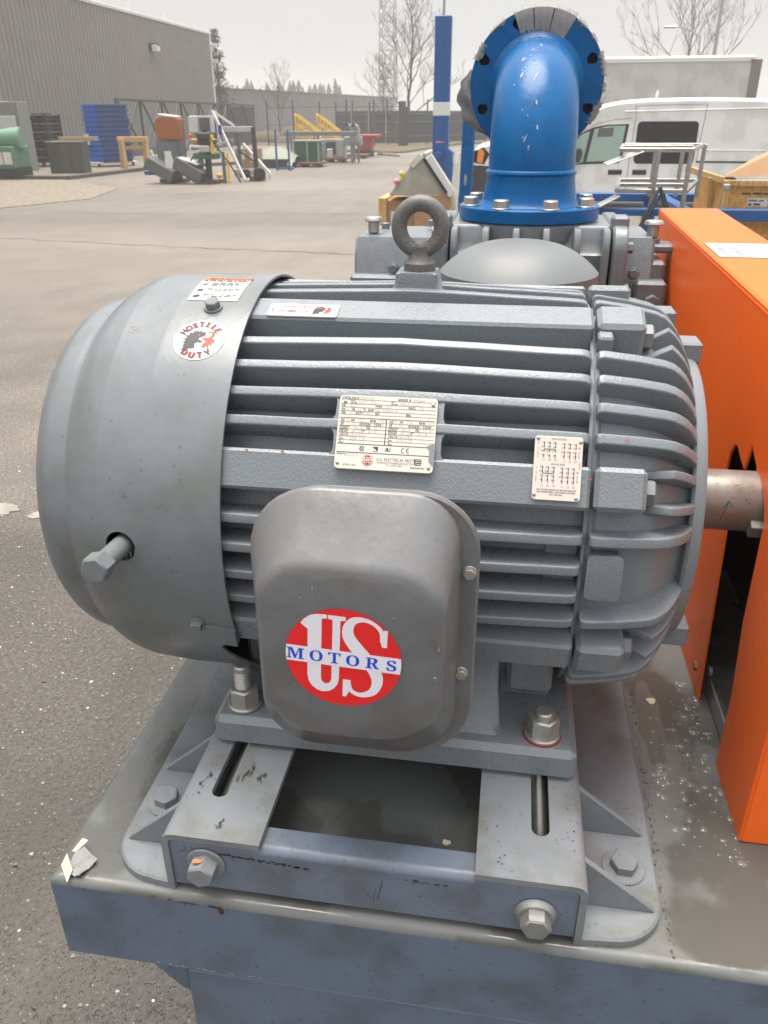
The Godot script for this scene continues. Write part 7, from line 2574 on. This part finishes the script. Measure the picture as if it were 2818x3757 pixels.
	for x in [-0.7, 0.7]: tb(dolly, "castor", V.call(x - 0.05, 0.0, 0.25), V.call(x + 0.05, 0.1, 0.33), dark, 0.02, cy)
	t = thing("stacked_crate", "blue plastic crate at the bottom of the tall stack on the dolly", "crate", V.call(-14.5, 0.26, -28.4), "blue crates stacked by the warehouse")
	var b := MB.new()
	b.xf = Transform3D(Basis(Vector3.UP, 1.05), V.call(-14.5, 0.25, -28.4))
	b.col = Color(0.0, 0.15, 0.62)
	var rows := []
	for e in [[0.0, 0.90], [0.10, 0.90], [0.108, 1.0], [0.148, 1.0], [0.150, 0.96]]:
		var row := PackedVector3Array()
		for q in rrect(-0.65 * e[1], -0.5 * e[1], 0.65 * e[1], 0.5 * e[1], 0.05, 3): row.append(Vector3(q.x, e[0], -q.y))
		rows.append(row)
	b.grid(rows, true)
	b.fan(rows[-1])
	b.orient(0)
	put("tub", b, M.tint, t, true)
	b = MB.new()
	b.xf = Transform3D(Basis(Vector3.UP, 1.05), V.call(-14.5, 0.25, -28.4))
	b.col = Color(0.002, 0.02, 0.13)  # navy puts the shade of the long side into the rib colour
	for k in 9: b.bb(Vector3(-0.60 + k * 0.134, 0.008, 0.43), Vector3(-0.475 + k * 0.134, 0.112, 0.475), 0.004)
	b.bb(Vector3(-0.64, 0.11, 0.48), Vector3(0.64, 0.145, 0.507), 0.004)
	put("side_rib", b, M.tint, t, true)
	for k in range(1, 12):
		var word: String = "topmost" if k == 11 else ["", "second", "third", "fourth", "fifth", "sixth", "seventh", "eighth", "ninth", "tenth", "eleventh"][k]
		copy(t, t.position + Vector3(0, 0.152 * k, 0), 0.0, "blue plastic crate, %s in the tall stack%s" % [word, "" if k == 11 else " counting from the bottom"])
	tag(put("paper_tag", paper(V.call(-14.86, 0.98, -27.55), 0.24, 0.34, -0.35), M.trim), "white paper sheet stuck on the blue crate stack", "paper")
	# pine trestles
	t = thing("pine_trestle", "pale pine timber trestle right of the blue crates", "trestle", V.call(-12.9, 0.1, -27.1))
	var pine := Color(0.52, 0.32, 0.13)
	for e in [[-13.3, -26.9], [-12.5, -27.0]]:
		for s in [-0.12, 0.12]: rod(t, "leg", [V.call(e[0] + s, 0.1, e[1] + s), V.call(e[0] + s * 0.4, 1.02, e[1])], 0.10, pine)
	tb(t, "beam", V.call(-13.45, 0.92, -27.08), V.call(-12.4, 1.08, -26.9), pine, 0.01)
	tb(t, "cross_board", V.call(-13.4, 0.68, -27.0), V.call(-12.5, 0.80, -26.95), pine * 0.9, 0.01)
	t = thing("white_pipe_frame", "low white pipe frame on the pavement behind the pine trestle", "pipe frame", V.call(-12.2, 0.1, -28.6))
	for e in [[V.call(-13.0, 0.3, -28.5), V.call(-11.1, 0.34, -28.6)], [V.call(-12.9, 0.3, -28.5), V.call(-13.0, 0.62, -28.5)], [V.call(-11.6, 0.33, -28.6), V.call(-11.5, 0.75, -28.5)], [V.call(-11.5, 0.75, -28.5), V.call(-11.1, 0.72, -28.5)]]: rod(t, "pipe", e, 0.07, wht)
	t = thing("blue_tray", "small flat blue tray on the asphalt by the kerb", "tray", V.call(-11.5, 0, -25.4))
	tb(t, "tray", V.call(-11.85, 0, -25.6), V.call(-11.2, 0.13, -25.2), Color(0.012, 0.06, 0.22), 0.03)
	# grey cabinet with an orange box on top
	t = thing("control_cabinet", "upright grey steel cabinet with a small red mark", "cabinet", V.call(-9.6, 0, -22.1))
	tb(t, "carcass", V.call(-9.92, 0.22, -22.5), V.call(-9.26, 1.08, -22.0), grey, 0.01)
	tb(t, "door", V.call(-9.89, 0.26, -22.0), V.call(-9.30, 1.04, -21.97), grey * 1.15, 0.008)
	tb(t, "red_mark", V.call(-9.60, 0.72, -21.97), V.call(-9.52, 0.82, -21.96), Color(0.3, 0.05, 0.03), 0.0)
	tb(t, "skid_foot", V.call(-9.95, 0.0, -22.4), V.call(-9.2, 0.1, -22.0), rust)
	tb(t, "pedestal", V.call(-9.8, 0.1, -22.4), V.call(-9.4, 0.22, -22.05), dark)
	t = thing("orange_box", "weathered orange-brown box tilted on top of the grey cabinet", "box", V.call(-9.55, 1.08, -22.1))
	tb(t, "shell", V.call(-0.32, 0.0, -0.25), V.call(0.32, 0.55, 0.2), Color(0.30, 0.085, 0.012), 0.03, Transform3D(Basis(Vector3(0, 0, 1), -0.05), V.call(-9.56, 1.09, -22.15)))
	tb(t, "lid_paper", V.call(-0.28, 0.55, -0.2), V.call(0.25, 0.60, 0.2), Color(0.6, 0.58, 0.52), 0.01, Transform3D(Basis(Vector3(0, 0, 1), -0.12), V.call(-9.56, 1.11, -22.15)))
	# grey troughs
	for k in 2:
		t = thing("steel_trough", ["grey sheet-steel trough tipped below the grey cabinet", "grey sheet-steel trough with papers right of the grey cabinet"][k], "trough", V.call(-9.7 + k * 0.75, 0, -21.7), "tipped steel troughs")
		tb(t, "trough", V.call(-0.42, -0.16, -0.25), V.call(0.42, 0.16, 0.25), Color(0.10, 0.105, 0.10), 0.02, Transform3D(Basis(Vector3(0, 0, 1), -0.5), V.call(-9.66 + k * 0.82, 0.36, -21.6)))
		if k == 1: tb(t, "papers", V.call(-0.3, 0.16, -0.2), V.call(0.25, 0.19, 0.22), wht, 0.0, Transform3D(Basis(Vector3(0, 0, 1), -0.3), V.call(-8.84, 0.4, -21.6)))
	tag(put("white_bag", paper(V.call(-9.33, 0.62, -21.35), 0.24, 0.42, -0.2), M.trim), "crumpled white plastic bag between the steel troughs", "bag")
	# drilling machine
	t = thing("drill_machine", "upright drilling machine with a green table and open white box on top", "machine", V.call(-8.35, 0, -21.8))
	tb(t, "foot", V.call(-8.6, 0.0, -22.1), V.call(-8.1, 0.1, -21.6), rust)
	b = MB.new(); b.col = dark
	b.cyl(V.call(-8.38, 0.08, -21.8), V.call(-8.38, 1.35, -21.8), 0.085, -1, 12)
	put("column", b, M.tint, t, true)
	tb(t, "green_table", V.call(-8.72, 0.62, -22.0), V.call(-8.08, 0.78, -21.55), Color(0.02, 0.12, 0.07), 0.03)
	tb(t, "drill_head", V.call(-8.55, 0.98, -22.0), V.call(-8.15, 1.28, -21.5), dark, 0.03)
	tb(t, "motor_cover", V.call(-8.5, 0.8, -21.6), V.call(-8.2, 0.96, -21.45), Color(0.4, 0.39, 0.36), 0.02)
	tb(t, "yellow_guard", V.call(-8.72, 1.08, -21.7), V.call(-8.08, 1.13, -21.5), yel, 0.01)
	tb(t, "yellow_guard", V.call(-8.16, 0.75, -21.62), V.call(-8.10, 1.22, -21.5), yel, 0.01)
	tb(t, "red_knob", V.call(-8.79, 1.1, -21.6), V.call(-8.68, 1.26, -21.5), Color(0.5, 0.06, 0.06), 0.04)
	tb(t, "white_box", V.call(-8.78, 1.26, -22.0), V.call(-8.18, 1.68, -21.75), Color(0.45, 0.46, 0.45), 0.01)
	tb(t, "box_inside", V.call(-8.52, 1.31, -21.75), V.call(-8.22, 1.63, -21.74), Color(0.08, 0.085, 0.085), 0.0)
	tb(t, "box_door", V.call(-8.80, 1.28, -21.75), V.call(-8.56, 1.67, -21.70), Color(0.5, 0.51, 0.50), 0.008)
	for x in [-8.62, -7.98]: rod(t, "side_post", [V.call(x, 0.0, -21.9), V.call(x, 0.8, -21.9)], 0.08, grey)
	for e in [[V.call(-8.2, 1.2, -21.5), V.call(-7.7, 0.5, -21.6), V.call(-7.5, 0.03, -21.8)], [V.call(-8.7, 0.7, -21.55), V.call(-9.0, 0.25, -21.4), V.call(-8.6, 0.04, -21.3), V.call(-8.2, 0.03, -21.4)]]:
		b = MB.new(); b.col = dark
		b.tube(e, 0.022, 6)
		put("hose", b, M.tint, t, true)
	for a in 3: rod(t, "feed_handle", [V.call(-8.12, 1.1, -21.6), V.call(-8.12 + 0.16 * cos(a * 2.1), 1.1 + 0.16 * sin(a * 2.1), -21.52)], 0.025, Color(0.3, 0.3, 0.3))
	tb(t, "switch_box", V.call(-8.62, 0.45, -21.7), V.call(-8.47, 0.6, -21.6), grey, 0.01)
	t = thing("yellow_stand", "slim yellow stand leg beside the drilling machine", "stand", V.call(-8.1, 0, -22.6))
	rod(t, "leg", [V.call(-8.0, 0.0, -22.3), V.call(-8.06, 0.75, -22.5)], 0.08, yel)
	tb(t, "foot", V.call(-8.35, 0.1, -22.4), V.call(-8.2, 0.24, -22.2), yel, 0.05)
	# white handrails
	for k in 2:
		t = thing("white_handrail", ["tall white pipe handrail leaning over the drilling machine", "short white pipe handrail leaning down to the asphalt"][k], "handrail", V.call(-7.5, 0, -22.3), "white pipe handrails leaning on the machinery")
		var p: Array = [[V.call(-8.36, 1.80, -22.4), V.call(-7.46, 0.06, -22.1), V.call(-7.34, 0.10, -22.0)], [V.call(-7.95, 0.95, -23.6), V.call(-7.12, 0.16, -23.4), V.call(-7.14, 0.02, -23.4)]][k]
		rod(t, "long_pipe", p, 0.065, wht)
		if k == 0:
			rod(t, "long_pipe", [V.call(-8.36, 1.80, -22.4), V.call(-7.9, 1.42, -22.8)], 0.06, wht)
			rod(t, "rung", [V.call(-8.16, 1.4, -22.3), V.call(-8.1, 0.95, -22.6)], 0.05, wht)
			rod(t, "rung", [V.call(-8.3, 0.98, -22.3), V.call(-7.95, 1.03, -22.3)], 0.05, wht)
			tb(t, "blue_wrap", V.call(-8.17, 1.2, -22.28), V.call(-8.08, 1.46, -22.2), Color(0.02, 0.05, 0.25), 0.02)
	# black lifting frame
	t = thing("lifting_frame", "black upright steel frame with a pale top beam behind the white handrail", "frame", V.call(-7.8, 0, -23.0))
	rod(t, "post", [V.call(-7.36, 0.0, -22.9), V.call(-7.42, 1.4, -23.0)], 0.11, dark)
	rod(t, "post", [V.call(-7.9, 0.1, -23.1), V.call(-7.92, 1.25, -23.1)], 0.09, Color(0.12, 0.13, 0.15))
	tb(t, "top_beam", V.call(-8.42, 1.27, -23.05), V.call(-7.45, 1.41, -22.95), Color(0.42, 0.42, 0.41), 0.01)
	rod(t, "strut", [V.call(-7.9, 0.8, -23.0), V.call(-7.45, 0.5, -23.0)], 0.05, dark)
	tb(t, "foot", V.call(-7.62, 0.0, -23.2), V.call(-7.2, 0.13, -22.7), rust)
	for e in [[-7.66, 0.2, 0.13], [-7.26, 0.2, 0.17]]:
		b = MB.new(); b.col = Color(0.012, 0.012, 0.012)
		b.cyl(V.call(e[0], e[1], -22.8), V.call(e[0] + 0.05, e[1], -22.65), e[2], -1, 20, 0.02)
		put("wheel", b, M.tint, t, true)
	t = thing("plywood_box", "tan plywood box with papers behind the white handrail", "box", V.call(-8.0, 0, -24.4))
	tb(t, "box", V.call(-8.45, 0.25, -24.8), V.call(-7.75, 0.80, -24.3), Color(0.33, 0.2, 0.10), 0.01)
	tb(t, "paper", V.call(-8.3, 0.5, -24.3), V.call(-8.15, 0.72, -24.29), wht, 0.0)
	tb(t, "paper", V.call(-7.98, 0.42, -24.3), V.call(-7.86, 0.66, -24.29), wht, 0.0)
	tb(t, "bearer", V.call(-8.5, 0.05, -24.8), V.call(-7.7, 0.25, -24.2), Color(0.4, 0.37, 0.33), 0.02)
	# tarpaulin heap
	t = thing("tarpaulin_heap", "heap covered by a pale green tarpaulin beside the blue frame", "heap", V.call(-8.8, 0, -29.8))
	rng.seed = 15
	b = MB.new()
	rows = []
	for i in 9:
		var row := PackedVector3Array()
		for j in 16:
			var f := i / 8.0; var g := j / 15.0
			row.append(V.call(-9.5 + 1.5 * g + rng.randf_range(-0.04, 0.04), 0.66 * sin(PI * clampf(0.06 + f * 0.6, 0, 1)) * (0.55 + 0.45 * sin(PI * clampf(g * 0.9 + 0.1, 0, 1))) + rng.randf_range(-0.03, 0.03), -29.2 - f * 1.2))
		rows.append(row)
	b.col = Color(0.20, 0.225, 0.165)
	b.grid(rows, false, 0.1)
	if b.n[20].y < 0: b.flip(0)
	put("tarpaulin", b, M.tint_mottled, t, true)
	tb(t, "stored_goods", V.call(-9.3, 0.0, -30.2), V.call(-8.2, 0.3, -29.15), dark)
	t = thing("blue_stand", "slim blue steel frame right of the tarpaulin heap", "frame", V.call(-7.9, 0, -28))
	var bl := Color(0.03, 0.10, 0.22)
	for x in [-8.2, -7.76]: rod(t, "upright", [V.call(x, 0.0, -27.9), V.call(x, 1.28, -27.9)], 0.06, bl)
	for y in [0.06]: rod(t, "rail", [V.call(-8.2, y, -27.9), V.call(-7.76, y, -27.9)], 0.06, bl)
	rod(t, "foot", [V.call(-7.76, 0.05, -27.9), V.call(-7.8, 0.05, -28.6)], 0.06, bl)
	# green cabinet on pallet, white machines
	t = thing("green_cabinet", "dark green steel cabinet with grey edges on a rusty pallet", "cabinet", V.call(-7.9, 0.16, -30.5))
	tb(t, "carcass", V.call(-8.22, 0.16, -30.9), V.call(-7.3, 0.84, -30.3), Color(0.012, 0.085, 0.04), 0.01)
	for x in [-8.24, -7.74, -7.32]: tb(t, "edge_strip", V.call(x, 0.15, -30.32), V.call(x + 0.05, 0.87, -30.27), Color(0.3, 0.31, 0.3), 0.008)
	tb(t, "top", V.call(-8.26, 0.84, -30.95), V.call(-7.26, 0.89, -30.26), Color(0.3, 0.31, 0.3), 0.008)
	for k in 3:
		t = thing("rusty_pallet", ["rusty steel pallet under the green cabinet", "rusty steel pallet under the white folding machine", "rusty low base under the grey twin-pipe machine"][k], "pallet", V.call(-7.8 + k * 0.35, 0, -30.5 - k * 3.4), "rusty pallets in the machine row")
		for x in 3: tb(t, "bearer", V.call(-8.45 + x * 0.5 + k * 0.2, 0.0, -31.0 - k * 3.5), V.call(-8.3 + x * 0.5 + k * 0.2, 0.1, -29.8 - k * 3.5), rust)
		tb(t, "deck", V.call(-8.5 + k * 0.2, 0.1, -31.0 - k * 3.5), V.call(-7.1 + k * 0.2, 0.16, -29.8 - k * 3.5), rust * 0.8)
	t = thing("folding_machine", "white and grey machine with a slanting white plate", "machine", V.call(-7.7, 0.16, -33.7))
	tb(t, "body", V.call(-8.1, 0.16, -34.2), V.call(-7.0, 0.85, -33.6), Color(0.32, 0.33, 0.33), 0.01)
	tb(t, "opening", V.call(-7.75, 0.3, -33.6), V.call(-7.35, 0.75, -33.59), Color(0.05, 0.05, 0.055), 0.0)
	tb(t, "motor_cover", V.call(-7.68, 0.16, -33.55), V.call(-7.46, 0.5, -33.4), wht, 0.02)
	tb(t, "grille_panel", V.call(-7.3, 0.2, -33.6), V.call(-7.02, 0.8, -33.57), Color(0.42, 0.43, 0.43), 0.005)
	b = MB.new(); b.col = wht
	b.xf = Transform3D(Basis(), V.call(0, 0, -33.3))
	b.prism(V2([-8.2, 0.16, -7.95, 0.16, -7.85, 0.92, -7.92, 0.98, -8.22, 0.4]), -0.03, 0.03)
	put("slanting_plate", b, M.tint, t, true)
	# yellow stair rails
	for k in 2:
		t = thing("yellow_stair_rail", ["yellow stair guard rail, nearer and left of the pair", "yellow stair guard rail, farther and right of the pair"][k], "guard rail", V.call(-8.6 + k * 0.7, 0.9, -34.2 - k * 1.0), "yellow stair rails standing in the machine row")
		var o := Vector3(-9.1 + k * 0.62, 0, -34.1 - k * 1.2)
		for dz in [0.0, -0.5]:
			for dy in [0.0, -0.32]: rod(t, "rail", [o + V.call(0, 1.72 + dy, dz), o + V.call(0.88, 1.12 + dy, dz)], 0.055, yel)
			for f in [0.0, 0.33, 0.66, 1.0]: rod(t, "post", [o + V.call(0.88 * f, 1.72 - 0.6 * f, dz), o + V.call(0.88 * f, 1.05 - 0.62 * f, dz)], 0.055, yel)
		rod(t, "end_hoop", [o + V.call(0, 1.72, 0), o + V.call(-0.05, 1.75, -0.25), o + V.call(0, 1.72, -0.5)], 0.055, yel)
	t = thing("conveyor_frame", "long grey conveyor frame standing behind the green cabinet", "conveyor", V.call(-7.9, 0, -32.6))
	for z in [-32.3, -32.9]: tb(t, "side_rail", V.call(-9.1, 1.0, z - 0.03), V.call(-6.35, 1.15, z + 0.03), Color(0.17, 0.18, 0.165), 0.01)
	for x in [-9.0, -7.9, -6.45]:
		for z in [-32.3, -32.9]: rod(t, "leg", [V.call(x, 0.05, z), V.call(x, 1.02, z)], 0.07, Color(0.17, 0.18, 0.165))
	for k in 14: 
		b = MB.new(); b.col = Color(0.25, 0.25, 0.24)
		b.cyl(V.call(-9.0 + k * 0.19, 1.1, -32.87), V.call(-9.0 + k * 0.19, 1.1, -32.33), 0.03, -1, 8)
		put("roller", b, M.tint, t, true)
	t = thing("twin_pipe_machine", "grey machine with two upturned black-mouthed pipes", "machine", V.call(-6.7, 0, -33.5))
	for x in [-6.75, -6.5]:
		b = MB.new(); b.col = Color(0.33, 0.34, 0.34)
		b.tube([V.call(x + 0.12, 0.7, -33.4), V.call(x + 0.12, 1.18, -33.4), V.call(x + 0.08, 1.3, -33.35), V.call(x - 0.02, 1.36, -33.25)], 0.085, 12)
		put("pipe", b, M.tint, t, true)
		b = MB.new(); b.col = dark
		b.cyl(V.call(x - 0.02, 1.36, -33.25), V.call(x - 0.06, 1.385, -33.2), 0.075, -1, 14)
		put("pipe_mouth", b, M.tint, t, true)
		rod(t, "leg", [V.call(x + 0.15, 0.0, -33.3), V.call(x + 0.15, 0.75, -33.3)], 0.08, Color(0.16, 0.17, 0.16))
	tb(t, "body", V.call(-6.95, 0.62, -33.7), V.call(-6.25, 0.95, -33.35), Color(0.3, 0.31, 0.31), 0.03)
	t = thing("red_hopper", "faded red steel hopper at the far end of the machine row", "hopper", V.call(-7.2, 0, -39.5))
	b = MB.new(); b.col = Color(0.42, 0.06, 0.055)
	rows = []
	for e in [[0.25, 0.3], [0.75, 0.36], [0.78, 0.55], [0.9, 0.62], [0.92, 0.6]]:
		var row := PackedVector3Array()
		for q in rrect(-e[1] * 1.1, -e[1], e[1] * 1.1, e[1], 0.03, 2): row.append(V.call(-7.2 + q.x, e[0], -39.5 - q.y))
		rows.append(row)
	b.grid(rows, true); b.fan(rows[-1]); b.orient(0)
	put("bin", b, M.tint_mottled, t, true)
	tb(t, "base", V.call(-7.6, 0.0, -39.9), V.call(-6.85, 0.26, -39.1), dark)
	for k in 4:
		b = MB.new(); b.col = [Color(0.2, 0.17, 0.13), Color(0.3, 0.28, 0.24)][k % 2]
		b.xf = Transform3D(Basis(Vector3.UP, k * 0.7), V.call(-6.5 + k * 0.28, 0.0, -40.5 + k * 0.5))
		b.box(V.call(0, 0.05, 0), V.call(0.6, 0.1, 0.12), 0.01)
		tag(put("scrap_plank", b, M.tint_mottled, null, true), ["short scrap plank nearest the red hopper", "pale scrap plank second from the red hopper", "brown scrap plank third from the red hopper", "pale scrap plank farthest from the red hopper"][k], "plank", "scrap planks by the red hopper")

func paper(at: Vector3, w: float, h: float, yaw: float) -> MB:
	var b := MB.new()
	b.xf = Transform3D(Basis(Vector3.UP, yaw), at)
	var rows := []
	for i in 5:
		var row := PackedVector3Array()
		for j in 4: row.append(Vector3(-w / 2 + w * j / 3 + 0.02 * sin(i * 2.1 + j), h / 2 - h * i / 4, 0.02 * cos(i * 1.7 + j * 2.0)))
		rows.append(row)
	b.grid(rows, false, 0.2)
	if b.n[0].z < 0: b.flip(0)
	return b
